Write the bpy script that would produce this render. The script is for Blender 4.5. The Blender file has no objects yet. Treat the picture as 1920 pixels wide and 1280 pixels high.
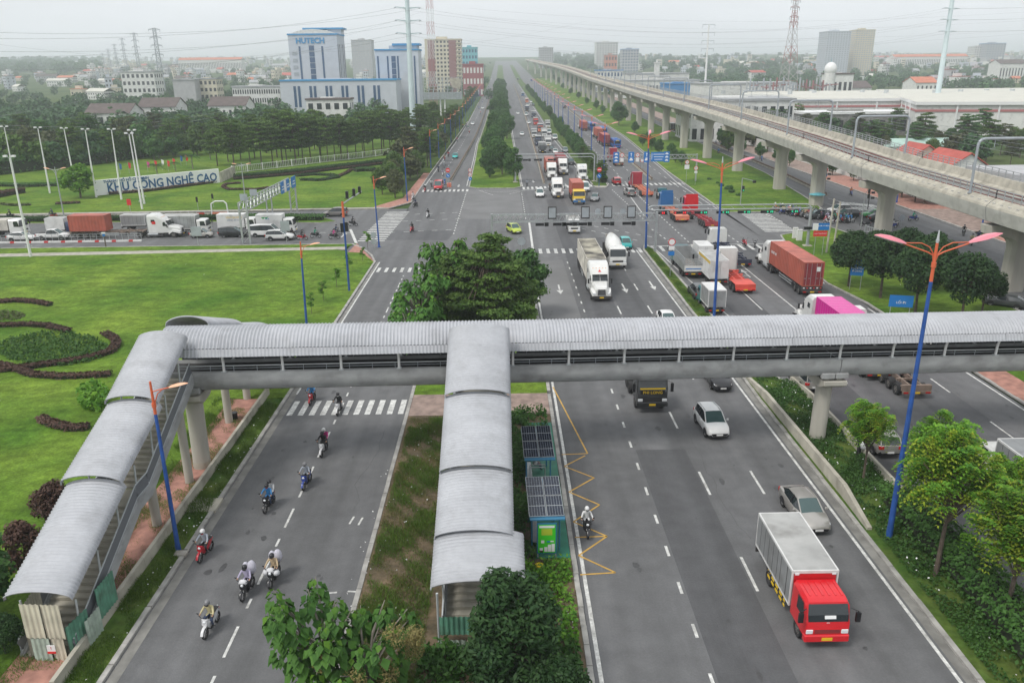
import bpy, bmesh, math, random
import numpy as np
from mathutils import Vector, Matrix
S = bpy.context.scene
C = S.collection
random.seed(7)
rnd = random.Random(11)
PI = math.pi
# camera
F, PITCH, CAMH, ROLL = 1493.0, math.radians(18.86), 26.0, .0105
YAW = math.atan2(15, F)
def _basis():
 cy, sy, cp, sp = math.cos(YAW), math.sin(YAW), math.cos(PITCH), math.sin(PITCH)
 r = Vector((cy, -sy, 0)); fw = Vector((sy*cp, cy*cp, -sp)); u = Vector((sy*sp, cy*sp, cp))
 c, s = math.cos(ROLL), math.sin(ROLL)
 return r*c-u*s, u*c+r*s, fw
_R, _U, _FW = _basis()
cam = bpy.data.cameras.new('camera'); co = bpy.data.objects.new('camera', cam); C.objects.link(co)
co.matrix_world = Matrix(((_R.x, _U.x, -_FW.x, 0), (_R.y, _U.y, -_FW.y, 0), (_R.z, _U.z, -_FW.z, CAMH), (0, 0, 0, 1)))
cam.sensor_width = 36; cam.lens = F/1920*36; cam.clip_start = .5; cam.clip_end = 12000
S.camera = co
# light: bright overcast, high hazy sun
SUN_EL, SUN_AZ = math.radians(54), math.radians(232)     # direction to the sun: azimuth clockwise from +Y
w = bpy.data.worlds.new('World'); S.world = w; w.use_nodes = True
nt = w.node_tree; nt.nodes.clear()
sky = nt.nodes.new('ShaderNodeTexSky'); sky.sky_type = 'NISHITA'; sky.sun_disc = False
sky.sun_elevation = SUN_EL; sky.sun_rotation = SUN_AZ
sky.air_density = 1.0; sky.dust_density = 4.0; sky.ozone_density = 1.0
hs = nt.nodes.new('ShaderNodeHueSaturation'); hs.inputs['Saturation'].default_value = .16
mixg = nt.nodes.new('ShaderNodeMix'); mixg.data_type = 'RGBA'; mixg.inputs[0].default_value = .80
mixg.inputs[7].default_value = (8.9, 9.25, 9.6, 1)       # the even grey cloud deck
bg = nt.nodes.new('ShaderNodeBackground'); bg.inputs['Strength'].default_value = .083
wo = nt.nodes.new('ShaderNodeOutputWorld')
nt.links.new(sky.outputs[0], hs.inputs['Color']); nt.links.new(hs.outputs[0], mixg.inputs[6])
tc = nt.nodes.new('ShaderNodeTexCoord'); mp = nt.nodes.new('ShaderNodeMapping'); mp.inputs['Scale'].default_value = (1, 1, 5); cn = nt.nodes.new('ShaderNodeTexNoise'); cn.inputs['Scale'].default_value = 2.2; cn.inputs['Detail'].default_value = 5
cr = nt.nodes.new('ShaderNodeMapRange'); cr.inputs[1].default_value = .3; cr.inputs[2].default_value = .7; cr.inputs[3].default_value = .93; cr.inputs[4].default_value = 1.09; cv = nt.nodes.new('ShaderNodeVectorMath'); cv.operation = 'SCALE'
nt.links.new(tc.outputs['Generated'], mp.inputs['Vector']); nt.links.new(mp.outputs[0], cn.inputs['Vector']); nt.links.new(cn.outputs['Fac'], cr.inputs[0]); nt.links.new(cr.outputs[0], cv.inputs['Scale']); nt.links.new(mixg.outputs[2], cv.inputs[0])
nt.links.new(cv.outputs[0], bg.inputs['Color']); nt.links.new(bg.outputs[0], wo.inputs[0])
sl = bpy.data.lights.new('sun', 'SUN'); sl.energy = 1.5; sl.angle = math.radians(16); sl.color = (1, .96, .9)
so = bpy.data.objects.new('sun', sl); C.objects.link(so)
_d = Vector((math.sin(SUN_AZ)*math.cos(SUN_EL), math.cos(SUN_AZ)*math.cos(SUN_EL), math.sin(SUN_EL)))
so.rotation_euler = _d.to_track_quat('Z', 'Y').to_euler(); so.location = (-60, -60, 120)
S.view_settings.view_transform = 'Standard'; S.view_settings.look = 'None'
S.view_settings.exposure = 0.5; S.view_settings.gamma = 1.0; S.view_settings.use_curve_mapping = False
S.render.engine = 'CYCLES'
S.cycles.use_denoising = True
S.cycles.max_bounces = 6; S.cycles.diffuse_bounces = 2; S.cycles.glossy_bounces = 2
S.cycles.transmission_bounces = 3; S.cycles.transparent_max_bounces = 8; S.cycles.volume_bounces = 1
S.cycles.use_adaptive_sampling = True; S.cycles.adaptive_threshold = .015
S.cycles.caustics_reflective = False; S.cycles.caustics_refractive = False
# terrain profile and ground points
def TZ(y):
 if y < 330: return 0.
 if y < 1100: return .013*(y-330)
 return 10.01+.028*(y-1100)
def ray(px, py):
 return _FW+_R*((px-960)/F)-_U*((py-640)/F)
def G(px, py, z=0):
 d = ray(px, py)
 if z == 0 and py < 275:
  y = 150.
  while y < 3300:
   if CAMH+d.z*y/d.y <= TZ(y): break
   y += .5 if y < 600 else 3
  return Vector((d.x*y/d.y, y, TZ(y)))
 t = (z-CAMH)/d.z
 return Vector((d.x*t, d.y*t, z))
def AT(px, py, Y):
 d = ray(px, py); return Vector((d.x*Y/d.y, Y, CAMH+d.z*Y/d.y))
def HT(b, ty, tx=None):
 d = ray(tx if tx else P2(b)[0], ty); return CAMH+d.z*math.hypot(b.x, b.y)/math.hypot(d.x, d.y)-b.z
def P2(v):
 q = Vector(v)-Vector((0, 0, CAMH)); c = q.dot(_FW); return 960+F*q.dot(_R)/c, 640-F*q.dot(_U)/c
# materials
M = {}
def mat(name, col, rough=.7, metal=0., var=0., scale=3., bump=0., bscale=None, col2=None, stretch=None, spec=.5, alpha=None, trans=0., detail=4., coat=0., dirt=0., fine=()):
 m = bpy.data.materials.new(name); m.use_nodes = True; n = m.node_tree; b = n.nodes['Principled BSDF']
 col = tuple(col)+(1,) if len(col) == 3 else col
 b.inputs['Base Color'].default_value = col; b.inputs['Roughness'].default_value = rough; b.inputs['Metallic'].default_value = metal
 b.inputs['Specular IOR Level'].default_value = spec
 if coat: b.inputs['Coat Weight'].default_value = coat; b.inputs['Coat Roughness'].default_value = .08
 if trans: b.inputs['Transmission Weight'].default_value = trans
 def noise(sc, det, seed=0., st=None):
  g = n.nodes.new('ShaderNodeNewGeometry'); mp = n.nodes.new('ShaderNodeMapping'); mp.inputs['Location'].default_value = (seed, seed*1.7, 0)
  if st: mp.inputs['Scale'].default_value = st
  t = n.nodes.new('ShaderNodeTexNoise'); t.inputs['Scale'].default_value = sc; t.inputs['Detail'].default_value = det
  n.links.new(g.outputs['Position'], mp.inputs['Vector']); n.links.new(mp.outputs[0], t.inputs['Vector']); return t.outputs['Fac']
 cur = None
 if var or col2:
  fac = noise(scale, detail, 0., stretch)
  rp = n.nodes.new('ShaderNodeMapRange'); rp.inputs[1].default_value = .33; rp.inputs[2].default_value = .67
  n.links.new(fac, rp.inputs[0])
  mx = n.nodes.new('ShaderNodeMix'); mx.data_type = 'RGBA'
  c2 = (tuple(col2)+(1,)) if col2 else tuple(c*(1+var) for c in col[:3])+(1,)
  c1 = col if col2 else tuple(c*(1-var) for c in col[:3])+(1,)
  mx.inputs[6].default_value = c1; mx.inputs[7].default_value = c2
  n.links.new(rp.outputs[0], mx.inputs[0]); cur = mx.outputs[2]
 if dirt:
  fac = noise(.9, 6., 31.)
  rp = n.nodes.new('ShaderNodeMapRange'); rp.inputs[1].default_value = .52; rp.inputs[2].default_value = .72; rp.inputs[4].default_value = dirt
  n.links.new(fac, rp.inputs[0])
  mx = n.nodes.new('ShaderNodeMix'); mx.data_type = 'RGBA'
  if cur is not None: n.links.new(cur, mx.inputs[6])
  else: mx.inputs[6].default_value = col
  mx.inputs[7].default_value = (.07, .06, .045, 1)
  n.links.new(rp.outputs[0], mx.inputs[0]); cur = mx.outputs[2]
 for fs, fa, fst in fine:
  rp = n.nodes.new('ShaderNodeMapRange'); rp.inputs[1].default_value = .3; rp.inputs[2].default_value = .7; rp.inputs[3].default_value = 1-fa; rp.inputs[4].default_value = 1+fa
  n.links.new(noise(fs, 5., 11.+fs, fst), rp.inputs[0]); vm = n.nodes.new('ShaderNodeVectorMath'); vm.operation = 'SCALE'
  if cur is not None: n.links.new(cur, vm.inputs[0])
  else: vm.inputs[0].default_value = col[:3]
  n.links.new(rp.outputs[0], vm.inputs['Scale']); cur = vm.outputs[0]
 if cur is not None: n.links.new(cur, b.inputs['Base Color'])
 if bump:
  fac = noise(bscale or scale*4, 5., 5.)
  bp = n.nodes.new('ShaderNodeBump'); bp.inputs['Strength'].default_value = bump; bp.inputs['Distance'].default_value = .05
  n.links.new(fac, bp.inputs['Height']); n.links.new(bp.outputs[0], b.inputs['Normal'])
 M[name] = m; return m
def leafmat(name, c1, c2, trans=.3):
 m = bpy.data.materials.new(name); m.use_nodes = True; n = m.node_tree; n.nodes.clear()
 g = n.nodes.new('ShaderNodeNewGeometry'); ob = n.nodes.new('ShaderNodeObjectInfo')
 t = n.nodes.new('ShaderNodeTexNoise'); t.inputs['Scale'].default_value = .55; t.inputs['Detail'].default_value = 2
 n.links.new(g.outputs['Position'], t.inputs['Vector'])
 a = n.nodes.new('ShaderNodeMath'); a.operation = 'MULTIPLY_ADD'; a.inputs[1].default_value = .55; n.links.new(g.outputs['Random Per Island'], a.inputs[0])
 b = n.nodes.new('ShaderNodeMapRange'); b.inputs[1].default_value = .3; b.inputs[2].default_value = .7; b.inputs[4].default_value = .45; n.links.new(t.outputs['Fac'], b.inputs[0])
 n.links.new(b.outputs[0], a.inputs[2])
 mx = n.nodes.new('ShaderNodeMix'); mx.data_type = 'RGBA'; mx.inputs[6].default_value = tuple(c1)+(1,); mx.inputs[7].default_value = tuple(c2)+(1,)
 n.links.new(a.outputs[0], mx.inputs[0])
 hv = n.nodes.new('ShaderNodeHueSaturation'); r = n.nodes.new('ShaderNodeMapRange'); r.inputs[3].default_value = .8; r.inputs[4].default_value = 1.2
 n.links.new(ob.outputs['Random'], r.inputs[0]); n.links.new(r.outputs[0], hv.inputs['Value']); n.links.new(mx.outputs[2], hv.inputs['Color'])
 d = n.nodes.new('ShaderNodeBsdfPrincipled'); d.inputs['Roughness'].default_value = .6; d.inputs['Specular IOR Level'].default_value = .25
 tr = n.nodes.new('ShaderNodeBsdfTranslucent'); ms = n.nodes.new('ShaderNodeMixShader'); ms.inputs[0].default_value = trans
 o = n.nodes.new('ShaderNodeOutputMaterial')
 n.links.new(hv.outputs[0], d.inputs['Base Color']); n.links.new(hv.outputs[0], tr.inputs['Color'])
 n.links.new(d.outputs[0], ms.inputs[1]); n.links.new(tr.outputs[0], ms.inputs[2]); n.links.new(ms.outputs[0], o.inputs[0])
 M[name] = m
def emit(name, col, s):
 m = bpy.data.materials.new(name); m.use_nodes = True; b = m.node_tree.nodes['Principled BSDF']
 b.inputs['Base Color'].default_value = tuple(col)+(1,); b.inputs['Emission Color'].default_value = tuple(col)+(1,); b.inputs['Emission Strength'].default_value = s; M[name] = m
mat('asphalt', (.118, .119, .122), .85, var=.16, scale=.22, stretch=(1, .12, 1), bump=.25, bscale=14, fine=((.8, .15, (1, .03, 1)), (.9, .12, None), (9, .08, None)))
mat('asphalt_dark', (.084, .085, .089), .85, var=.16, scale=.25, stretch=(1, .1, 1), bump=.25, bscale=14, fine=((.8, .15, (1, .03, 1)), (.9, .12, None), (9, .08, None)))
mat('asphalt_pale', (.155, .155, .156), .88, var=.12, scale=.2, bump=.2, bscale=12)
mat('paint_white', (.56, .56, .54), .7, var=.22, scale=2.2, dirt=.45, fine=((7, .22, None),))
mat('paint_yellow', (.50, .30, .06), .7, var=.2, scale=2)
mat('grass', (.058, .128, .014), .95, col2=(.138, .210, .028), scale=.10, bump=.9, bscale=2.6, detail=8, spec=.1, fine=((.35, .26, (1, 1.8, 1)), (1.6, .24, None), (7, .26, None)))
mat('grass_dry', (.10, .13, .03), .95, col2=(.17, .14, .07), scale=.35, bump=.9, bscale=3, detail=8, spec=.1)
mat('grass_verge', (.045, .10, .018), .95, col2=(.10, .135, .03), scale=.4, bump=.9, bscale=3, detail=8, spec=.1, fine=((3, .25, None),))
mat('land', (.04, .075, .022), .95, col2=(.085, .115, .035), scale=.02, bump=.6, bscale=.4, detail=8, spec=.1)
mat('earth', (.17, .125, .08), .95, col2=(.09, .075, .05), scale=.6, bump=.8, bscale=5, spec=.1, fine=((4, .25, None),))
mat('kerb', (.33, .32, .30), .85, var=.25, scale=1.2, bump=.3)
mat('concrete', (.33, .335, .335), .8, var=.18, scale=.6, bump=.15, bscale=8, stretch=(1, 1, 2.2), dirt=.35)
mat('concrete_warm', (.42, .395, .33), .85, var=.18, scale=.7, bump=.15, bscale=8, dirt=.4)
mat('concrete_pier', (.42, .40, .35), .8, var=.14, scale=.5, stretch=(1.6, 1.6, .25), bump=.12, bscale=8)
mat('concrete_dark', (.20, .195, .18), .9, var=.25, scale=1.0, bump=.2)
mat('brick_red', (.36, .18, .14), .9, var=.25, scale=1.5, bump=.3, bscale=12)
mat('paver', (.27, .20, .17), .9, var=.28, scale=1.2, bump=.3, bscale=8)
mat('paver_grey', (.36, .34, .29), .9, var=.2, scale=1.2)
mat('roof_metal', (.40, .41, .435), .55, 0, var=.06, scale=.35, spec=.35, dirt=.16, fine=((.9, .07, (.25, 1, 1)), (4, .05, None)))
mat('steel_grey', (.36, .39, .42), .5, .3, var=.1, scale=1)
mat('steel_pale', (.50, .53, .54), .5, .2, var=.08, scale=1)
mat('galv', (.42, .44, .45), .45, .5, var=.1, scale=2)
mat('mesh_dark', (.16, .17, .185), .6, .2)
mat('dark', (.02, .02, .022), .6)
mat('black', (.012, .012, .014), .4)
mat('rubber', (.025, .025, .026), .9)
mat('rim', (.38, .38, .39), .4, .6)
mat('rim_dull', (.16, .15, .14), .7, .2)
mat('chassis', (.045, .042, .042), .75, var=.3, scale=2)
mat('glass_dark', (.018, .024, .028), .08, spec=.8)
mat('glass_blue', (.02, .07, .16), .12, spec=.8)
mat('glass_green', (.05, .09, .09), .08, spec=.8)
mat('chrome', (.6, .6, .6), .18, 1.)
mat('lamp_glass', (.72, .74, .76), .12, spec=.8)
mat('tail_red', (.45, .012, .012), .25)
mat('amber', (.75, .28, .02), .3)
mat('plate_white', (.75, .75, .73), .5)
mat('plate_yellow', (.75, .50, .02), .5)
mat('white_wall', (.66, .66, .64), .8, var=.06, scale=.3, dirt=.25)
mat('white_paint', (.74, .74, .73), .4, var=.04, scale=1)
mat('blue_pole', (.02, .08, .30), .5, var=.2, scale=2)
mat('orange_pole', (.62, .13, .055), .4)
mat('lamp_pink', (.80, .27, .33), .45)
mat('lamp_orange', (.80, .42, .26), .4)
mat('sign_blue', (.012, .17, .50), .4)
mat('sign_red', (.62, .03, .03), .4)
mat('sign_white', (.75, .75, .75), .45)
mat('letter_blue', (.015, .105, .26), .5)
mat('letter_white', (.8, .8, .8), .5)
mat('bark', (.11, .085, .065), .95, var=.3, scale=3, bump=.5, bscale=12)
mat('bark_pale', (.2, .18, .15), .95, var=.25, scale=3, bump=.5, bscale=12)
mat('hedge_brown', (.10, .062, .05), .95, var=.35, scale=2.5)
mat('monopole', (.58, .68, .70), .5, .1, var=.05, scale=.5)
mat('wire', (.30, .31, .32), .6)
leafmat('leaf_mid', (.030, .095, .026), (.105, .215, .052))
leafmat('leaf_dark', (.014, .046, .016), (.055, .115, .032))
leafmat('leaf_layer', (.035, .088, .018), (.14, .225, .046))
leafmat('leaf_bright', (.035, .13, .016), (.19, .37, .035))
leafmat('leaf_yellow', (.09, .19, .016), (.36, .42, .04))
leafmat('leaf_teak', (.035, .12, .02), (.13, .29, .05))
leafmat('leaf_flower', (.20, .17, .05), (.36, .31, .13))
leafmat('leaf_far', (.026, .082, .032), (.085, .165, .06), .2)
leafmat('leaf_olive', (.045, .06, .022), (.115, .13, .05), .2)
leafmat('grass_tuft', (.05, .12, .012), (.16, .26, .04), .3)
leafmat('grass_tuft_dry', (.10, .12, .03), (.22, .19, .08), .3)
ORD = 'first second third fourth fifth sixth seventh eighth ninth tenth eleventh twelfth thirteenth fourteenth fifteenth sixteenth seventeenth eighteenth nineteenth twentieth'.split()
def nth(k, yes, no): return yes % ORD[k] if k < 20 else no
# mesh builder and object helpers
class MB:
 def __init__(s): s.v = []; s.f = []; s.m = []
 def add(s, vs, fs, m):
  o = len(s.v); s.v.extend([tuple(p) for p in vs]); s.f.extend([tuple(i+o for i in f) for f in fs]); s.m.extend([m]*len(fs)); return s
 def poly(s, pts, m): return s.add(pts, [tuple(range(len(pts)))], m)
 def box(s, x0, y0, z0, x1, y1, z1, m):
  if x0 > x1: x0, x1 = x1, x0
  if y0 > y1: y0, y1 = y1, y0
  return s.hexa([(x0, y0, z0), (x1, y0, z0), (x1, y1, z0), (x0, y1, z0), (x0, y0, z1), (x1, y0, z1), (x1, y1, z1), (x0, y1, z1)], m)
 def hexa(s, p, m):
  return s.add(p, [(3, 2, 1, 0), (4, 5, 6, 7), (0, 1, 5, 4), (1, 2, 6, 5), (2, 3, 7, 6), (3, 0, 4, 7)], m)
 def cyl(s, p0, p1, r0, r1=None, n=8, m='dark', caps=True):
  r1 = r0 if r1 is None else r1
  p0, p1 = Vector(p0), Vector(p1); d = (p1-p0)
  if d.length < 1e-6: return s
  d.normalize(); a = Vector((0, 0, 1)) if abs(d.z) < .9 else Vector((1, 0, 0))
  u = d.cross(a).normalized(); v = d.cross(u)
  vs = []
  for p, r in ((p0, r0), (p1, r1)):
   for k in range(n):
    t = 2*PI*k/n; vs.append(p+u*(r*math.cos(t))+v*(r*math.sin(t)))
  fs = [(k, (k+1) % n, n+(k+1) % n, n+k) for k in range(n)]
  if caps: fs += [tuple(range(n-1, -1, -1)), tuple(range(n, 2*n))]
  return s.add(vs, [f[::-1] for f in fs], m)
 def tube(s, pts, r, n=6, m='dark'):
  rs = r if isinstance(r, (list, tuple)) else [r]*len(pts)
  for i in range(len(pts)-1): s.cyl(pts[i], pts[i+1], rs[i], rs[i+1], n, m, True)
  return s
 def bar(s, p0, p1, w, h, m):
  p0, p1 = Vector(p0), Vector(p1); d = (p1-p0).normalized(); a = Vector((0, 0, 1)) if abs(d.z) < .95 else Vector((0, 1, 0))
  u = d.cross(a).normalized()*(w/2); v = u.cross(d).normalized()*(h/2)
  q = [p+a_*u+b_*v for p in (p0, p1) for a_, b_ in ((-1, -1), (1, -1), (1, 1), (-1, 1))]
  return s.hexa(q, m)
 def prism(s, pts, z0, z1, m, top=None, bottom=False):
  pts = ccw(pts); n = len(pts)
  z0f = z0 if callable(z0) else (lambda x, y: z0); z1f = z1 if callable(z1) else (lambda x, y: z1)
  vs = [(p[0], p[1], z0f(p[0], p[1])) for p in pts]+[(p[0], p[1], z1f(p[0], p[1])) for p in pts]
  s.add(vs, [(i, (i+1) % n, n+(i+1) % n, n+i) for i in range(n)], m)
  s.add(vs[n:], [tuple(range(n))], top or m)
  if bottom: s.add(vs[:n][::-1], [tuple(range(n))], m)
  return s
 def loft(s, rings, m, closed=True, caps=True):
  n = len(rings[0]); vs = [p for r in rings for p in r]; fs = []; ms = []
  for i in range(len(rings)-1):
   for k in range(n if closed else n-1):
    k2 = (k+1) % n; fs.append((i*n+k, i*n+k2, (i+1)*n+k2, (i+1)*n+k)); ms.append(m(i, k) if callable(m) else m)
  if caps and closed:
   fs.append(tuple(range(n-1, -1, -1))); fs.append(tuple((len(rings)-1)*n+k for k in range(n))); ms += [m(0, -1) if callable(m) else m, m(len(rings)-2, -1) if callable(m) else m]
  o = len(s.v); s.v.extend([tuple(p) for p in vs]); s.f.extend([tuple(i+o for i in f) for f in fs]); s.m.extend(ms); return s
 def extr(s, prof, x0, x1, m):
  n = len(prof); vs = [(x0, y, z) for y, z in prof]+[(x1, y, z) for y, z in prof]
  return s.add(vs, [(i, (i+1) % n, n+(i+1) % n, n+i) for i in range(n)]+[tuple(range(n-1, -1, -1)), tuple(range(n, 2*n))], m)
 def ball(s, c, r, m, nu=8, nv=5, sq=(1, 1, 1)):
  rings = []
  for j in range(nv+1):
   t = PI*j/nv; rings.append([(c[0]+sq[0]*r*max(math.sin(t), .02)*math.cos(2*PI*k/nu), c[1]+sq[1]*r*max(math.sin(t), .02)*math.sin(2*PI*k/nu), c[2]-sq[2]*r*math.cos(t)) for k in range(nu)])
  return s.loft(rings, m)
 def mesh(s, name, smooth=0, bevel=0., seg=1, fix=True):
  me = bpy.data.meshes.new(name); me.from_pydata(s.v, [], s.f)
  names = list(dict.fromkeys(s.m)); ix = {k: i for i, k in enumerate(names)}
  for k in names: me.materials.append(M[k])
  me.polygons.foreach_set('material_index', [ix[k] for k in s.m])
  if fix or bevel:
   bm = bmesh.new(); bm.from_mesh(me)
   if bevel:
    bmesh.ops.remove_doubles(bm, verts=bm.verts, dist=1e-4)
    es = [e for e in bm.edges if len(e.link_faces) == 2 and e.calc_face_angle(0) > .6]
    bmesh.ops.bevel(bm, geom=es, offset=bevel, segments=seg, affect='EDGES', clamp_overlap=True)
   bmesh.ops.recalc_face_normals(bm, faces=bm.faces); bm.to_mesh(me); bm.free()
  if smooth: me.polygons.foreach_set('use_smooth', [True]*len(me.polygons)); me.set_sharp_from_angle(angle=smooth)
  me.update(); return me
 def build(s, name, parent=None, loc=None, rz=0, smooth=0, bevel=0., seg=1, fix=True, **tg):
  o = bpy.data.objects.new(name, s.mesh(name, smooth, bevel, seg, fix)); C.objects.link(o)
  if parent is not None: o.parent = parent
  if loc is not None: o.location = loc
  if rz: o.rotation_euler = (0, 0, rz)
  if tg: tag(o, **tg)
  return o
def ccw(pts):
 a = sum(pts[i][0]*pts[(i+1) % len(pts)][1]-pts[(i+1) % len(pts)][0]*pts[i][1] for i in range(len(pts)))
 return list(pts) if a > 0 else list(pts)[::-1]
def tag(o, label=None, cat=None, group=None, kind=None):
 if label: o['label'] = label
 if cat: o['category'] = cat
 if group: o['group'] = group
 if kind: o['kind'] = kind
 return o
def obj(name, me, parent=None, loc=None, rz=0, **tg):
 o = bpy.data.objects.new(name, me); C.objects.link(o)
 if parent is not None: o.parent = parent
 if loc is not None: o.location = loc
 if rz: o.rotation_euler = (0, 0, rz)
 if tg: tag(o, **tg)
 return o
def empty(name, loc=(0, 0, 0), rz=0, label=None, cat=None, group=None):
 o = bpy.data.objects.new(name, None); C.objects.link(o); o.location = loc; o.rotation_euler = (0, 0, rz); o.empty_display_size = .3
 return tag(o, label, cat, group)
def copy_tree(o, parent=None):
 c = o.copy(); C.objects.link(c)
 if parent is not None: c.parent = parent
 for ch in KIDS.get(o.name, None) or list(o.children): copy_tree(ch, c)
 return c
KIDS = {}
def freeze(o):
 KIDS[o.name] = list(o.children)
 for ch in KIDS[o.name]: freeze(ch)
def paint(o, repl):
 def go(x):
  if x.type == 'MESH':
   for i, sl_ in enumerate(x.material_slots):
    k = x.data.materials[i].name
    if k in repl: sl_.link = 'OBJECT'; sl_.material = M[repl[k]]
    elif sl_.link == 'OBJECT': sl_.link = 'DATA'
  for ch in KIDS.get(x.name, None) or x.children: go(ch)
 go(o)
def text(name, s, size, mname, parent=None, mw=None, extrude=.01, align='CENTER', bold=0, **tg):
 c = bpy.data.curves.new(name, 'FONT'); c.body = s; c.size = size; c.extrude = extrude; c.align_x = align; c.align_y = 'CENTER'; c.resolution_u = 2; c.offset = bold
 t = bpy.data.objects.new('t', c); me = bpy.data.meshes.new_from_object(t); me.name = name; bpy.data.objects.remove(t); bpy.data.curves.remove(c)
 me.materials.clear(); me.materials.append(M[mname]); o = bpy.data.objects.new(name, me); C.objects.link(o)
 if parent is not None: o.parent = parent
 if mw is not None: o.matrix_local = mw
 if tg: tag(o, **tg)
 return o
def face_mat(loc, nrm=(0, -1, 0)):
 n = Vector(nrm).normalized(); up = Vector((0, 0, 1)); x = up.cross(n).normalized()
 return Matrix(((x.x, up.x, n.x, loc[0]), (x.y, up.y, n.y, loc[1]), (x.z, up.z, n.z, loc[2]), (0, 0, 0, 1)))
# the ground, roads, islands, kerbs, markings
YS = [-80, 0, 60, 120, 200, 260, 330]+list(range(370, 1100, 40))+list(range(1100, 2600, 60))+[2700, 2900, 3200, 3600, 4200, 5200]
def TZc(y): return TZ(min(y, 3300))
XS = [-4200, -1500, -400, 0, 400, 1500, 4200]
g = MB(); vs = [(x, y, TZc(y)-.16) for y in YS for x in XS]; nx = len(XS)
g.add(vs, [(j*nx+i, j*nx+i+1, (j+1)*nx+i+1, (j+1)*nx+i) for j in range(len(YS)-1) for i in range(nx-1)], 'land')
g.build('ground', fix=False, kind='structure')
def lerp(tab, y):
 if y <= tab[0][0]: return tab[0][1]
 for (a, b), (c, d) in zip(tab, tab[1:]):
  if y <= c: return b+(d-b)*(y-a)/(c-a)
 return tab[-1][1]
def ysam(y0, y1, step=None):
 out = [y0]
 for y in YS+[150, 170, 190, 210, 230, 245, 280, 300, 315, 345]:
  if y0+1 < y < y1-1: out.append(y)
 return sorted(set(out))+[y1]
def strip(name, xl, xr, y0, y1, dz, m, build=True, mb=None, **tg):
 fl = (lambda y: lerp(xl, y)) if isinstance(xl, list) else (lambda y: xl)
 fr = (lambda y: lerp(xr, y)) if isinstance(xr, list) else (lambda y: xr)
 ys = ysam(y0, y1); mb_ = mb or MB()
 for a, b in zip(ys, ys[1:]):
  mb_.add([(fl(a), a, TZc(a)+dz), (fr(a), a, TZc(a)+dz), (fr(b), b, TZc(b)+dz), (fl(b), b, TZc(b)+dz)], [(0, 1, 2, 3)], m)
 if mb is None: return mb_.build(name, fix=False, **(tg or dict(kind='structure')))
def sheet(name, pts, z, m, skirt=.16):
 return MB().prism([(p[0], p[1]) for p in pts], z-skirt, z, m).build(name, fix=False, kind='structure')
GP = lambda *pp: [tuple(G(x, y)[:2]) for x, y in pp]
strip('road', -18.6, 41.6, -60, 125, 0, 'asphalt')
strip('road', [(125, -18.6), (200, -19.0), (420, -16.8), (1100, -15), (2400, -15)], [(125, 41.6), (215, 43.6), (330, 49.5), (520, 49), (2400, 46)], 125, 2500, 0, 'asphalt')
sheet('road', [(-420, 124.6), (-18.6, 125.6), (-18.6, 158.5), (-70, 155.6), (-420, 146)], 0, 'asphalt')
sheet('road', [(-24, 125.61), (-24, 119), (-18.61, 112), (-18.61, 125.6)], -.002, 'asphalt')
sheet('road', [(41.61, 96), (46, 92), (46, 125), (77, 125), (77, 150), (41.61, 150)], 0, 'asphalt')
strip('frontage_road', [(20, 59.5), (105, 56.5), (130, 57), (149.9, 60)], 77, 20, 124.99, -.001, 'asphalt')
strip('frontage_road', [(150.01, 61), (207, 68.0), (300, 72), (520, 74), (1200, 76)], [(150, 77), (1200, 92)], 150.01, 1200, -.001, 'asphalt')
for nm, xl, xr, y0, y1, m in [('asphalt_patch', 9.35, 12.9, -20, 51.6, 'asphalt_dark'), ('asphalt_patch', 9.2, 12.9, 66, 168, 'asphalt_dark'), ('asphalt_patch', 13.2, 16.4, 80, 128, 'asphalt_dark'),
                              ('asphalt_patch', 25.6, 29.5, 40, 96, 'asphalt_dark'), ('asphalt_patch', 34, 37.5, 50, 120, 'asphalt_dark'), ('asphalt_patch', -8.2, 3.9, 146, 184, 'asphalt_pale'),
                              ('asphalt_patch', 10.6, 15, 200, 330, 'asphalt_pale'), ('asphalt_patch', 4.4, 8.5, 66, 112, 'asphalt_pale')]:
 strip(nm, xl, xr, y0, y1, .004, m)
sheet('asphalt_patch', [(-20, 128), (-9, 127), (-8, 135), (-19, 136)], .004, 'asphalt_dark', .001)
sheet('lawn', [(-23.2, 15), (-23.0, 60), (-23.4, 118.5), (-25.4, 120.6), (-78, 118.3), (-260, 112), (-260, 10)], .10, 'grass')
sheet('lawn', [(-23.3, 62), (-18.5, 62), (-18.4, 112), (-21.2, 118), (-23.6, 118.6)], .095, 'grass')
sheet('path', [(-24.4, 120.75), (-24.4, 122.75), (-78, 120.6), (-260, 113.6), (-260, 112), (-78, 118.35)], .085, 'paver_grey')
sheet('lawn', [(-24.4, 122.8), (-23.2, 125.0), (-80, 124.7), (-260, 119.5), (-260, 113.7), (-78, 120.65)], .10, 'grass')
sheet('lawn', [(-26, 160.6), (-100, 157.9), (-330, 149), (-330, 330), (-40, 330), (-28, 215), (-21.2, 172)], .10, 'grass')
sheet('path', [(-22.6, 158.7), (-22.6, 160.3), (-100, 157.7), (-330, 148.8), (-330, 147.2), (-100, 156.0)], .09, 'paver_grey')
sheet('brick_sidewalk', [(-19.1, 166), (-22.5, 159.2), (-25.9, 160.5), (-21.3, 172), (-20.9, 215), (-19.1, 215)], .115, 'brick_red')
sheet('brick_sidewalk', [(-18.5, 112.3), (-23.2, 124.9), (-23.4, 118.6), (-21.3, 118.2), (-18.55, 111.9)], .12, 'brick_red')
strip('verge', [(172, -28), (330, -30), (800, -26)], [(172, -21.0), (216, -19.2), (420, -17.0), (1100, -15.2)], 216, 1200, .1, 'grass_verge')
strip('verge', -20.0, -18.55, 12, 61.9, .1, 'grass_verge')
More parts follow.
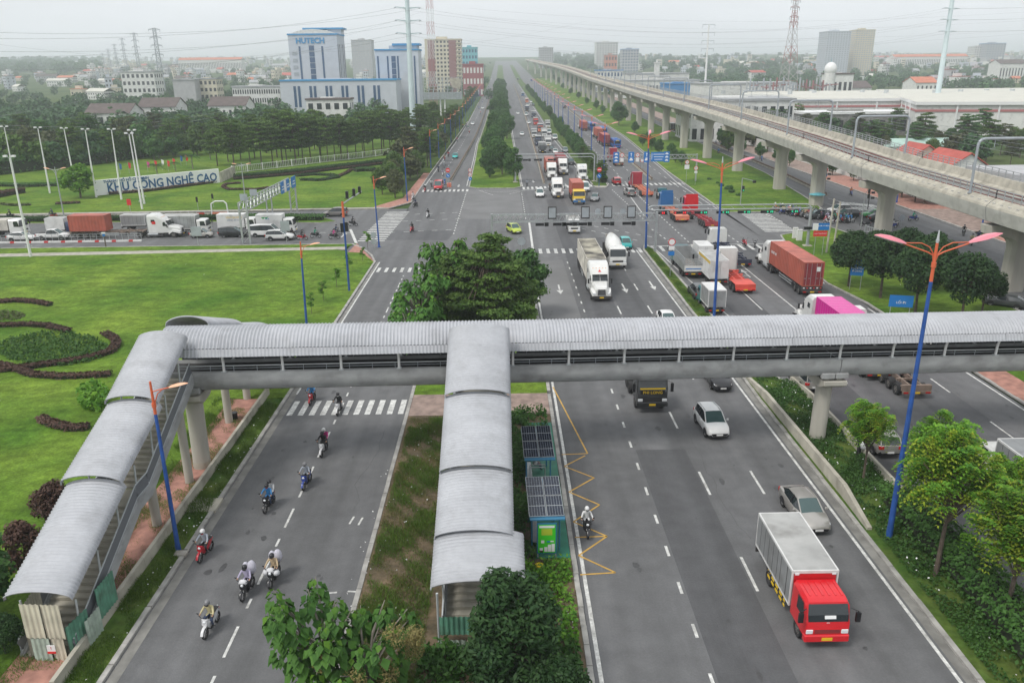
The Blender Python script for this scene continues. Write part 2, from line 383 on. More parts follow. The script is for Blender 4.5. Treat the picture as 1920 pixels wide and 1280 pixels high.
strip('brick_sidewalk', -23.2, -20.3, 12, 61.9, .085, 'brick_red')
sheet('island', [(-7.7, 10), (3.55, 10), (3.55, 57.9), (-7.7, 57.9)], .11, 'earth')
sheet('island_paving', [(-7.7, 57.92), (3.55, 57.92), (3.55, 62.2), (-7.7, 62.2)], .12, 'paver')
sheet('island', [(-7.7, 62.22), (3.55, 62.22), (3.6, 108), (2.2, 112), (-.5, 113), (-4, 110), (-7.9, 96)], .12, 'grass')
sheet('island', [(-7.6, 188.2), (-5.8, 185.8), (2.6, 185.2), (4.2, 187.4), (4.0, 330), (-8.4, 330), (-8.6, 300), (-8.0, 250)], .13, 'grass')
strip('island', [(330, -8.4), (380, -8.2), (420, -7.6), (700, -6.5), (2000, -6)], [(330, 4.0), (2000, 4.4)], 330.02, 2000, .13, 'grass_verge')
sheet('median', [(21.05, 10), (25.1, 10), (25.1, 61.8), (22.9, 67.5), (22.6, 118), (22.0, 121.2), (21.3, 118), (21.15, 66), (21.05, 61)], .13, 'grass_verge')
strip('median', [(185, 21.4), (330, 20.9), (442, 21.6), (1000, 22), (2000, 21)], [(185, 24.4), (200, 25.0), (330, 27.5), (442, 28.6), (1000, 29.5), (2000, 29)], 187, 2000, .13, 'grass_verge')
sheet('median', [(21.5, 186.98), (21.6, 184.8), (23.6, 184.5), (24.4, 186.98)], .125, 'paver_grey')
sheet('verge', [(42.0, 12), (45.2, 128.0), (46.6, 128.4), (56, 133.5), (56.8, 127), (55.8, 105), (59.3, 20), (59, 12)][:1]+[(42.0, 88), (40.9, 97), (41.8, 108), (43.3, 118), (45.2, 127.2), (46.8, 128.2), (55.6, 133.2), (56.6, 127), (56.2, 105), (59.3, 20), (59, 12)], .13, 'grass')
strip('brick_sidewalk', 42.0, 44.6, 12, 72, .15, 'brick_red')
strip('lawn', [(149.5, 42.0), (215, 43.9), (330, 49.8), (520, 49.3), (2000, 46.3)], [(149.5, 60.8), (164, 63.0), (207, 67.8), (300, 71.8), (520, 73.8), (2000, 76)], 149.6, 1200, .13, 'grass')
strip('sidewalk', 77, 85, 20, 125, .14, 'brick_red')
strip('sidewalk', [(128, 77.0), (150, 77.3)], [(128, 85), (150, 85.2)], 128, 150, .14, 'paver'); strip('sidewalk', [(150.01, 77.3), (1200, 92)], [(150.01, 85.2), (1200, 100)], 150.01, 200, .14, 'brick_red'); strip('sidewalk', [(200.01, 77.9), (1200, 92)], [(200.01, 85.9), (1200, 100)], 200.01, 700, .14, 'paver')
strip('yard', 85, 104, 20, 360, .08, 'concrete_dark')
kb = MB(); STONES = []
def kerb(pts, w=.28, h=.17, m='kerb', mb=kb):
 for (a, b) in zip(pts, pts[1:]):
  a_, b_ = Vector((a[0], a[1], TZc(a[1])+h/2-.02)), Vector((b[0], b[1], TZc(b[1])+h/2-.02)); n = max(1, int((b_-a_).length/1.4)) if a_.y < 75 else 1
  for k in range(n):
   j = rnd.uniform(-.012, .012); p = a_.lerp(b_, k/n); q = a_.lerp(b_, (k+.985)/n); off = Vector((j, j, j))
   if n > 1 and p.y < 66: STONES.append(MB().bar(p+off, q+off, w, h, m).mesh('kerbstone', bevel=.015))
   else: mb.bar(p+off, q+off, w, h, m)
kerb([(-18.42, 12), (-18.42, 112), (-19.6, 116.5), (-21.8, 121.5), (-24, 124.8), (-80, 124.6), (-260, 119.4)])
kerb([(-18.5+.1, 62), (-18.4, 112)], w=.15)
kerb([(-7.85, 10), (-7.85, 60), (-8.0, 96), (-4.1, 110.2), (-.5, 113.2), (2.4, 112.2), (3.72, 108), (3.7, 62), (3.7, 10)])
kerb([(20.95, 10), (20.95, 61), (21.1, 66), (21.2, 118), (22, 121.4), (22.75, 118), (23.05, 67.5), (25.25, 61.8), (25.25, 10)])
kerb([(-7.75, 188), (-5.9, 185.6), (2.7, 185), (4.35, 187.3), (4.15, 330), (4.4, 1000)]); kerb([(-7.75, 188), (-8.15, 250), (-8.75, 300), (-8.55, 330), (-7.8, 420), (-6.7, 700)])
kerb([(21.3, 330), (21.3, 187), (21.5, 184.6), (23.7, 184.3), (24.6, 187), (25.2, 200), (27.7, 330), (28.8, 442)])
kerb([(42.0, 12), (41.9, 88), (40.8, 97), (41.7, 108), (43.2, 118), (45.1, 127.4), (46.8, 128.5), (55.7, 133.4), (56.8, 127), (56.4, 105), (59.5, 20)])
kerb([(60.8, 149.5), (41.9, 149.5), (43.8, 215), (49.7, 330), (49.2, 520)]); kerb([(60.9, 149.5), (63.1, 164), (67.9, 207), (71.9, 300), (73.9, 520)])
kerb([(77.1, 20), (77.1, 124.9)]); kerb([(77.1, 128), (79.7, 330)]); kerb([(-19.0, 166), (-19.1, 215), (-17.0, 420)]); kerb([(-19.0, 166), (-22.5, 159), (-100, 155.9), (-330, 147)])
ko = kb.build('kerb', fix=False, kind='structure')
for me in STONES: obj('kerbstone', me, ko)
for x, y0, y1 in ((20.35, 10, 118), (-18.2, 12, 112)): strip('gutter', x-.02, x+.5, y0, y1, .006, 'concrete_dark')
pm = MB(); ym = MB()
def line(x, y0, y1, w=.15, mb=pm, m='paint_white', dz=.009):
 xl = x if isinstance(x, list) else [(y0, x), (y1, x)]
 strip('', [(y, v-w/2) for y, v in xl], [(y, v+w/2) for y, v in xl], y0, y1, dz, m, mb=mb)
def dashes(x, y0, y1, ln, per, w=.15, off=0):
 y = y0+off
 while y < y1:
  xv = lerp(x, y) if isinstance(x, list) else x; line(xv, y, min(y+ln, y1), w); y += per
def seg(a, b, w, mb=pm, m='paint_white', z=.011):
 a, b = Vector((a[0], a[1], 0)), Vector((b[0], b[1], 0)); d = (b-a).normalized(); n = Vector((-d.y, d.x, 0))*(w/2)
 mb.add([(p.x, p.y, TZc(p.y)+z) for p in (a-n, b-n, b+n, a+n)], [(0, 1, 2, 3)], m)
line(4.15, 10, 112, .2); line(20.1, 10, 118, .18)
dashes(9.1, 10, 112, 1.0, 3.4, .16, 1.2); dashes(13.1, 15, 110, 3.1, 10, .16, .1); dashes(16.6, 15, 110, 3.1, 10, .16, .1)
line(-17.75, 63, 112, .16); dashes(-13.4, 14, 104, 2.2, 5.6, .14); dashes(-13.4, 14, 104, .8, 5.6, .14, 3.6)
line(25.75, 12, 64, .16); line([(64, 25.75), (68, 23.5), (118, 23.1)], 64, 118, .16); line(41.2, 12, 86, .18); line([(97, 40.5), (118, 42.6)], 97, 112, .16)
for x in (29.6, 33.4, 37.3): dashes(x, 14, 82, 3.2, 9, .15, x % 5); line(x-.4, 86, 110, .15)
seg(G(1170, 352)[:2], G(1208, 405)[:2], .18)
for pts in ([(1036.7, 725), (1101.7, 850), (1053, 852)], [(1097, 854), (1058, 874), (1114, 895.5), (1067, 922), (1124, 946), (1075, 978), (1138, 1005), (1078, 1007)], [(1138, 1005), (1085, 1041), (1154, 1073), (1088, 1077)]):
 q = GP(*pts)
 for a, b in zip(q, q[1:]): seg(a, b, .11, ym, 'paint_yellow', .012)
def zebra(p0, p1, n, ln, w=.45, d=(0, 1)):
 for k in range(n):
  a = Vector(p0).lerp(Vector(p1), k/(n-1)); seg((a.x-d[0]*ln/2, a.y-d[1]*ln/2), (a.x+d[0]*ln/2, a.y+d[1]*ln/2), w)
zebra((-17.3, 60), (-8.4, 60), 11, 2.9, .45); zebra((-17.2, 107.4), (-8.6, 106.9), 9, 2.4, .42)
zebra(G(999, 471)[:2], G(1200, 469)[:2], 15, 3.2, .5); zebra(G(1224, 466)[:2], G(1490, 462)[:2], 17, 3.6, .5)
zebra(G(794, 358)[:2], G(876, 357)[:2], 11, 3.4, .5); zebra(G(982, 353)[:2], G(1030, 351)[:2], 7, 3.6, .5); zebra(G(1038, 351)[:2], G(1108, 348)[:2], 9, 3.6, .5)
zebra(G(1150, 347)[:2], G(1300, 344)[:2], 18, 3.6, .55); zebra(G(1590, 392)[:2], G(1640, 391)[:2], 8, 4, .5)
zebra((-21.3, 127.4), (-20.3, 154.5), 19, 4.4, .6, (1, 0)); zebra((46.2, 131), (47.2, 147.5), 14, 5.2, .55, (1, 0))
zebra(G(1580, 381)[:2], G(1640, 386)[:2], 10, 3.5, .5)
seg(G(668, 456)[:2], G(657, 430)[:2], .45); seg(G(1434, 401)[:2], G(1466, 416)[:2], .4); seg(G(1000, 474)[:2], G(992, 415)[:2], .35); seg((4.6, 183), (20.5, 182), .3); seg((22.9, 120.6), (41, 121.4), .3)
line(4.7, 188, 1000, .2); line([(188, 20.7), (330, 20.2), (442, 20.8), (1000, 21)], 188, 1000, .2); dashes([(190, 13.9), (1000, 14.6)], 190, 900, 3, 9, .16); dashes([(190, 17.4), (1000, 18)], 190, 900, 3, 9, .16)
line([(168, -18.4), (200, -18.3), (420, -16.4)], 190, 600, .18); dashes([(190, -15.7), (429, -13.4), (800, -12.5)], 192, 700, 2.4, 8, .15); line([(190, -8.4), (250, -8.7), (300, -9.3), (330, -9.1)], 190, 330, .18)
line([(190, 25.2), (330, 28.3), (442, 29.3)], 190, 800, .18); line([(190, 41.6), (215, 43.2), (330, 48.9), (520, 48.5)], 150, 800, .18)
for x in (29, 32.6, 40): dashes([(150, x), (330, x+3)], 152, 700, 3, 8, .15)
for (a, b) in (((874, 362), (850, 440)), ((978, 362), (986, 412)), ((1148, 356), (1216, 420)), ((1180, 352), (1300, 462)), ((1240, 352), (1395, 462)), ((1222, 430), (1268, 462)), ((730, 404), (870, 398)), ((730, 436), (860, 430)), ((730, 416), (870, 410)), ((1040, 418), (1200, 452)), ((1060, 414), (1230, 446)), ((600, 436), (660, 437)), ((400, 437), (560, 446))):
 p, q = G(*a), G(*b); L = (q-p).length; d = (q-p)/L; t = 0
 while t < L: seg((p+d*t)[:2], (p+d*min(t+1.0, L))[:2], .2); t += 2.4
def arrow(x, y, s=1, ln=4.2, turn=0):
 seg((x, y), (x, y+s*ln*.62), .2); e = y+s*ln*.6
 pm.add([(x-.42, e, .012), (x+.42, e, .012), (x, y+s*ln, .012)], [(0, 1, 2) if s > 0 else (1, 0, 2)], 'paint_white')
 if turn:
  seg((x, y+s*.8), (x+turn*1.2, y+s*1.4), .2); e2 = x+turn*1.15
  pm.add([(e2, y+s*1.4-.4, .012), (e2, y+s*1.4+.4, .012), (e2+turn*.9, y+s*1.4, .012)], [(0, 1, 2) if turn > 0 else (1, 0, 2)], 'paint_white')
for px, py, s, t in ((1047, 534, -1, 0), (1166, 532, -1, 0), (1217, 527, -1, 0), (999, 338, -1, -1), (1060, 345, -1, 0), (1140, 335, 1, 0), (1163, 334, 1, 0), (861, 346, -1, 0), (1407, 520, 1, -1), (640, 445, 1, 0), (1222, 332, 1, 0)):
 p = G(px, py); arrow(p.x, p.y, s, 4.4, t)
for a, b in (((893, 357), (935, 360)), ((935, 360), (1000, 356)), ((897, 357), (925, 366)), ((985, 357), (955, 364)), ((1552, 382), (1590, 396)), ((1560, 374), (1600, 384)), ((1552, 372), (1640, 392)), ((652, 1108), (672, 1109)), ((612, 1112), (632, 1110)), ((655, 982), (664, 968)), ((672, 984), (680, 970))):
 seg(G(*a)[:2], G(*b)[:2], .12)
for x0, y0, x1, y1 in ((1790, 556, 1850, 600), (1850, 560, 1918, 580), (1790, 520, 1900, 524), (1800, 505, 1850, 512)): seg(G(x0, y0)[:2], G(x1, y1)[:2], .12)
sm = MB(); q = random.Random(17)
def stain(x, y, r, st, m='asphalt_dark'):
 n = 9; sm.add([(x+r*q.uniform(.6, 1.2)*math.cos(2*PI*k/n), y+st*r*q.uniform(.6, 1.2)*math.sin(2*PI*k/n), .0065+.0004*(len(sm.f) % 5)) for k in range(n)], [tuple(range(n))], m)
mat('oil', (.062, .062, .064), .6, var=.2, scale=4); mat('crack', (.078, .078, .079), .9)
for lanes, y0, y1, n in (((6.6, 11.1, 14.9, 18.3), 24, 110, 60), ((-15.6, -10.6), 24, 105, 34), ((27.5, 31.5, 35.4, 39), 40, 110, 40)):
 for _ in range(n): stain(q.choice(lanes)+q.gauss(0, .7), q.uniform(y0, y1), q.uniform(.05, .22), q.uniform(.8, 2.5), 'oil')
for x0, y0, n in ((14.2, 40, 14), (-9.6, 44, 12), (31, 46, 14), (38.4, 52, 12), (-15.4, 66, 12)):
 x, y = x0, y0
 for k in range(n): x2, y2 = x+q.gauss(0, .16), y+q.uniform(.6, 1.5); seg((x, y), (x2, y2), q.uniform(.015, .03), sm, 'crack', .0085); x, y = x2, y2
sm.build('road_stains', fix=False, kind='structure')
pm.build('road_markings', fix=False, kind='structure'); ym.build('bus_stop_markings', fix=False, kind='structure')
# covered footbridge
def barrel(p0, p1, hw, rise, skirt, m='roof_metal', rib=.23, amp=.035, n=9, thick=.03):
 p0, p1 = Vector(p0), Vector(p1); d = p1-p0; L = d.length; d /= L; s = d.cross(Vector((0, 0, 1))).normalized(); u = s.cross(d)
 prof = []
 if skirt: prof.append((-hw-.06, -skirt))
 for k in range(n+1):
  t = -1+2*k/n; a = t*1.12; prof.append((hw*math.sin(a)/math.sin(1.12), rise*(math.cos(a)-math.cos(1.12))/(1-math.cos(1.12))))
 if skirt: prof.append((hw+.06, -skirt))
 N = max(2, int(L/(rib/4))); mb = MB(); rows = []
 for i in range(N+1):
  x = L*i/N; o = amp*math.sin(2*PI*x/rib); rows.append([p0+d*x+s*(a*(1+o/hw))+u*(b+o) for a, b in prof])
 mb.loft(rows, m, closed=False, caps=False)
 for r, sg in ((rows[0], 1), (rows[-1], -1)):
  q = [p-u*thick*2+d*(sg*.01) for p in r]; mb.loft([r, q], m, closed=False, caps=False)
 return mb
fb = empty('footbridge', (0, 51.35, 0), math.atan(.0639), 'long grey covered footbridge with corrugated barrel roof crossing all the roads', 'footbridge')
fb.rotation_euler = (0, .0155, math.atan(.0639))
gp = [(-.8, 0), (.8, 0), (1.12, .16), (1.33, .5), (1.38, .95), (1.34, 1.4), (1.2, 1.45), (1.14, 1.45), (1.1, 1.22), (-1.1, 1.22), (-1.14, 1.45), (-1.2, 1.45), (-1.34, 1.4), (-1.38, .95), (-1.33, .5), (-1.12, .16)]
FBZ = 5.74; mat('side_dark', (.04, .043, .048), .7); mat('deck_floor', (.05, .05, .052), .9, var=.2)
for u0, u1 in ((-22.6, -1.9), (-1.84, 23.2), (23.26, 47.0), (47.06, 78)):
 mb = MB(); n = len(gp); us = [u0+(u1-u0)*k/6 for k in range(7)]
 mb.loft([[(u, y, z+FBZ) for y, z in gp] for u in us], lambda i, k: 'deck_floor' if k == 8 else 'concrete')
 mb.build('girder', fb, smooth=.5)
for u in (-21.2, 22.9, 47.0):
 mb = MB(); mb.cyl((u, 0, -.4), (u, 0, FBZ-.65), .57, .57, 20, 'concrete_pier'); mb.cyl((u, 0, .0-.3), (u, 0, .25), .585, .585, 20, 'concrete_warm')
 p = mb.build('pier', fb, smooth=.6)
 mb = MB(); mb.loft([[(u-.8, y, z) for y, z in ((-.7, FBZ-.95), (.7, FBZ-.95), (1.5, FBZ-.55), (1.5, FBZ-.2), (-1.5, FBZ-.2), (-1.5, FBZ-.55))], [(u+.9, y, z) for y, z in ((-.7, FBZ-.95), (.7, FBZ-.95), (1.5, FBZ-.55), (1.5, FBZ-.2), (-1.5, FBZ-.2), (-1.5, FBZ-.55))]], 'concrete_pier')
 for s in (-1, 1): mb.box(u+s*.42-.2, -1.2, FBZ-.2, u+s*.42+.2, 1.2, FBZ-.02, 'concrete_warm')
 mb.build('pier_cap', fb, bevel=.04)
 mb = MB()
 for s in (-1, 1): mb.box(u+s*.03, -1.45, FBZ-.02, u+s*.95, -1.12, FBZ+.36, 'concrete')
 mb.build('bearing_block', fb, bevel=.03)
u = -22.4; k = 0
us = [-18.6+3.79*k for k in range(26)]
post_me = MB().tube([(0, 0, 0), (0, -.02, .75), (0, -.22, 1.35)], .09, 8, 'white_paint').box(-.16, -.16, 0, .16, .14, .05, 'steel_pale').mesh('post')
for u in us:
 if -4.4 < u < -.4: continue
 for s in (-1, 1): obj('post', post_me, fb, (u, s*-1.22 if s > 0 else 1.22, FBZ+1.42), 0 if s > 0 else PI)
rb = MB()
for s in (-1, 1):
 rb.bar((-21.5, s*1.1, FBZ+1.8), (78, s*1.1, FBZ+1.8), .05, .06, 'steel_pale'); rb.bar((-21.5, s*1.1, FBZ+1.62), (78, s*1.1, FBZ+1.62), .03, .03, 'steel_grey')
 for k in range(66): rb.bar((-21+1.5*k, s*1.1, FBZ+1.4), (-21+1.5*k, s*1.1, FBZ+1.8), .03, .03, 'steel_grey')
rb.build('handrail', fb, fix=False)
for k in range(13): MB().box(-22+k*7.6, 1.18, FBZ+1.43, -14.5+k*7.6, 1.215, FBZ+2.75, 'side_dark').build('side_panel', fb)
mb = MB()
for u in us: mb.tube([(u, 2.0, FBZ+2.72), (u, 1.1, FBZ+3.62), (u, 0, FBZ+3.92), (u, -1.1, FBZ+3.62), (u, -2.0, FBZ+2.72)], .05, 5, 'steel_grey')
mb.build('roof_hoop', fb, fix=False)
edges = [-22.4, -18.6]+[-18.6+7.58*k for k in range(1, 13)]+[77.8]
for a, b in zip(edges, edges[1:]):
 barrel((a-.03, 0, FBZ+3.22), (b+.03, 0, FBZ+3.22), 1.78, .92, 0).build('roof_sheet', fb, smooth=.9, fix=False)
 for s in (-1, 1):
  N = int((b-a)/.0575); rows = [[(a+(b-a)*i/N, s*(1.8+.03*math.sin(2*PI*i/4)), FBZ+3.2), (a+(b-a)*i/N, s*(2.02+.03*math.sin(2*PI*i/4)), FBZ+2.72)] for i in range(N+1)]
  MB().loft(rows, 'roof_metal', closed=False, caps=False).build('eave_sheet', fb, smooth=.9, fix=False)
# covered stairs
def stair(name, label, x0, x1, ytop, ztop, ybot, secs, rail_x, dirn=-1, nsteps=42, landing=True):
 r = empty(name, ((x0+x1)/2, ybot, 0), 0, label, 'staircase'); cx, hw = (x0+x1)/2, (x1-x0)/2
 L = abs(ybot-ytop); half = nsteps//2; run = (L-1.5)/nsteps if landing else L/nsteps; rise = ztop/nsteps
 st = MB().box(-hw+.12, 0, -.16, hw-.12, run+.02, 0, 'concrete_warm').mesh('step')
 ys = []; y = 0.
 for k in range(nsteps):
  if landing and k == half: y += 1.5
  ys.append(y); y += run
 for k in range(nsteps):
  obj('step', st, r, (0, -dirn*ys[k] if dirn < 0 else -ys[k]-run, rise*(k+1)))
 if landing: MB().box(-hw+.12, -dirn*(ys[half]-1.5), rise*half-.2, hw-.12, -dirn*ys[half], rise*half, 'concrete_warm').build('landing', r)
 pr = [(0, 0), (ys[half-1]+run, rise*half), (ys[half] if landing else ys[half-1]+run, rise*half), (ys[-1]+run, ztop)]
 for s in (-1, 1):
  mb = MB(); x = s*(hw-.02); A = [(x-.12, -dirn*y_, z_-.42) for y_, z_ in pr]+[(x-.12, -dirn*y_, z_+.22) for y_, z_ in pr[::-1]]
  mb.loft([A, [(p[0]+.24, p[1], p[2]) for p in A]], 'concrete'); mb.build('stringer', r)
  mb = MB()
  for (ya, za), (yb, zb) in zip(pr, pr[1:]):
   n = max(2, int((yb-ya)/.16))
   for k in range(n):
    t = k/n; y_, z_ = ya+(yb-ya)*t, za+(zb-za)*t; mb.bar((x, -dirn*y_, z_+.2), (x, -dirn*y_, z_+1.0), .025, .05, 'steel_grey')
   for dz in (.3, 1.05): mb.bar((x, -dirn*ya, za+dz), (x, -dirn*yb, zb+dz), .05, .06, 'steel_pale')
   mb.bar((x, -dirn*ya, za+.65), (x, -dirn*yb, zb+.65), .03, .7, 'mesh_dark')
  mb.build('mesh_railing', r, fix=False)
 for k in range(7):
  t = (k+.3)/7; y_ = -dirn*t*L
  for s in (-1, 1): MB().cyl((s*(hw-.1), y_, ztop*t+.2), (s*(hw+.0), y_, ztop*t+2.35), .05, .05, 6, 'steel_pale').build('post', r)
 for (ya, za, yb, zb, xa, xb) in secs:
  mb = barrel(((xa+xb)/2-cx, ya-ybot, za), ((xa+xb)/2-cx, yb-ybot, zb), (xb-xa)/2, .42, .28, rib=.2, amp=.028, n=10)
  mb.build('roof_sheet', r, smooth=.9, fix=False)
 return r
sm = stair('covered_staircase', 'straight covered staircase coming down towards the viewer on the weedy island beside the bus stop', -3.2, 0, 49.8, 6.95, 32.2,
           [(49.0, 10.2, 43.45, 7.9, -3.52, .26), (43.8, 7.62, 38.35, 5.62, -3.55, .27), (38.7, 5.36, 34.5, 4.02, -3.58, .28), (34.9, 3.86, 31.9, 2.92, -3.62, .78)], 0)
sl_ = stair('covered_staircase', 'covered staircase down the lawn side, its steps and mesh railing open towards the left road', -22.9, -20.3, 48.4, 7.25, 31.0,
   [(48.2, 10.25, 42.75, 8.08, -23.15, -20.2), (43.1, 7.75, 37.15, 5.95, -23.2, -20.15), (37.5, 5.62, 31.0, 3.35, -23.1, -20.1)], 0)
for b in ((37.2, 1.9), (42.5, 4.0)):
 MB().cyl((.4, b[0]+5.2-31.0-.0, -.1), (.4, b[0]+5.2-31, b[1]+1.0), .28, .28, 14, 'concrete_pier').build('pier', sl_, smooth=.6)
sr = stair('covered_staircase', 'covered staircase behind the bridge end, its curved roof just showing above the main roof', -22.6, -19.9, 53.6, 7.0, 71,
           [(52.0, 9.95, 59, 7.6, -23.0, -20.2), (58.7, 7.3, 66, 5.1, -23.0, -20.2), (65.7, 4.8, 72, 2.9, -23.0, -20.2)], 0, dirn=1)
for y, h in ((57.3, 4.6), (62.0, 2.6)): MB().cyl((-.4, y-71, -.1), (-.4, y-71, h), .3, .3, 14, 'concrete_pier').build('pier', sr, smooth=.6)
mat('sheet_cream', (.60, .57, .46), .6, .1, var=.15, scale=1.2, dirt=.4)
mat('sheet_green', (.11, .27, .19), .55, .1, var=.25, scale=1.5, dirt=.5)
mat('sheet_mint', (.42, .50, .43), .6, .1, var=.2, scale=1.5, dirt=.6)
def sheeting(x0, y0, x1, y1, z0, z1, m, name, parent=None, lean=0, **tg):
 a, b = Vector((x0, y0, 0)), Vector((x1, y1, 0)); L = (b-a).length; d = (b-a)/L; n = Vector((-d.y, d.x, 0)); N = max(4, int(L/.06)); rows = []
 for i in range(N+1):
  p = a+d*(L*i/N)+n*(.025*(1 if i % 4 < 2 else -1)); rows.append([(p.x, p.y, z0), (p.x+n.x*lean, p.y+n.y*lean, z1)])
 mb = MB().loft(rows, m, closed=False, caps=False); mb.loft([[(q[0]-n.x*.02, q[1]-n.y*.02, q[2]) for q in r] for r in rows], m, closed=False, caps=False)
 return mb.build(name, parent, fix=False, **tg)
h = empty('site_hoarding', (-21.3, 30.6, 0), 0, 'rusty cream metal sheets boxing in the foot of the lawn-side stairs', 'hoarding')
for x0, x1, z0, z1, m in ((-1.0, -.05, 1.35, 3.2, 'sheet_cream'), (-.05, .85, 1.3, 3.15, 'sheet_cream'), (-.85, .05, 0, 1.34, 'sheet_mint'), (.07, .72, 0, 1.3, 'sheet_cream')): sheeting(x0, .15, x1, .1, z0, z1, m, 'sheet', h)
sheeting(.9, .1, 1.15, 1.5, .3, 1.9, 'sheet_green', 'sheet', h); sheeting(-1.0, .2, -1.3, 2.2, 0, 2.9, 'sheet_cream', 'sheet', h)
mb = MB().box(-.1, .02, .55, .28, .05, 1.0, 'sign_white').box(-.1, .0, .55, .28, .03, .66, 'sign_red'); mb.build('notice', h)
text('lettering', '!', .25, 'sign_red', h, face_mat((.09, .015, .83)), .005)
h2 = empty('site_hoarding', (-20.0, 32.5, 0), 0, 'green and striped sheets leaning on the lower stair railing by the left road', 'hoarding')
for k, (y0, y1, z0, z1, m) in enumerate(((-.9, .35, 0, 1.5, 'sheet_mint'), (.4, 2.0, .6, 2.35, 'sheet_green'))): sheeting(-.03, y0, .05, y1, z0, z1, m, 'sheet', h2)
h3 = empty('site_hoarding', (-1.5, 31.2, 0), 0, 'dark green sheet gate closing the foot of the middle stairs', 'hoarding')
sheeting(-1.75, 0, 1.8, 0, .75, 1.75, 'sheet_green', 'sheet', h3); sheeting(-1.7, -.35, -.5, -.35, 0, .72, 'sheet_mint', 'sheet', h3); sheeting(-.45, -.35, 1.2, -.35, 0, .7, 'sheet_cream', 'sheet', h3)
for x in (-1.8, 1.85): MB().cyl((x, .1, 0), (x, .1, 3.0), .06, .06, 6, 'steel_pale').build('post', h3)
# elevated railway
VX = [(0, 61.6), (300, 61.9), (534, 65), (900, 66), (1300, 60), (1900, 44)]
VT = [(20, 9.6), (91, 10.0), (128, 10.6), (156, 11.8), (183, 12.7), (222, 13.8), (260, 14.6), (345, 15.6), (452, 17.3), (566, 19.2), (754, 24.2), (1003, 30), (1285, 35.4), (1900, 50)]
piers = [24, 58, 93, 127.5, 156.5, 178.5, 212, 244.5, 277, 310, 343, 377, 411, 445, 480, 515, 550, 586, 622, 660, 700, 745, 795, 850, 910, 980, 1060, 1150, 1260, 1400, 1600]
va = empty('elevated_railway', (61.6, 0, 0), 0, 'long concrete elevated railway on hammerhead piers running beside the highway', 'railway viaduct')
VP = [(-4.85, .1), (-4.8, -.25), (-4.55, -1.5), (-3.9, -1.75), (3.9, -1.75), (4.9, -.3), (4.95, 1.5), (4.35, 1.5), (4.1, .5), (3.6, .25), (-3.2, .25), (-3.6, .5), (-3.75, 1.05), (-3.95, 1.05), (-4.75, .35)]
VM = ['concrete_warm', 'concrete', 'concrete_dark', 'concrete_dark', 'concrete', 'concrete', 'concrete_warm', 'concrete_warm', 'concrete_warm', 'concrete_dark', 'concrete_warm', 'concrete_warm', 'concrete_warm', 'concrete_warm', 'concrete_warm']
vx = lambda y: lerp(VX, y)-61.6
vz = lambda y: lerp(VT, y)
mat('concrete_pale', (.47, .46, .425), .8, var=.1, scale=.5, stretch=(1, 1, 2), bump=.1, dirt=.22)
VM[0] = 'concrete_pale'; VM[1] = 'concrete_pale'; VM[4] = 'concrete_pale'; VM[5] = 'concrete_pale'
for a, b in zip(piers, piers[1:]):
 ys = [a+.06, (a+b)/2, b-.06] if b < 900 else [a+.06]+[a+(b-a)*k/4 for k in (1, 2, 3)]+[b-.06]
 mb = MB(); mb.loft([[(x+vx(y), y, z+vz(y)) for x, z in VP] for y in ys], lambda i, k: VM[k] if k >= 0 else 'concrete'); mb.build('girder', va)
 if b < 520:
  mb = MB(); n = int((b-a)/1.55)
  for side, h0 in ((-3.85, 1.05), (4.65, 1.5)):
   for k in range(n+1):
    y = a+(b-a)*k/n; mb.bar((side+vx(y), y, vz(y)+h0), (side+vx(y), y, vz(y)+h0+1.05), .09, .09, 'galv')
   for dz in (.35, .7, 1.05): mb.bar((side+vx(a), a, vz(a)+h0+dz), (side+vx(b), b, vz(b)+h0+dz), .075, .075, 'galv')
  mb.build('railing', va, fix=False)
  mb = MB()
  for k in range(n+1):
   y = a+.8+(b-a-1.6)*k/n; mb.box(-4.5+vx(y), y-.25, vz(y)+.42, -4.15+vx(y), y+.25, vz(y)+.72, 'concrete_pale')
  mb.build('ledge_block', va, fix=False)
 mb = MB()
 for t in (-2.9, -1.45, .9, 2.35): mb.bar((t+vx(a), a, vz(a)+.42), (t+vx(b), b, vz(b)+.42), .1, .16, 'rail_rust')if 'rail_rust' in M else None
 if 'rail_rust' not in M:
  mat('rail_rust', (.20, .06, .05), .7)
  for t in (-2.9, -1.45, .9, 2.35): mb.bar((t+vx(a), a, vz(a)+.42), (t+vx(b), b, vz(b)+.42), .1, .16, 'rail_rust')
 for t in (-3.35, -2.2, 1.6): mb.bar((t+vx(a), a, vz(a)+.34), (t+vx(b), b, vz(b)+.34), .35, .14, 'concrete_warm')
 mb.build('track', va, fix=False)
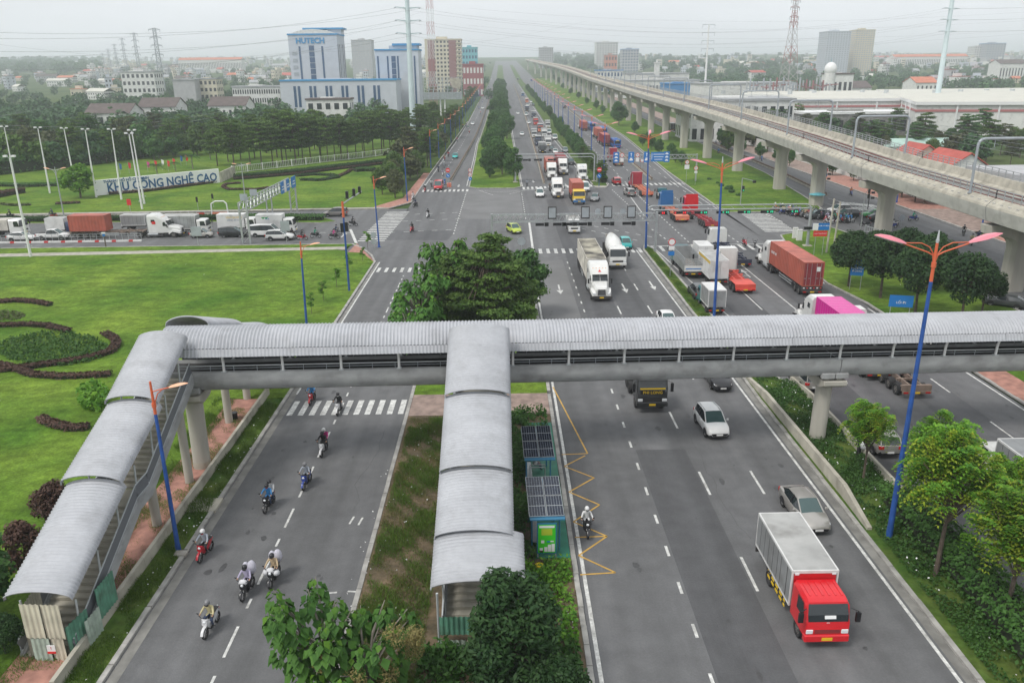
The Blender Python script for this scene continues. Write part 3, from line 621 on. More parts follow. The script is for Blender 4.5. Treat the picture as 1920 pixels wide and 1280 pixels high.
for y in piers:
 h = vz(y)-1.88; g0 = TZ(y)-.3; x = vx(y)
 def ring(z, hx, hy):
  c = .22*min(hx, hy)*2; return [(x-hx, y-hy+c, z), (x-hx, y+hy-c, z), (x-hx+c, y+hy, z), (x+hx-c, y+hy, z), (x+hx, y+hy-c, z), (x+hx, y-hy+c, z), (x+hx-c, y-hy, z), (x-hx+c, y-hy, z)]
 mb = MB(); mb.loft([ring(g0, 1.25, 1.05), ring(h-2.9, 1.2, 1.0), ring(h-2.3, 1.32, 1.0), ring(h-1.9, 1.65, 1.0)], 'concrete_pier'); pr_ = mb.build('pier', va, smooth=.5)
 mb = MB(); mb.loft([ring(h-1.9, 1.68, 1.02), ring(h-1.5, 2.5, 1.02), ring(h-1.2, 4.0, 1.02), ring(h-1.1, 4.6, 1.0), ring(h-.1, 4.75, 1.0)], 'concrete_pier')
 for s in (-2.6, 2.6):
  for q in (-.5, .5): mb.box(x+s-.35, y+q-.25, h-.1, x+s+.35, y+q+.25, h+.16, 'concrete_dark')
 mb.build('crossbeam', va)
def portal(y, first=[None]):
 if first[0] is None:
  r = empty('catenary_portal', (0, 0, 0), 0)
  for nm, x, z0 in (('leg', -4.1, .9), ('leg', 4.5, 1.5)):
   MB().cyl((x, 0, z0), (x, 0, 6.6), .17, .16, 10, 'steel_grey').cyl((x, 0, z0), (x, 0, z0+.12), .3, .3, 10, 'steel_grey').build(nm, r, smooth=.6)
  mb = MB().tube([(-4.1, 0, 6.6), (-4.02, 0, 7.0), (-3.75, 0, 7.3), (-3.3, 0, 7.4), (3.7, 0, 7.4), (4.15, 0, 7.3), (4.42, 0, 7.0), (4.5, 0, 6.6)], .17, 10, 'steel_grey'); mb.build('crossbar', r, smooth=.6)
  mb = MB()
  for x in (-2.1, 1.6):
   mb.cyl((x, 0, 7.3), (x, 0, 6.4), .04, .04, 5, 'steel_grey'); mb.tube([(x, 0, 6.5), (x+.5, .5, 6.2), (x, .9, 6.1)], .03, 4, 'steel_grey')
  mb.build('dropper', r); first[0] = r; freeze(r); o = r
 else: o = copy_tree(first[0])
 o.location = (61.6+vx(y), y, vz(y)); return o
for i, y in enumerate((63, 98, 133, 165, 198, 230, 262, 296, 330, 365, 400, 440, 480, 525, 570)):
 tag(portal(y), nth(i, 'grey pipe portal over the elevated tracks, %s counting away from the viewer', ''), 'portal', 'overhead line portals on the elevated railway')
mb = MB()
for t in (-2.1, 1.6):
 ys = [60, 98, 133, 165, 198, 230, 262, 296, 330, 365, 400]
 for a, b in zip(ys, ys[1:]):
  for dz in (6.1, 7.2): mb.cyl((61.6+t+vx(a), a, vz(a)+dz), (61.6+t+vx(b), b, vz(b)+dz), .018, .018, 3, 'wire', False)
mb.build('overhead_wire', fix=False, label='thin overhead contact wires strung above the elevated railway tracks', cat='wire')
# vehicles (local frame: forward is +Y, origin on the ground under the middle)
def coat(name, col, rough=.3, metal=0.): mat(name, col, rough, metal, var=.05, scale=1.5, coat=.4)
for n_, c_ in dict(car_white=(.70, .70, .69), car_black=(.012, .012, .014), car_grey=(.22, .23, .24), car_teal=(.01, .45, .43), car_lime=(.42, .52, .05), car_red=(.50, .012, .018), car_green=(.02, .30, .06),
                   car_darkgrey=(.06, .065, .07), truck_red=(.62, .012, .02), truck_yellow=(.70, .47, .02), truck_blue=(.02, .14, .36), truck_teal=(.015, .13, .15), truck_orange=(.68, .16, .06), truck_white=(.68, .68, .66),
                   truck_darkred=(.36, .03, .05), truck_magenta=(.62, .01, .28), bus_blue=(.02, .14, .45), truck_navy=(.015, .03, .09), truck_black=(.02, .021, .022)).items(): coat(n_, c_)
coat('car_silver', (.44, .42, .39), .3, .55); coat('car_bronze', (.27, .25, .24), .3, .5)
mat('box_silver', (.36, .37, .375), .45, .45, var=.1, scale=.7, dirt=.3); mat('box_white', (.64, .64, .63), .5, var=.06, scale=.8, dirt=.3); mat('box_roof', (.38, .38, .37), .6, .1, var=.14, scale=.8, dirt=.35)
mat('cont_rust', (.36, .085, .055), .6, var=.12, scale=.6, dirt=.25); mat('cont_rust_top', (.42, .13, .10), .7, var=.2, scale=.5, dirt=.3); mat('cont_maroon', (.24, .03, .035), .6, var=.15, scale=.8)
mat('cont_dirty', (.52, .49, .44), .8, var=.3, scale=.8, dirt=.5); mat('cont_dirty_top', (.46, .43, .34), .9, col2=(.06, .055, .05), scale=.45); mat('tarp_navy', (.025, .035, .05), .8)
mat('skel_red', (.62, .075, .05), .5, var=.12, scale=1); mat('skel_orange', (.60, .20, .12), .55, var=.15, scale=1); mat('skel_brown', (.20, .15, .12), .8, var=.3, scale=1.2); mat('skel_navy', (.03, .035, .06), .6, var=.2, scale=1); mat('skel_darkred', (.33, .04, .05), .6, var=.2, scale=1)
mat('load_grey', (.22, .21, .20), .95, var=.35, scale=1.5, bump=.6); mat('stripe_red', (.55, .03, .03), .5)
_w = {}
def wheel(parent, x, y, r, w_, rimm='rim', lod=0):
 k = (r, w_, rimm)
 if k not in _w:
  t = MB(); prof = [(w_/2*.7, r*.6), (w_/2, r*.82), (w_/2*.85, r*.98), (-w_/2*.85, r*.98), (-w_/2, r*.82), (-w_/2*.7, r*.6)]
  n = 14; t.loft([[(px, pr*math.cos(2*PI*k_/n), r+pr*math.sin(2*PI*k_/n)) for px, pr in prof] for k_ in range(n+1)], 'rubber', closed=True, caps=False)
  d = MB(); d.cyl((-w_/2*.62, 0, r), (w_/2*.62, 0, r), r*.62, r*.62, 12, rimm); d.cyl((w_/2*.62, 0, r), (w_/2*.8, 0, r), r*.2, r*.16, 8, rimm); d.cyl((-w_/2*.62, 0, r), (-w_/2*.8, 0, r), r*.2, r*.16, 8, rimm)
  for k_ in range(5):
   a = 2*PI*k_/5
   for s in (-1, 1): d.bar((s*w_/2*.66, .2*r*math.cos(a), r+.2*r*math.sin(a)), (s*w_/2*.66, .58*r*math.cos(a), r+.58*r*math.sin(a)), .02, .1*r, 'chassis')
  _w[k] = (t.mesh('tyre', smooth=.7), d.mesh('rim', smooth=.6))
 wl = obj('wheel', _w[k][0], parent, (x, y, 0)); obj('rim', _w[k][1], wl); return wl
CAR = dict(
 sedan=dict(L=4.45, W=1.75, st=[(-2.22, .66, .40, .90), (-2.05, .81, .24, 1.03), (-1.2, .87, .2, 1.02), (0, .875, .2, .95), (1.0, .87, .2, .93), (1.7, .83, .2, .83), (2.08, .74, .22, .68), (2.22, .60, .3, .55)], gh=[(-1.95, .63, 1.02), (-1.15, .56, 1.40), (-.2, .58, 1.46), (.25, .58, 1.43), (1.12, .68, .93)], r=.32, ax=1.3),
 hatch=dict(L=3.75, W=1.63, st=[(-1.87, .64, .4, .95), (-1.75, .76, .25, .98), (-1.0, .81, .2, .97), (0, .815, .2, .95), (.9, .81, .2, .93), (1.45, .77, .2, .83), (1.78, .68, .22, .66), (1.87, .55, .3, .55)], gh=[(-1.84, .64, .98), (-1.55, .57, 1.46), (-.4, .6, 1.53), (.2, .59, 1.5), (1.05, .68, .93)], r=.3, ax=1.15),
 suv=dict(L=4.5, W=1.82, st=[(-2.24, .72, .5, 1.05), (-2.12, .85, .32, 1.1), (-1.2, .90, .28, 1.09), (0, .91, .28, 1.07), (1.1, .90, .28, 1.06), (1.8, .86, .28, .98), (2.14, .78, .3, .82), (2.25, .64, .38, .68)], gh=[(-2.2, .70, 1.1), (-1.9, .62, 1.6), (-.6, .66, 1.72), (.2, .65, 1.68), (1.08, .76, 1.06)], r=.36, ax=1.35),
 minisuv=dict(L=4.1, W=1.77, st=[(-2.04, .70, .5, 1.0), (-1.92, .83, .32, 1.06), (-1.1, .88, .28, 1.05), (0, .885, .28, 1.03), (1.0, .88, .28, 1.02), (1.62, .84, .28, .95), (1.95, .76, .3, .8), (2.05, .62, .38, .66)], gh=[(-2.0, .68, 1.06), (-1.7, .61, 1.55), (-.5, .64, 1.66), (.2, .63, 1.62), (1.0, .74, 1.02)], r=.35, ax=1.25),
 mpv=dict(L=4.6, W=1.8, st=[(-2.29, .72, .45, 1.0), (-2.17, .84, .28, 1.07), (-1.2, .89, .24, 1.06), (0, .90, .24, 1.03), (1.1, .89, .24, 1.0), (1.85, .84, .24, .9), (2.2, .74, .26, .74), (2.3, .6, .34, .6)], gh=[(-2.27, .70, 1.07), (-2.05, .63, 1.6), (-.6, .66, 1.72), (.35, .64, 1.64), (1.4, .73, .99)], r=.33, ax=1.35),
 van=dict(L=5.0, W=1.9, st=[(-2.5, .86, .4, 1.1), (-2.45, .93, .3, 1.15), (-1.2, .95, .28, 1.15), (0, .95, .28, 1.15), (1.4, .95, .28, 1.15), (2.1, .92, .28, 1.08), (2.4, .84, .3, .9), (2.5, .74, .36, .7)], gh=[(-2.49, .86, 1.15), (-2.4, .80, 1.95), (-.6, .82, 2.05), (1.1, .80, 2.0), (2.05, .84, 1.08)], r=.34, ax=1.6),
 pickup=dict(L=5.2, W=1.85, st=[(-2.6, .84, .5, 1.05), (-2.5, .9, .4, 1.1), (-1.2, .92, .36, 1.1), (0, .92, .34, 1.1), (1.2, .91, .34, 1.08), (2.0, .87, .34, 1.02), (2.45, .80, .36, .88), (2.6, .66, .42, .72)], gh=[(-.95, .76, 1.1), (-.7, .66, 1.68), (.1, .68, 1.78), (.55, .66, 1.72), (1.4, .76, 1.07)], r=.38, ax=1.6))
def car(kind, col, name, label, lod=0, group=None, cat='car', rack=False, plate='plate_white'):
 p = CAR[kind]; r = empty(name, label=label, cat=cat, group=group); L, st, gh = p['L'], p['st'], p['gh']
 rings = []
 for y, hw_, zb, zt in st: rings.append([(-hw_*.86, y, zb), (-hw_, y, zb+.14), (-hw_*1.0, y, zb+(zt-zb)*.6), (-hw_*.965, y, zt-.07), (-hw_*.86, y, zt), (0, y, zt+.025), (hw_*.86, y, zt), (hw_*.965, y, zt-.07), (hw_*1.0, y, zb+(zt-zb)*.6), (hw_, y, zb+.14), (hw_*.86, y, zb)])
 mb = MB(); mb.loft(rings, lambda i, k: 'black' if k in (10, 0, 9) else col)
 if kind == 'pickup': mb.box(-.72, -2.45, 1.0, .72, -1.05, 1.128, 'chassis')
 for s in (-1, 1):
  for y in (-p['ax'], p['ax']):
   x = s*(p['W']/2-.005); n = 12; arc = [(y+(p['r']+.07)*math.cos(PI*k/n), p['r']+(p['r']+.07)*math.sin(PI*k/n)) for k in range(n+1)]
   mb.add([(x+s*.012, a, b) for a, b in arc], [tuple(range(n+1)) if s < 0 else tuple(range(n, -1, -1))], 'black')
 body = mb.build('body', r, smooth=.75)
 def gring(i):
  y, w_, z = gh[i]; wb = (.93*p['W']/2 if 0 < i < len(gh)-1 else w_+.03); zb = lerp([(a, d) for a, b, c, d in st], y)-.03
  return [(-wb, y, zb), (-w_, y, z-.05 if 0 < i < len(gh)-1 else zb+.012), (-w_*.8, y, z if 0 < i < len(gh)-1 else zb+.015), (0, y, z+.02 if 0 < i < len(gh)-1 else zb+.02), (w_*.8, y, z if 0 < i < len(gh)-1 else zb+.015), (w_, y, z-.05 if 0 < i < len(gh)-1 else zb+.012), (wb, y, zb)]
 R_ = [gring(i) for i in range(len(gh))]; n = len(gh)
 def pane(nm, rr, k0, k1, m):
  mb = MB(); mb.loft([q[k0:k1+1] for q in rr], m, closed=False, caps=False); return mb.build(nm, r, smooth=.6)
 pane('rear_window', R_[0:2], 1, 5, 'glass_dark'); pane('windscreen', R_[n-2:n], 1, 5, 'glass_green'); pane('roof', R_[1:n-1], 1, 5, col)
 pane('side_window', R_, 0, 1, 'glass_dark'); pane('side_window', R_, 5, 6, 'glass_dark')
 mb = MB()
 for s, (a, b) in ((-1, (0, 1)), (1, (6, 5))):
  off = Vector((s*.012, 0, .004))
  for i, j in ((0, 1), (n-2, n-1)): mb.bar(Vector(R_[i][a])*.0+Vector(R_[i][b])+off, Vector(R_[j][b])+off, .07, .05, col)
  m_ = 2; mb.bar(Vector(R_[m_][a])+off, Vector(R_[m_][b])+off, .05, .09, 'black')
  for i in range(1, n-2): mb.bar(Vector(R_[i][b])+off, Vector(R_[i+1][b])+off, .05, .05, col)
  if rack: mb.bar(Vector(R_[1][b])+Vector((-s*.06, .1, .09)), Vector(R_[n-2][b])+Vector((-s*.06, -.05, .09)), .04, .04, 'galv')
 mb.build('pillar', r)
 for s in (-1, 1):
  for y in (-p['ax'], p['ax']): wheel(r, s*(p['W']/2-.09), y, p['r'], .21)
  yf, wf, zf = st[-2][0], st[-2][1], st[-2][3]
  MB().hexa([(s*wf*.55, yf+.045, zf-.16), (s*wf*1.0, yf-.06, zf-.13), (s*wf*1.05, yf-.32, zf-.02), (s*wf*.62, yf-.05, zf-.0), (s*wf*.55, yf+.02, zf-.03), (s*wf*.98, yf-.07, zf+.0), (s*wf*1.04, yf-.34, zf+.07), (s*wf*.6, yf-.12, zf+.03)], 'lamp_glass').build('headlight', r)
  yr, wr, zr = st[0][0], st[0][1], st[0][3]
  MB().box(s*wr*.7, yr-.03, zr-.24, s*(wr+.12), yr+.14, zr-.02, 'tail_red').build('tail_light', r)
  MB().box(s*(p['W']/2+.02), gh[-1][0]-.42, 1.0 if kind not in ('sedan', 'hatch') else .93, s*(p['W']/2+.2), gh[-1][0]-.3, 1.16 if kind not in ('sedan', 'hatch') else 1.07, col).build('mirror', r, bevel=.03)
 yf, wf, zb, zf = st[-1]
 MB().hexa([(-wf*.85, yf-.02, zb+.02), (wf*.85, yf-.02, zb+.02), (wf*.85, yf+.015, zb+.02), (-wf*.85, yf+.015, zb+.02), (-wf*.98, yf-.05, zf-.07), (wf*.98, yf-.05, zf-.07), (wf*.98, yf+.02, zf-.06), (-wf*.98, yf+.02, zf-.06)], 'black').build('grille', r)
 mb = MB().box(-.24, yf+.016, zb+.07, .24, yf+.03, zb+.19, plate); mb.build('front_plate', r); MB().box(-.24, st[0][0]-.035, .5, .24, st[0][0]-.015, .62, plate).build('rear_plate', r)
 freeze(r); return r
def put(r, p, L=0, head=1, rz=0):
 r.location = (p.x, p.y+L/2, p.z); r.rotation_euler = (0, 0, (0 if head > 0 else PI)+rz)
 if p.y > 330: r.rotation_euler[0] = math.atan(.013)*head
 return r
def side(r, p, W, rz=-PI/2):
 r.location = (p.x, p.y+W/2, p.z); r.rotation_euler = (0, 0, rz); return r
# lorry parts
def twin(r, y, w_=2.3, rr=.5, front=False, rimm='rim_dull'):
 for s in (-1, 1): wheel(r, s*(w_/2-(.15 if front else .27)), y, rr, .28 if front else .55, rimm)
def rails(r, y0, y1, z=.95, w_=.9, m='chassis', name='chassis'):
 mb = MB()
 for s in (-1, 1): mb.box(s*w_/2-.07, y0, z-.28, s*w_/2+.07, y1, z, m)
 n = max(2, int((y1-y0)/1.2))
 for k in range(n+1):
  y = y0+(y1-y0)*k/n; mb.box(-w_/2, y-.06, z-.22, w_/2, y+.06, z-.05, m)
 return mb.build(name, r)
def lights_rear(r, y, w_, z, plate='plate_yellow', m='chassis'):
 MB().box(-w_/2, y-.06, z, w_/2, y+.04, z+.22, m).build('rear_bumper', r)
 for s in (-1, 1): MB().box(s*w_*.30, y-.085, z+.04, s*w_*.46, y-.055, z+.17, 'tail_red').build('tail_light', r)
 MB().box(-.25, y-.08, z+.03, .25, y-.062, z+.17, plate).build('rear_plate', r)
def bonnet_cab(r, yf, col='truck_white', sleeper=True, stack=True, hi=3.85, plate='plate_yellow', accent=None):
 mb = MB(); ring = lambda y, w_, z0, z1, t=.8: [(-w_, y, z0), (-w_, y, z0+(z1-z0)*.75), (-w_*t, y, z1), (w_*t, y, z1), (w_, y, z0+(z1-z0)*.75), (w_, y, z0)]
 mb.loft([ring(yf-2.05, .98, .75, 2.05), ring(yf-1.0, .86, .75, 1.88), ring(yf-.18, .72, .72, 1.68), ring(yf-.05, .66, .75, 1.5)], col); mb.build('bonnet', r, smooth=.5)
 for s in (-1, 1):
  mb = MB(); mb.loft([[(s*.7, yf-1.95, .6), (s*.7, yf-1.95, 1.1), (s*1.2, yf-1.95, 1.0), (s*1.22, yf-1.95, .6)], [(s*.6, yf-1.3, .95), (s*.6, yf-1.3, 1.42), (s*1.2, yf-1.3, 1.34), (s*1.24, yf-1.3, 1.0)], [(s*.6, yf-.6, .8), (s*.6, yf-.6, 1.3), (s*1.15, yf-.6, 1.2), (s*1.2, yf-.6, .85)], [(s*.6, yf-.12, .62), (s*.6, yf-.12, 1.1), (s*1.0, yf-.12, 1.0), (s*1.05, yf-.12, .62)]], col); mb.build('wing', r, smooth=.5)
  MB().box(s*.68, yf-.14, .82, s*1.02, yf-.06, 1.05, 'lamp_glass').build('headlight', r, bevel=.03)
  mb = MB(); mb.tube([(s*1.02, yf-2.05, 2.3), (s*1.38, yf-1.95, 2.3), (s*1.38, yf-1.95, 1.75), (s*1.02, yf-2.05, 1.75)], .025, 5, 'chassis').box(s*1.28, yf-2.05, 1.75, s*1.46, yf-1.93, 2.3, 'black'); mb.build('mirror', r)
 mb = MB().hexa([(-.5, yf-.1, .8), (.5, yf-.1, .8), (.5, yf+.01, .8), (-.5, yf+.01, .8), (-.42, yf-.14, 1.5), (.42, yf-.14, 1.5), (.42, yf-.03, 1.5), (-.42, yf-.03, 1.5)], 'chrome')
 for k in range(7): mb.box(-.44, yf-.02+.0, .86+.085*k, .44, yf+.025-.006*k, .9+.085*k, 'black')
 mb.build('grille', r)
 MB().box(-1.2, yf-.2, .38, 1.2, yf+.1, .72, 'chassis').box(-1.15, yf-.1, .7, 1.15, yf+.06, .74, col).build('bumper', r, bevel=.04); MB().box(-.25, yf+.1, .47, .25, yf+.12, .62, plate).build('front_plate', r)
 yc = yf-2.0; yb = yc-(3.2 if sleeper else 1.6)
 mb = MB(); rg = lambda y, w_, z1, t=.88: [(-w_, y, .85), (-w_, y, z1-.3), (-w_*t, y, z1), (w_*t, y, z1), (w_, y, z1-.3), (w_, y, .85)]
 if sleeper: mb.loft([rg(yc+.05, 1.02, 2.02), rg(yc-.42, 1.08, 2.85), rg(yc-.9, 1.15, 3.3), rg(yc-1.9, 1.22, hi), rg(yb, 1.24, hi-.02)], col)
 else: mb.loft([rg(yc+.05, 1.02, 2.02), rg(yc-.42, 1.06, 2.7), rg(yc-.7, 1.08, 2.85), rg(yb, 1.08, 2.85)], col)
 mb.build('cab', r, smooth=.45)
 for s in (-1, 1):
  MB().add([(s*.03, yc+.095, 2.06), (s*.92, yc+.09, 2.04), (s*.90, yc-.36, 2.74), (s*.03, yc-.34, 2.78)], [(0, 1, 2, 3)], 'glass_dark').build('windscreen', r)
  MB().add([(s*1.105, yc-.12, 1.95), (s*1.145, yc-1.05, 1.95), (s*1.145, yc-1.05, 2.6), (s*1.10, yc-.42, 2.62)], [(0, 1, 2, 3)], 'glass_dark').build('side_window', r)
  if sleeper: MB().add([(s*1.248, yc-1.9, 2.55), (s*1.262, yc-2.6, 2.55), (s*1.262, yc-2.6, 3.05), (s*1.246, yc-2.0, 3.05)], [(0, 1, 2, 3)], 'glass_dark').build('side_window', r)
  mb = MB().cyl((s*1.0, yb+1.5, .62), (s*1.0, yb-.2, .62), .3, .3, 10, 'galv').box(s*.72, yb+1.6, .3, s*1.2, yb+2.3, .62, 'chassis'); mb.build('fuel_tank', r, smooth=.6)
  if stack: MB().cyl((s*1.12, yb-.16, .9), (s*1.12, yb-.16, 3.5), .075, .075, 8, 'galv').build('exhaust_stack', r, smooth=.6)
 MB().box(-.86, yc-.3, 2.82, .86, yc+.02, 2.86, col).build('sun_visor', r)
 for k in range(5): MB().box(-.8+.38*k, yc-1.02, 3.34, -.7+.38*k, yc-.94, 3.40, 'amber').build('roof_light', r)
 if accent:
  MB().add([(-.2, yc-.55, 2.99), (.2, yc-.55, 2.99), (0, yc-.82, 3.24)], [(0, 1, 2)], accent).build('roof_emblem', r)
 rails(r, yf-7.4, yf-.4, 1.0, .9)
 twin(r, yf-1.25, 2.4, .52, True); twin(r, yf-5.4, 2.45, .52); twin(r, yf-6.7, 2.45, .52)
 MB().cyl((0, yf-6.05, 1.02), (0, yf-6.05, 1.18), .5, .45, 12, 'chassis').build('fifth_wheel', r)
 return yf-6.05
def flat_cab(r, yf, col='truck_white', W=2.4, H=2.95, L=2.1, z0=.6, lower='black', plate='plate_yellow', visor=None, big=True):
 hw_ = W/2; mb = MB(); zs = z0+(H-z0)*.43
 rg = lambda y, w_, zt, zb: [(-w_, y, zb), (-w_, y, zs), (-w_*.97, y, zt-.18), (-w_*.86, y, zt), (w_*.86, y, zt), (w_*.97, y, zt-.18), (w_, y, zs), (w_, y, zb)]
 mb.loft([rg(yf-L, hw_, H-.02, z0), rg(yf-.55, hw_, H, z0), rg(yf-.28, hw_*.99, H-.1, z0), rg(yf-.1, hw_*.97, zs+.35, z0), rg(yf, hw_*.95, zs+.02, z0)], lambda i, k: col); mb.build('cab', r, smooth=.5)
 a, b = (yf+.012, zs+.05), (yf-.30, H-.2)
 MB().add([(-hw_*.88, a[0]-.02, a[1]), (hw_*.88, a[0]-.02, a[1]), (hw_*.9, yf-.10+.02, zs+.37), (hw_*.86, b[0]+.045, b[1]+.02), (-hw_*.86, b[0]+.045, b[1]+.02), (-hw_*.9, yf-.10+.02, zs+.37)], [(0, 1, 2, 5), (5, 2, 3, 4)], 'glass_dark').build('windscreen', r)
 for s in (-1, 1):
  MB().add([(s*(hw_+.008), yf-.25, zs+.04), (s*(hw_+.008), yf-1.2, zs+.04), (s*(hw_*.975+.008), yf-1.2, H-.28), (s*(hw_*.975+.008), yf-.5, H-.28)], [(0, 1, 2, 3)], 'glass_dark').build('side_window', r)
  MB().box(s*hw_*.62, yf-.06, z0+.18, s*hw_*.94, yf+.03, z0+.42, 'lamp_glass').build('headlight', r, bevel=.03)
  mb = MB().tube([(s*hw_*.98, yf-.15, H-.35), (s*(hw_+.28), yf+.02, H-.4), (s*(hw_+.28), yf+.02, zs+.1)], .025, 5, 'black').box(s*(hw_+.16), yf-.02, zs+.1, s*(hw_+.38), yf+.1, H-.45, 'black'); mb.build('mirror', r)
 mb = MB().box(-hw_*.6, yf+.0, z0+.2, hw_*.6, yf+.02, z0+.45, lower)
 for k in range(3): mb.box(-hw_*.56, yf+.018, z0+.24+.07*k, hw_*.56, yf+.034, z0+.265+.07*k, 'chassis')
 mb.build('grille', r)
 MB().box(-hw_, yf-.25, z0-.25, hw_, yf+.08, z0+.14, col if lower == 'black' else lower).build('bumper', r, bevel=.05); MB().box(-.25, yf+.08, z0-.14, .25, yf+.1, z0+.02, plate).build('front_plate', r)
 if visor: MB().hexa([(-hw_*.9, yf-.3, H-.12), (hw_*.9, yf-.3, H-.12), (hw_*.9, yf+.06, H-.24), (-hw_*.9, yf+.06, H-.24), (-hw_*.9, yf-.3, H-.06), (hw_*.9, yf-.3, H-.06), (hw_*.9, yf+.06, H-.2), (-hw_*.9, yf+.06, H-.2)], visor).build('sun_visor', r)
def container(r, y0, y1, z0=1.25, H=2.75, m='cont_rust', top=None, door=None, name='container', W=2.44):
 hw_ = W/2; n = int((y1-y0)/.14); mb = MB(); top = top or m
 for s in (-1, 1):
  rows = []
  for k in range(n+1):
   y = y0+.1+(y1-y0-.2)*k/n; x = s*(hw_-.005-(.036 if k % 4 < 2 else 0)); rows.append([(x, y, z0+.12), (x, y, z0+H-.1)])
  mb.loft(rows, m, closed=False, caps=False)
 rows = []
 for k in range(n+1): rows.append([(-hw_+.06, y0+.08+(y1-y0-.16)*k/n, z0+H-(.02 if k % 4 < 2 else 0)), (hw_-.06, y0+.08+(y1-y0-.16)*k/n, z0+H-(.02 if k % 4 < 2 else 0))])
 mb.loft(rows, top, closed=False, caps=False); mb.poly([(-hw_+.05, y1-.05, z0+.1), (hw_-.05, y1-.05, z0+.1), (hw_-.05, y1-.05, z0+H-.05), (-hw_+.05, y1-.05, z0+H-.05)], m)
 mb.box(-hw_+.04, y0+.05, z0+.02, hw_-.04, y1-.05, z0+.14, m)
 b = mb.build(name, r, fix=True)
 mb = MB()
 for y in (y0, y1-.12):
  for s in (-1, 1): mb.box(s*hw_, y, z0, s*(hw_-.13), y+.12, z0+H, m)
  mb.box(-hw_, y+.003, z0+H-.12, hw_, y+.117, z0+H-.003, m); mb.box(-hw_, y+.003, z0+.003, hw_, y+.117, z0+.14, m)
 for s in (-1, 1): mb.box(s*hw_*.998, y0+.1, z0+H-.1, s*(hw_-.08), y1-.1, z0+H-.004, m); mb.box(s*hw_*.998, y0+.1, z0+.004, s*(hw_-.08), y1-.1, z0+.13, m)
 mb.build('frame', b)
 for s in (-1, 1):
  mb = MB().box(s*.015, y0+.015, z0+.14, s*(hw_-.13), y0+.05, z0+H-.12, door or m)
  for z in (.6, 1.2, 1.8): mb.box(s*.06, y0-.0, z0+z, s*(hw_-.18), y0+.015, z0+z+.22, door or m)
  for x in (.3, .82): mb.cyl((s*x, y0-.035, z0+.12), (s*x, y0-.035, z0+H-.1), .022, .022, 5, 'galv'); mb.box(s*x, y0-.05, z0+.95, s*(x+.3), y0-.03, z0+1.0, 'galv')
  if s > 0: mb.box(.3, y0-.012, z0+1.75, .8, y0-.002, z0+2.35, 'plate_white') if False else None
  mb.build('door', b)
 return b
def trailer(r, y0, y1, m='chassis', axles=3, wide=False, z=1.22, plate='plate_yellow', bed=None):
 mb = MB()
 for s in (-1, 1): mb.box(s*.55, y0+.1, z-.42, s*.42, y1-2.6, z-.04, m); mb.box(s*.55, y1-2.61, z-.22, s*.42, y1, z-.042, m)
 k = y0+.3
 n = 8
 for i in range(n+1):
  y = y0+.25+(y1-y0-.4)*i/n; mb.box(-1.22 if i in (0, 3, 6, n) else -.9, y-.09, z-.2, 1.22 if i in (0, 3, 6, n) else .9, y+.09, z-.035, m)
 mb.box(-1.22, y0, z-.5, 1.22, y0+.16, z, m); mb.box(-1.2, y1-.3, z-.2, 1.2, y1, z+.02, m)
 if bed: mb.box(-1.22, y0+.02, z-.03, 1.22, y0+2.4, z+.02, bed)
 for s in (-1, 1): mb.box(s*.45, y1-3.4, .35, s*.6, y1-3.25, z-.2, 'chassis')
 mb.build('trailer_frame', r)
 ya = y0+(1.15 if axles == 3 else 1.2)
 for a in range(axles): twin(r, ya+1.32*a, 2.48, .5)
 for s in (-1, 1): MB().box(s*1.22, y0+.5+1.32*axles+.5, .55, s*1.18, y1-4.2, .68, 'galv').box(s*1.22, y0+.5+1.32*axles+.5, .85, s*1.18, y1-4.2, .98, 'galv').build('side_guard', r)
 lights_rear(r, y0-.05, 2.4, z-.72, plate, m)
def boxbody(r, y0, y1, z0, H, W=2.2, side_m='box_silver', roof_m='box_roof', edge='box_white', door=True, band=None):
 hw_ = W/2; mb = MB().box(-hw_, y0, z0, hw_, y1, z0+H, side_m); b = mb.build('cargo_box', r)
 MB().box(-hw_+.06, y0+.06, z0+H-.01, hw_-.06, y1-.06, z0+H+.02, roof_m).build('roof_panel', b)
 mb = MB()
 for s in (-1, 1):
  mb.box(s*(hw_+.012), y0-.01, z0+H-.1, s*(hw_-.06), y1+.01, z0+H+.03, edge); mb.box(s*(hw_+.012), y0-.01, z0-.02, s*(hw_-.06), y1+.01, z0+.1, edge)
  for y in (y0-.012, y1-.06): mb.box(s*(hw_+.014), y, z0+.1, s*(hw_-.06), y+.072, z0+H-.1, edge)
 mb.box(-hw_+.06, y1-.05, z0+H-.12, hw_-.06, y1+.03, z0+H+.028, edge); mb.box(-hw_+.06, y0-.02, z0+H-.1, hw_-.06, y0+.05, z0+H+.028, edge)
 n = int((y1-y0)/.62)
 for k in range(1, n):
  for s in (-1, 1): mb.box(s*(hw_+.006), y0+(y1-y0)*k/n-.012, z0+.1, s*hw_, y0+(y1-y0)*k/n+.012, z0+H-.1, 'chassis' if side_m == 'box_silver' else edge)
 mb.build('edge_trim', b)
 if band:
  for s in (-1, 1): MB().box(s*(hw_+.008), y0+.1, z0+H-.45, s*hw_, y1-.1, z0+H-.12, band).build('colour_band', b)
 if door:
  for s in (-1, 1):
   mb = MB().box(s*.02, y0-.03, z0+.1, s*(hw_-.08), y0-.004, z0+H-.12, side_m).cyl((s*.12, y0-.05, z0+.05), (s*.12, y0-.05, z0+H-.1), .02, .02, 5, 'galv'); mb.build('door', b)
 return b
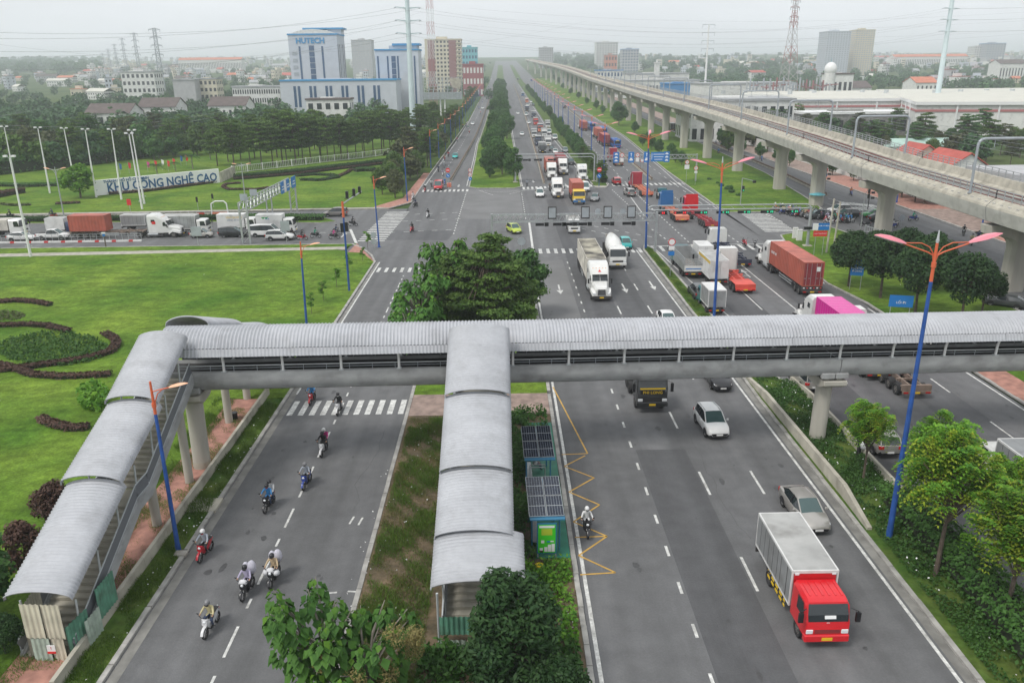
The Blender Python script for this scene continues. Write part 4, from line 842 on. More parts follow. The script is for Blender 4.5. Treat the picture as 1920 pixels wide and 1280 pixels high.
def light_truck(name, label, cabcol='truck_white', boxlen=4.3, boxh=2.1, W=2.05, side_m='box_silver', roof_m='box_roof', cabw=1.95, group=None, guard=False, band=None, cabh=2.25, edge='box_white', cat='truck'):
 r = empty(name, label=label, cat=cat, group=group); Ltot = boxlen+2.05; yf = Ltot/2
 flat_cab(r, yf, cabcol, cabw, cabh, 1.75, .62, lower='black'); y1 = yf-1.95; y0 = y1-boxlen
 boxbody(r, y0, y1, .95, boxh, W, side_m, roof_m, edge, band=band); rails(r, y0, yf-.4, .9, .8); twin(r, yf-.95, cabw, .4, True); twin(r, y0+boxlen*.3, W-.05, .4); lights_rear(r, y0, W-.1, .5)
 if guard:
  for s in (-1, 1):
   mb = MB()
   for z in (.42, .66):
    for k in range(12): mb.box(s*W*.49, y0+boxlen*.42+.19*k, z, s*W*.475, y0+boxlen*.42+.19*k+.19, z+.11, 'plate_yellow' if k % 2 else 'black')
   mb.build('side_guard', r)
 freeze(r); return r, Ltot
def artic(name, label, cab='bonnet', col='truck_white', tlen=12.4, load=None, skel='chassis', accent=None, group=None, gap=0, hi=3.85, axles=3, top=None, door=None, stack=True, ch=2.75, bed=None, half=False, cat='truck'):
 r = empty(name, label=label, cat=cat, group=group); front = 6.6 if cab == 'bonnet' else 4.2
 Ltot = front+tlen-.6; yf = Ltot/2
 if cab == 'bonnet': bonnet_cab(r, yf, col, hi=hi, accent=accent, stack=stack)
 else:
  flat_cab(r, yf, col, 2.46, 3.5 if cab == 'high' else 3.0, 2.15, .85, lower='black' if col != 'truck_yellow' else 'truck_blue', visor=col); rails(r, yf-6.2, yf-.4, 1.0); twin(r, yf-1.35, 2.4, .52, True); twin(r, yf-4.4, 2.45, .52); twin(r, yf-5.7, 2.45, .52)
  if cab == 'high': MB().hexa([(-1.1, yf-2.1, 3.5), (1.1, yf-2.1, 3.5), (1.0, yf-.9, 3.5), (-1.0, yf-.9, 3.5), (-1.1, yf-2.1, 3.95), (1.1, yf-2.1, 3.95), (.9, yf-1.6, 3.9), (-.9, yf-1.6, 3.9)], col).build('air_deflector', r)
 y0 = -Ltot/2; y1 = y0+tlen
 trailer(r, y0, y1, skel, axles, bed=bed)
 if load == 'container': container(r, y0+.05, y1+.05 if not half else y0+6.2, 1.25, ch, M and (top and top[0] or 'cont_rust'), top and top[1] or 'cont_rust_top', door)
 freeze(r); return r, Ltot
# traffic on the near carriageways
r = empty('box_truck', label='red cab lorry with long silver cargo box, nearest vehicle on the right-hand road', cat='truck'); yf = 3.65
flat_cab(r, yf, 'truck_red', 2.12, 2.55, 1.9, .72, lower='truck_red'); y1 = yf-2.0; y0 = -3.65
b = boxbody(r, y0, y1, 1.0, 1.95, 2.25, 'box_silver', 'box_roof', 'box_white')
MB().box(-1.02, y1+.004, 1.75, 1.02, y1+.02, 2.8, 'car_red').build('front_panel', b)
for s in (-1, 1):
 MB().box(s*.8, y1+.03, 2.76, s*1.0, y1+.06, 2.84, 'lamp_glass').build('marker_light', b)
 MB().box(s*1.136, .2, 1.2, s*1.13, 1.05, 2.8, 'box_silver').box(s*1.142, .18, 1.2, s*1.132, .21, 2.8, 'chassis').box(s*1.142, 1.04, 1.2, s*1.132, 1.07, 2.8, 'chassis').build('side_door', b)
 mb = MB()
 for z in (.45, .72):
  for k in range(14): mb.box(s*1.1, -1.75+.2*k, z, s*1.07, -1.55+.2*k, z+.12, 'plate_yellow' if k % 3 else 'black')
 mb.build('side_guard', r)
for k in range(6): MB().box(-.82+.3*k, yf-1.75, 2.54, -.74+.3*k, yf-.62, 2.575, 'truck_red').build('roof_rib', r)
mb = MB().box(-.75, yf-.2, 2.05, -.62, yf-.19, 2.15, 'sign_white').box(-.58, yf-.2, 2.05, -.4, yf-.19, 2.15, 'car_teal').box(-.36, yf-.2, 2.05, -.18, yf-.19, 2.15, 'car_teal');
MB().box(-.75, yf-.2, 2.05, -.62, yf-.19, 2.15, 'sign_white').build('sticker', r); MB().hexa([(-.35, yf-.02, 1.72), (.18, yf-.02, 1.72), (.18, yf-.0, 1.72), (-.35, yf+.0, 1.72), (-.35, yf-.07, 1.86), (.18, yf-.07, 1.86), (.18, yf-.055, 1.86), (-.35, yf-.055, 1.86)], 'sign_white').build('paper', r)
text('lettering', 'FKR', .09, 'sign_white', r, face_mat((0, yf+.004, 1.5), (0, 1, 0)), .004)
rails(r, y0, yf-.4, 1.0, .8); twin(r, yf-1.0, 2.1, .44, True); twin(r, y0+2.3, 2.25, .44); lights_rear(r, y0, 2.2, .55); freeze(r)
put(r, G(1546, 1217), 7.3, -1)
put(car('sedan', 'car_silver', 'sedan', 'silver beige saloon car overtaking beside the red cab lorry'), G(1532, 1006), 4.45, -1, .04)
put(car('minisuv', 'car_white', 'suv', 'white compact SUV just past the footbridge on the right-hand road', rack=True), G(1346, 827), 4.1, -1, .05)
put(car('sedan', 'car_black', 'sedan', 'black saloon car coming out from under the footbridge next to the median'), G(1356, 737), 4.45, -1)
put(car('sedan', 'car_white', 'sedan', 'white saloon car whose roof shows just over the footbridge, near the median'), G(1258, 622), 4.45, -1)
r = empty('tractor_unit', label='black flat-nosed lorry with yellow lettering emerging from under the footbridge', cat='truck'); yf = 3.4
flat_cab(r, yf, 'truck_black', 2.46, 3.05, 2.1, .85, lower='black', visor='truck_black'); rails(r, -3.4, yf-.4, 1.0); twin(r, yf-1.35, 2.4, .52, True); twin(r, -1.0, 2.45, .52); twin(r, -2.3, 2.45, .52); lights_rear(r, -3.4, 2.2, .6)
MB().box(-.95, yf+.005, 1.66, .95, yf+.022, 1.98, 'black').build('name_band', r); text('lettering', 'PHI LONG', .34, 'plate_yellow', r, face_mat((0, yf+.03, 1.8), (0, 1, 0)), .006)
MB().box(-1.0, yf-.06, 2.04, 1.0, yf-.03, 2.16, 'truck_yellow').build('windscreen_strip', r); trailer(r, -13.0, -1.2, 'chassis', 3); freeze(r)
put(r, G(1222, 775), 6.8, -1)
r, L = artic('container_truck', 'white long-nose lorry with grimy sooty-topped container near the tree island', col='truck_white', load='container', top=('cont_dirty', 'cont_dirty_top'), door='cont_dirty', accent='sign_red', ch=2.6, stack=False); put(r, G(1128, 566), L, -1)
r = empty('concrete_mixer', label='white concrete mixer lorry beside the turquoise taxi at the crossing', cat='truck'); yf = 4.3
flat_cab(r, yf, 'truck_white', 2.4, 2.95, 1.9, .85); rails(r, -4.3, yf-.4, 1.05); twin(r, yf-1.3, 2.4, .52, True); twin(r, -1.6, 2.45, .52); twin(r, -2.9, 2.45, .52)
mb = MB(); n = 16; pr = [(2.0, .35, 2.0), (1.8, .8, 2.05), (.6, 1.12, 2.3), (-.9, 1.18, 2.5), (-2.6, .85, 2.85), (-3.6, .5, 3.15), (-3.7, .42, 3.17)]
mb.loft([[(q*math.cos(2*PI*k/n), y, z+q*math.sin(2*PI*k/n)) for k in range(n)] for y, q, z in pr], lambda i, k: 'truck_white' if (i+k//4) % 5 else 'cont_dirty'); mb.build('drum', r, smooth=.6)
mb = MB().hexa([(-.5, -4.2, 1.3), (.5, -4.2, 1.3), (.3, -4.5, 1.3), (-.3, -4.5, 1.3), (-.7, -3.8, 3.3), (.7, -3.8, 3.3), (.6, -4.5, 3.2), (-.6, -4.5, 3.2)], 'cont_dirty').box(-.1, -4.3, 1.0, .1, -3.9, 3.0, 'chassis'); mb.build('chute', r)
MB().box(-1.1, 1.85, 1.05, 1.1, 2.15, 2.4, 'chassis').box(-1.15, -3.8, 1.0, 1.15, -3.4, 2.2, 'chassis').build('drum_support', r); MB().cyl((-.9, 1.6, 2.6), (.9, 1.6, 2.6), .3, .3, 10, 'truck_white').build('water_tank', r, smooth=.6); lights_rear(r, -4.4, 2.2, .6); freeze(r)
put(r, G(1158, 506), 8.6, -1)
put(car('hatch', 'car_teal', 'taxi', 'turquoise hatchback taxi crossing the stripes next to the concrete mixer', cat='taxi'), G(1176, 469), 3.75, -1)
put(car('hatch', 'car_lime', 'taxi', 'lime green hatchback taxi in the crossing above the tree island', cat='taxi'), G(964, 440), 3.75, -1, .35)
r, L = light_truck('light_truck', 'small white lorry passing beneath the truss gantry', 'truck_white', 3.6, 1.5, 2.0, 'box_white', 'load_grey'); put(r, G(1077, 439), L, -1)
put(car('sedan', 'car_grey', 'sedan', 'grey saloon car alone in the crossing right of the yellow lorry'), G(1118, 379), 4.45, -1, -.2)
r, L = artic('container_truck', 'yellow flat-fronted lorry carrying one rust red container into the crossing', cab='flat', col='truck_yellow', tlen=7.4, load='container', axles=2); put(r, G(1086, 385), L, -1)
r, L = artic('container_truck', 'white long-nose lorry without load just left of the yellow lorry', col='truck_white', tlen=9, skel='skel_brown'); put(r, G(1047, 373), L, -1)
put(car('mpv', 'car_white', 'minivan', 'white people carrier leading the traffic left of the white tractor units'), G(1013, 371.5), 4.6, -1)
r, L = artic('container_truck', 'white long-nose lorry hauling a rust container behind the crossing, nearer the divider', col='truck_white', load='container'); put(r, G(1036, 338), L, -1)
r, L = artic('container_truck', 'white long-nose lorry with maroon container, second from the divider', col='truck_white', load='container', top=('cont_maroon', 'cont_maroon')); put(r, G(1057, 329), L, -1)
r = empty('tractor_unit', label='white high-roofed tractor unit with a blue logo over the windscreen by the median nose', cat='truck'); bonnet_cab(r, 3.5, 'truck_white'); text('lettering', 'CTC', .5, 'sign_blue', r, face_mat((0, .56, 3.36), (0, 1, .45)), .01); freeze(r); put(r, G(1094, 342), 7, -1)
put(car('van', 'car_white', 'van', 'white van half hidden behind the rust red container at the stop line', cat='van'), G(1098, 361), 5, -1)
put(car('suv', 'car_black', 'suv', 'black SUV waiting beside the maroon container lorry'), G(1071.5, 310), 4.5, -1)
DIR = -1
mid = [('car', 'mpv', 'car_grey', 1061, 287, 'grey van behind the overhead signal arm beside the median hedge'),
       ('lt', 'truck_black', 'box_silver', 1017.5, 288, 'black cab lorry in the queue behind the overhead signal arm'), ('lt', 'truck_white', 'box_white', 1028, 275, 'white lorry with greenish windscreen in the middle of the queue'),
       ('lt', 'truck_navy', 'tarp_navy', 1010, 274, 'lorry with dark navy cover by the concrete divider'), ('car', 'sedan', 'car_black', 1035, 284, 'black saloon behind the grey van in the queue'), ('car', 'hatch', 'car_white', 1042, 289, 'white hatchback right behind the signal arm'),
       ('lt', 'truck_white', 'box_silver', 1002, 259, 'white lorry with silver box queueing closest to the divider'), ('car', 'van', 'car_white', 1041, 263, 'white minibus next to the median hedge in the queue'), ('car', 'van', 'car_white', 1030, 252, 'small white van ahead of the minibus by the hedge'), ('lt', 'truck_white', 'box_white', 1021, 258, 'white lorry between two white vans in the queue'),
       ('lt', 'truck_orange', 'truck_navy', 1013.5, 248, 'orange topped lorry with a purple front'), ('lt', 'truck_white', 'box_silver', 1027.5, 241, 'grey box lorry by the hedge behind the orange one'), ('lt', 'truck_red', 'cont_rust', 1005, 235, 'red lorry queueing behind the orange topped one'),
       ('car', 'sedan', 'car_white', 979, 255, 'white saloon alone left of the concrete divider'), ('car', 'sedan', 'car_white', 991.5, 233, 'white saloon near the divider far up the road'),
       ('lt', 'truck_navy', 'box_silver', 1001, 221, 'grey lorry far up the queue ahead of the red one'), ('car', 'van', 'car_white', 987, 218, 'white van far up the queue'), ('lt', 'truck_black', 'truck_navy', 988.5, 210, 'dark lorry far up the queue with white van in front'), ('car', 'van', 'car_white', 990, 200, 'white van high up the queue before the bend of the hedge'), ('car', 'suv', 'car_black', 1000, 199, 'black car high up the queue next to the hedge'),
       ('lt', 'truck_orange', 'box_white', 988, 193, 'orange and white lorry high up the queue'), ('lt', 'truck_blue', 'box_white', 980.5, 181, 'blue cab lorry alone on the climbing road'), ('car', 'sedan', 'car_darkgrey', 980.6, 165, 'dark car on the climbing road'), ('lt', 'truck_black', 'box_silver', 971, 151, 'dark lorry near the top of the climb'), ('car', 'van', 'car_grey', 976, 149, 'grey van near the top of the climb'), ('car', 'van', 'car_white', 963, 125, 'white van at the far top of the road'), ('car', 'sedan', 'car_white', 971, 215, 'white car left of the divider half way up'), ('car', 'hatch', 'car_white', 996, 193, 'white hatchback high up the queue on the hedge side')]
protos = {}
CARNAME = {'sedan': 'sedan', 'suv': 'suv', 'mpv': 'minivan', 'van': 'van', 'hatch': 'hatchback', 'pickup': 'pickup_truck', 'minisuv': 'suv'}
def small(kind, a, b, label, group=None):
 if kind == 'car':
  if a not in protos: protos[a] = (car(a, 'car_white', CARNAME[a], label), CAR[a]['L']); r, L = protos[a]
  else: r, L = copy_tree(protos[a][0]), protos[a][1]
  rp = {'car_white': b} if b != 'car_white' else {}
  r['category'] = {'van': 'van', 'pickup': 'pickup', 'mpv': 'minivan', 'suv': 'suv'}.get(a, 'car')
 else:
  if 'lt' not in protos: protos['lt'] = light_truck('box_truck', label, 'truck_white', 5.2, 2.3, 2.3, 'box_white', 'box_roof', 2.15, cabh=2.6, edge='box_silver'); r, L = protos['lt']
  else: r, L = copy_tree(protos['lt'][0]), protos['lt'][1]
  rp = {}
  if a != 'truck_white': rp['truck_white'] = a
  if b != 'box_white': rp['box_white'] = b
 paint(r, rp); r['label'] = label
 if group: r['group'] = group
 return r, L
for kind, a, b, px, py, lab in mid:
 r, L = small(kind, a, b, lab); put(r, G(px, py), L, -1)
for kind, a, b, px, py, lab in [('car', 'hatch', 'car_teal', 853, 298, 'turquoise taxi on the left road beyond the crossing'), ('car', 'van', 'car_red', 821, 358, 'red minivan at the stripes of the left road'), ('car', 'sedan', 'car_white', 886, 235, 'white saloon on the left road where the slip lane joins'),
        ('car', 'sedan', 'car_white', 905, 205, 'white car far up the left road below the red building'), ('car', 'van', 'car_grey', 911, 183, 'grey van far up the left road'), ('car', 'sedan', 'car_darkgrey', 916, 165, 'dark car near the top of the left road'), ('car', 'hatch', 'car_white', 921, 150, 'white hatchback at the far top of the left road')]:
 r, L = small(kind, a, b, lab); put(r, G(px, py), L, -1)
r, L = artic('container_truck', 'white long-nose lorry with long rust red container seen from its rear doors', col='truck_white', load='container', top=('cont_rust', 'cont_rust_top'), door='cont_maroon', axles=2, ch=2.9, stack=False); put(r, G(1521, 556), L, 1, 0)
cb = [c for c in r.children if c.name.startswith('container')][0]
text('lettering', 'GENSTAR', .5, 'letter_white', cb, Matrix.Translation((-1.235, 5.6-L/2+6.2-1.0, 2.9)) @ Matrix(((0, 0, -1, 0), (0, 1, 0, 0), (1, 0, 0, 0), (0, 0, 0, 1))) @ Matrix.Rotation(PI/2, 4, 'Z') @ Matrix.Rotation(PI, 4, 'X') @ Matrix.Rotation(PI, 4, 'Y'), .004)
mb = MB().box(.32, -L/2+.0, 3.05, .74, -L/2+.012, 3.6, 'plate_white'); mb.build('placard', cb)
for k in range(6): MB().box(-1.1+.4*k, -L/2-.005, .98, -.9+.4*k, -L/2+.01, 1.12, 'stripe_red' if k % 2 else 'sign_white').build('marker_strip', cb)
r, L = artic('container_truck', 'white lorry with bright magenta container half hidden by the footbridge roof', col='truck_white', load='container', top=('truck_magenta', 'truck_magenta'), axles=2, ch=2.9, stack=False); put(r, G(1582, 660)+Vector((0, -7.5, 0)), L, 1)
r, L = artic('container_truck', 'white cab lorry pulling an empty bright red skeleton trailer', col='truck_white', tlen=7.5, skel='skel_red', bed='skel_red', axles=2, stack=True, hi=3.9); put(r, G(1397, 552), L, 1)
r, L = artic('container_truck', 'white flat-nosed lorry pulling an empty dark navy skeleton trailer over the stripes', cab='flat', col='truck_white', tlen=11.5, skel='skel_navy', axles=2); put(r, G(1392, 503), L, 1)
r = empty('stake_truck', label='open grey lorry with tall slatted rear sides next to the narrow median', cat='truck'); yf = 4.6
flat_cab(r, yf, 'truck_teal', 2.3, 2.8, 1.9, .8); rails(r, -4.6, yf-.4, 1.0); twin(r, yf-1.1, 2.2, .48, True); twin(r, -1.8, 2.3, .48); twin(r, -3.1, 2.3, .48); lights_rear(r, -4.65, 2.2, .6)
MB().box(-1.18, -4.6, 1.0, 1.18, 2.4, 1.1, 'load_grey').build('bed', r)
for s in (-1, 1):
 mb = MB().box(s*1.2, -4.6, 1.0, s*1.14, 2.4, 2.0, 'box_silver')
 for k in range(13): mb.box(s*1.215, -4.6+7*k/12-.03, 1.0, s*1.13, -4.6+7*k/12+.03, 2.75 if k < 13 else 2, 'galv')
 for z in (2.2, 2.45, 2.7): mb.box(s*1.19, -4.6, z, s*1.15, 2.4, z+.06, 'galv')
 mb.build('side_board', r)
mb = MB().box(-1.18, -4.66, 1.0, 1.18, -4.6, 1.75, 'box_white').box(-1.0, -4.67, 1.3, 1.0, -4.66, 1.42, 'sign_blue')
mb.build('tailgate', r)
mb = MB().box(-1.18, 2.4, 1.0, 1.18, 2.46, 2.9, 'box_silver'); [mb.box(-1.18, -4.64, z, 1.18, -4.6, z+.06, 'galv') for z in (2.0, 2.3, 2.6)]; [mb.box(-1.15+.46*k-.025, -4.645, 1.75, -1.15+.46*k+.025, -4.595, 2.7, 'galv') for k in range(6)]; mb.build('slatted_rear', r); freeze(r)
put(r, G(1299, 523), 9.2, 1)
r, L = light_truck('box_truck', 'white box lorry with a yellow band along its top, beside the blue lamp post', 'truck_white', 6.2, 2.3, 2.35, 'box_white', 'box_roof', 2.2, band='truck_yellow', cabh=2.7); put(r, G(1347, 537), L, 1)
r, L = light_truck('box_truck', 'small white-topped box lorry ahead of the yellow banded one', 'truck_white', 3.6, 2.1, 2.0, 'box_white', 'box_white', 1.95); put(r, G(1322, 503), L, 1)
r, L = light_truck('box_truck', 'small grey box lorry with teal cab just behind the footbridge roof', 'truck_teal', 3.5, 1.95, 1.95, 'box_silver', 'box_white', 1.9); put(r, G(1343, 592), L, 1)
put(car('suv', 'car_darkgrey', 'suv', 'dark blue-grey SUV in the lane left of the small grey box lorry'), G(1317, 566), 4.5, 1)
put(car('mpv', 'car_silver', 'minivan', 'silver people carrier passing behind the footbridge pier'), G(1527, 738), 4.6, 1)
put(car('suv', 'car_silver', 'suv', 'silver SUV partly hidden by the young trees of the median'), G(1668, 862), 4.5, 1)
r, L = artic('container_truck', 'lorry with empty rusty brown skeleton trailer driving away under the footbridge', col='truck_white', tlen=12.2, skel='skel_brown', axles=3); put(r, G(1716, 748), L, 1)
r, L = light_truck('box_truck', 'pale grey box lorry at the right edge behind the leafy trees', 'truck_white', 5.2, 2.2, 2.2, 'box_silver', 'box_silver', 2.1); put(r, G(1985, 985), L, 1)
r, L = artic('container_truck', 'blue cab lorry with empty orange flat trailer starting into the crossing', cab='high', col='truck_blue', tlen=11, skel='skel_orange', bed='skel_orange', axles=3); put(r, G(1277, 418), L, 1, .03)
r, L = artic('container_truck', 'bright red high cab lorry with dark red skeleton trailer in the crossing', cab='high', col='truck_red', tlen=11.5, skel='skel_darkred', axles=3); put(r, G(1331, 429), L, 1, .05)
r, L = artic('container_truck', 'dark red long-nose lorry with orange skeleton trailer beyond the crossing', col='truck_darkred', tlen=11, skel='skel_orange', axles=2); put(r, G(1212, 370), L, 1, .03)
r, L = light_truck('flatbed_truck', 'small teal cab lorry ahead of the blue cab lorry', 'truck_teal', 4.0, .5, 2.0, 'box_silver', 'load_grey', 1.95); put(r, G(1249, 380), L, 1)
put(car('suv', 'car_silver', 'suv', 'silver SUV beside the dark red long-nose lorry'), G(1183, 370), 4.5, 1, .1)
put(car('suv', 'car_red', 'suv', 'dark red SUV beyond the stripes, right of the median nose'), G(1158, 348), 4.5, 1)
put(car('sedan', 'car_white', 'sedan', 'white saloon leaving beyond the striped median nose'), G(1129, 317), 4.45, 1)
r, L = artic('container_truck', 'lorry with brown flat trailer under the blue road signs', col='truck_darkred', tlen=12, skel='skel_brown', bed='skel_brown', axles=3); put(r, G(1161, 312), L, 1)
for px, py, lab, col in ((1137, 275, 'lorry with red container just left of the nearest blue bus', 'cont_maroon'), (1125, 262, 'lorry with rust container second from the nearest blue bus', 'cont_rust'), (1096, 246, 'lorry with rust container beside the hedge, farthest of three', 'cont_rust')):
 r, L = artic('container_truck', lab, col='truck_darkred' if col == 'cont_maroon' else 'truck_white', load='container', top=(col, 'cont_rust_top')); put(r, G(px, py), L, 1)
def bus(label):
 r = empty('bus', label=label, cat='bus', group='blue buses on the far carriageway'); hw_ = 1.23
 mb = MB().box(-hw_, -5.2, .35, hw_, 5.2, 2.95, 'bus_blue'); mb.build('body', r, bevel=.12, seg=2)
 MB().box(-1.05, -4.9, 2.94, 1.05, 4.9, 3.0, 'bus_blue').box(-.7, -1.8, 3.0, .7, .6, 3.2, 'bus_blue').build('roof', r, bevel=.03)
 for s in (-1, 1):
  for k in range(6): MB().box(s*(hw_+.008), -4.7+1.55*k, 1.45, s*hw_, -3.3+1.55*k, 2.45, 'glass_dark').build('window', r)
  for y in (-3.0, 3.2): wheel(r, s*1.1, y, .48, .28)
  MB().box(s*1.1, -5.24, .7, s*.85, -5.19, 1.15, 'tail_red').build('tail_light', r)
 MB().box(-1.0, -5.22, 1.6, 1.0, -5.19, 2.5, 'glass_dark').build('rear_window', r); MB().box(-1.05, 5.19, 1.2, 1.05, 5.22, 2.6, 'glass_dark').build('windscreen', r)
 MB().box(-.8, -5.215, .8, .8, -5.19, 1.3, 'bus_blue').box(-.7, -5.218, .9, .7, -5.2, 1.2, 'chassis').build('engine_grille', r); MB().box(-.5, -5.23, 2.55, .5, -5.19, 2.78, 'plate_yellow').build('route_board', r); freeze(r); return r
b0 = bus('nearest blue bus from behind, next to the red container lorry')
for k, (px, py, lab) in enumerate(((1157.5, 279, None), (1133, 254, 'second blue bus, partly behind the nearest one'), (1111, 244, 'blue bus in front of the big round tree'), (996.5, 153, 'small blue bus far up beside the median hedge'))):
 r = b0 if k == 0 else copy_tree(b0)
 if lab: r['label'] = lab
 put(r, G(px, py), 10.4, 1)
for kind, a, b, px, py, lab in [('car', 'pickup', 'car_darkgrey', 1060, 203, 'dark pickup on the pale far carriageway'), ('lt', 'truck_black', 'truck_black', 1262, 246, 'dark lorry on the frontage road behind the viaduct piers'), ('car', 'van', 'car_white', 1024, 176, 'white van on the distant far carriageway'), ('car', 'sedan', 'car_white', 1012, 160, 'white car small on the distant far carriageway')]:
 r, L = small(kind, a, b, lab); put(r, G(px, py), L, 1)
def cross(r, px, py, W, rz=-PI/2): return side(r, G(px, py), W, rz)
cross(small('car', 'sedan', 'car_white', 'white saloon at the left edge of the cross street behind the white mast')[0], 37, 453, 1.75)
cross(small('car', 'pickup', 'car_white', 'white pickup on the cross street beside the red and white kerb')[0], 97, 451, 1.85)
cross(light_truck('box_truck', 'navy cab lorry with pale grey box behind the white pickup', 'truck_navy', 3.2, 1.9, 1.95, 'box_white', 'box_roof', 1.9)[0], 116, 441, 2)
r, L = artic('container_truck', 'white long-nose lorry with short rust red container on the cross street', col='truck_white', tlen=12.3, load='container', skel='skel_brown', axles=3, accent=None, ch=2.6, half=False);
for c in list(r.children):
 if c.name.startswith('container'):
  for cc in list(c.children): bpy.data.objects.remove(cc)
  bpy.data.objects.remove(c)
container(r, -L/2+.05, -L/2+6.15, 1.25, 2.6, 'cont_rust', 'cont_rust_top'); MB().box(1.225, L/2-4.5, 2.3, 1.26, L/2-3.9, 2.75, 'sign_red').build('sticker', r); cross(r, 236, 447, 2.5)
cross(light_truck('box_truck', 'grey box lorry without visible cab behind the white long-nose lorry', 'truck_white', 4.2, 1.8, 2.0, 'box_silver', 'box_roof', 1.95)[0], 262, 433, 2)
cross(light_truck('box_truck', 'white cab lorry with long grey box in the planted-median lane', 'truck_white', 5.6, 2.25, 2.2, 'box_silver', 'box_roof', 2.1, cabh=2.5)[0], 348, 440, 2.2)
cross(small('car', 'hatch', 'car_silver', 'silver hatchback between the long-nose lorry and the black minivan')[0], 376, 447, 1.63)
cross(small('car', 'mpv', 'car_black', 'black minivan below the white lorry with gold print')[0], 435, 446, 1.8)
r, L = light_truck('box_truck', 'white box lorry with gold and blue print under the blue sign gantry', 'truck_white', 4.6, 2.2, 2.1, 'box_white', 'box_white', 2.05, cabh=2.5); cross(r, 445, 437, 2.1)
b = [c for c in r.children if c.name.startswith('cargo_box')][0]
SIDE = lambda x, y, z: Matrix(((0, 0, 1, x), (1, 0, 0, y), (0, 1, 0, z), (0, 0, 0, 1)))
text('lettering', 'VẬN CHUYỂN', .42, 'plate_yellow', b, SIDE(1.066, -.3, 2.65), .004); text('lettering', 'NHANH - AN TOÀN', .26, 'letter_blue', b, SIDE(1.066, -.3, 2.2), .004)
r, L = light_truck('box_truck', 'white box lorry with green leaf logo at the head of the cross street queue', 'truck_white', 4.4, 2.2, 2.1, 'box_white', 'box_white', 2.05, cabh=2.5); cross(r, 517, 438, 2.1)
b = [c for c in r.children if c.name.startswith('cargo_box')][0]
text('lettering', 'YFA', .42, 'sign_blue', b, SIDE(1.066, -1.2, 2.5), .004); MB().add([(1.064, -2.2, 2.75), (1.064, -1.5, 2.85), (1.064, -1.85, 2.45)], [(0, 1, 2)], 'car_green').add([(1.064, -1.6, 2.75), (1.064, -.9, 2.9), (1.064, -1.35, 2.45)], [(0, 1, 2)], 'car_green').build('leaf_logo', b)
cross(small('car', 'van', 'car_white', 'white van with dark windows behind the white SUV at the stop line')[0], 497, 445, 1.9)
cross(small('car', 'suv', 'car_white', 'white SUV at the front of the cross street queue beside the motorbikes')[0], 523, 452, 1.82)
cross(small('car', 'mpv', 'car_bronze', 'bronze people carrier alone on the far side of the cross street')[0], 628, 407, 1.8, PI/2)
r = empty('dump_truck', label='white and grey tipper lorry cut off by the left edge of the photo', cat='truck'); flat_cab(r, 3.6, 'truck_white', 2.4, 3.0, 2.0, .85); rails(r, -3.6, 3.2, 1.0); twin(r, 2.3, 2.4, .5, True); twin(r, -1.2, 2.4, .5); twin(r, -2.5, 2.4, .5)
MB().hexa([(-1.1, -3.7, 1.2), (1.1, -3.7, 1.2), (1.1, 1.3, 1.2), (-1.1, 1.3, 1.2), (-1.2, -3.8, 3.0), (1.2, -3.8, 3.0), (1.2, 1.4, 3.0), (-1.2, 1.4, 3.0)], 'cont_dirty').build('tipper_body', r); freeze(r); cross(r, 3, 446, 2.4)
cross(small('car', 'suv', 'car_black', 'black SUV at the frontage road junction in front of the white SUV')[0], 1589, 411, 1.82, PI/2+.1)
cross(small('car', 'suv', 'car_white', 'white SUV at the frontage road junction behind the black SUV')[0], 1575, 402, 1.82, PI/2+.25)
cross(small('car', 'suv', 'car_darkgrey', 'dark car among the waiting motorbikes at the junction')[0], 1535, 412, 1.82, PI/2)
cross(small('car', 'sedan', 'car_green', 'green taxi beside the viaduct pier')[0], 1642, 409, 1.75, PI/2);
cross(small('car', 'sedan', 'car_black', 'black car passing behind the viaduct pier')[0], 1655, 417, 1.75, -PI/2)
put(small('car', 'sedan', 'car_darkgrey', 'dark blue car at the right edge behind the round trees')[0], G(1905, 585), 4.45, 1, .9)
# motorbikes and people
coat('bike_red', (.45, .015, .03)); coat('bike_blue', (.03, .06, .28)); coat('bike_black', (.015, .015, .018)); coat('bike_white', (.62, .62, .63)); coat('bike_grey', (.18, .19, .2))
for n_, c_ in dict(cloth_blue=(.03, .20, .46), cloth_cream=(.52, .46, .26), cloth_grey=(.34, .37, .42), cloth_black=(.018, .018, .02), cloth_lilac=(.42, .38, .52), cloth_tan=(.50, .38, .24), cloth_pink=(.55, .05, .24), cloth_green=(.03, .28, .17), cloth_white=(.66, .66, .66), cloth_red=(.5, .03, .04), cloth_navy=(.03, .045, .10), jeans=(.04, .06, .12), trousers_dark=(.03, .03, .035), skin=(.40, .24, .16), cloth_orange=(.62, .18, .04), bag_white=(.60, .60, .62), bag_lilac=(.50, .49, .56), helmet_white=(.7, .7, .7), helmet_dark=(.025, .025, .03), helmet_grey=(.2, .2, .21)).items():
 mat(n_, c_, .75 if not n_.startswith('helmet') else .3, var=.1, scale=6)
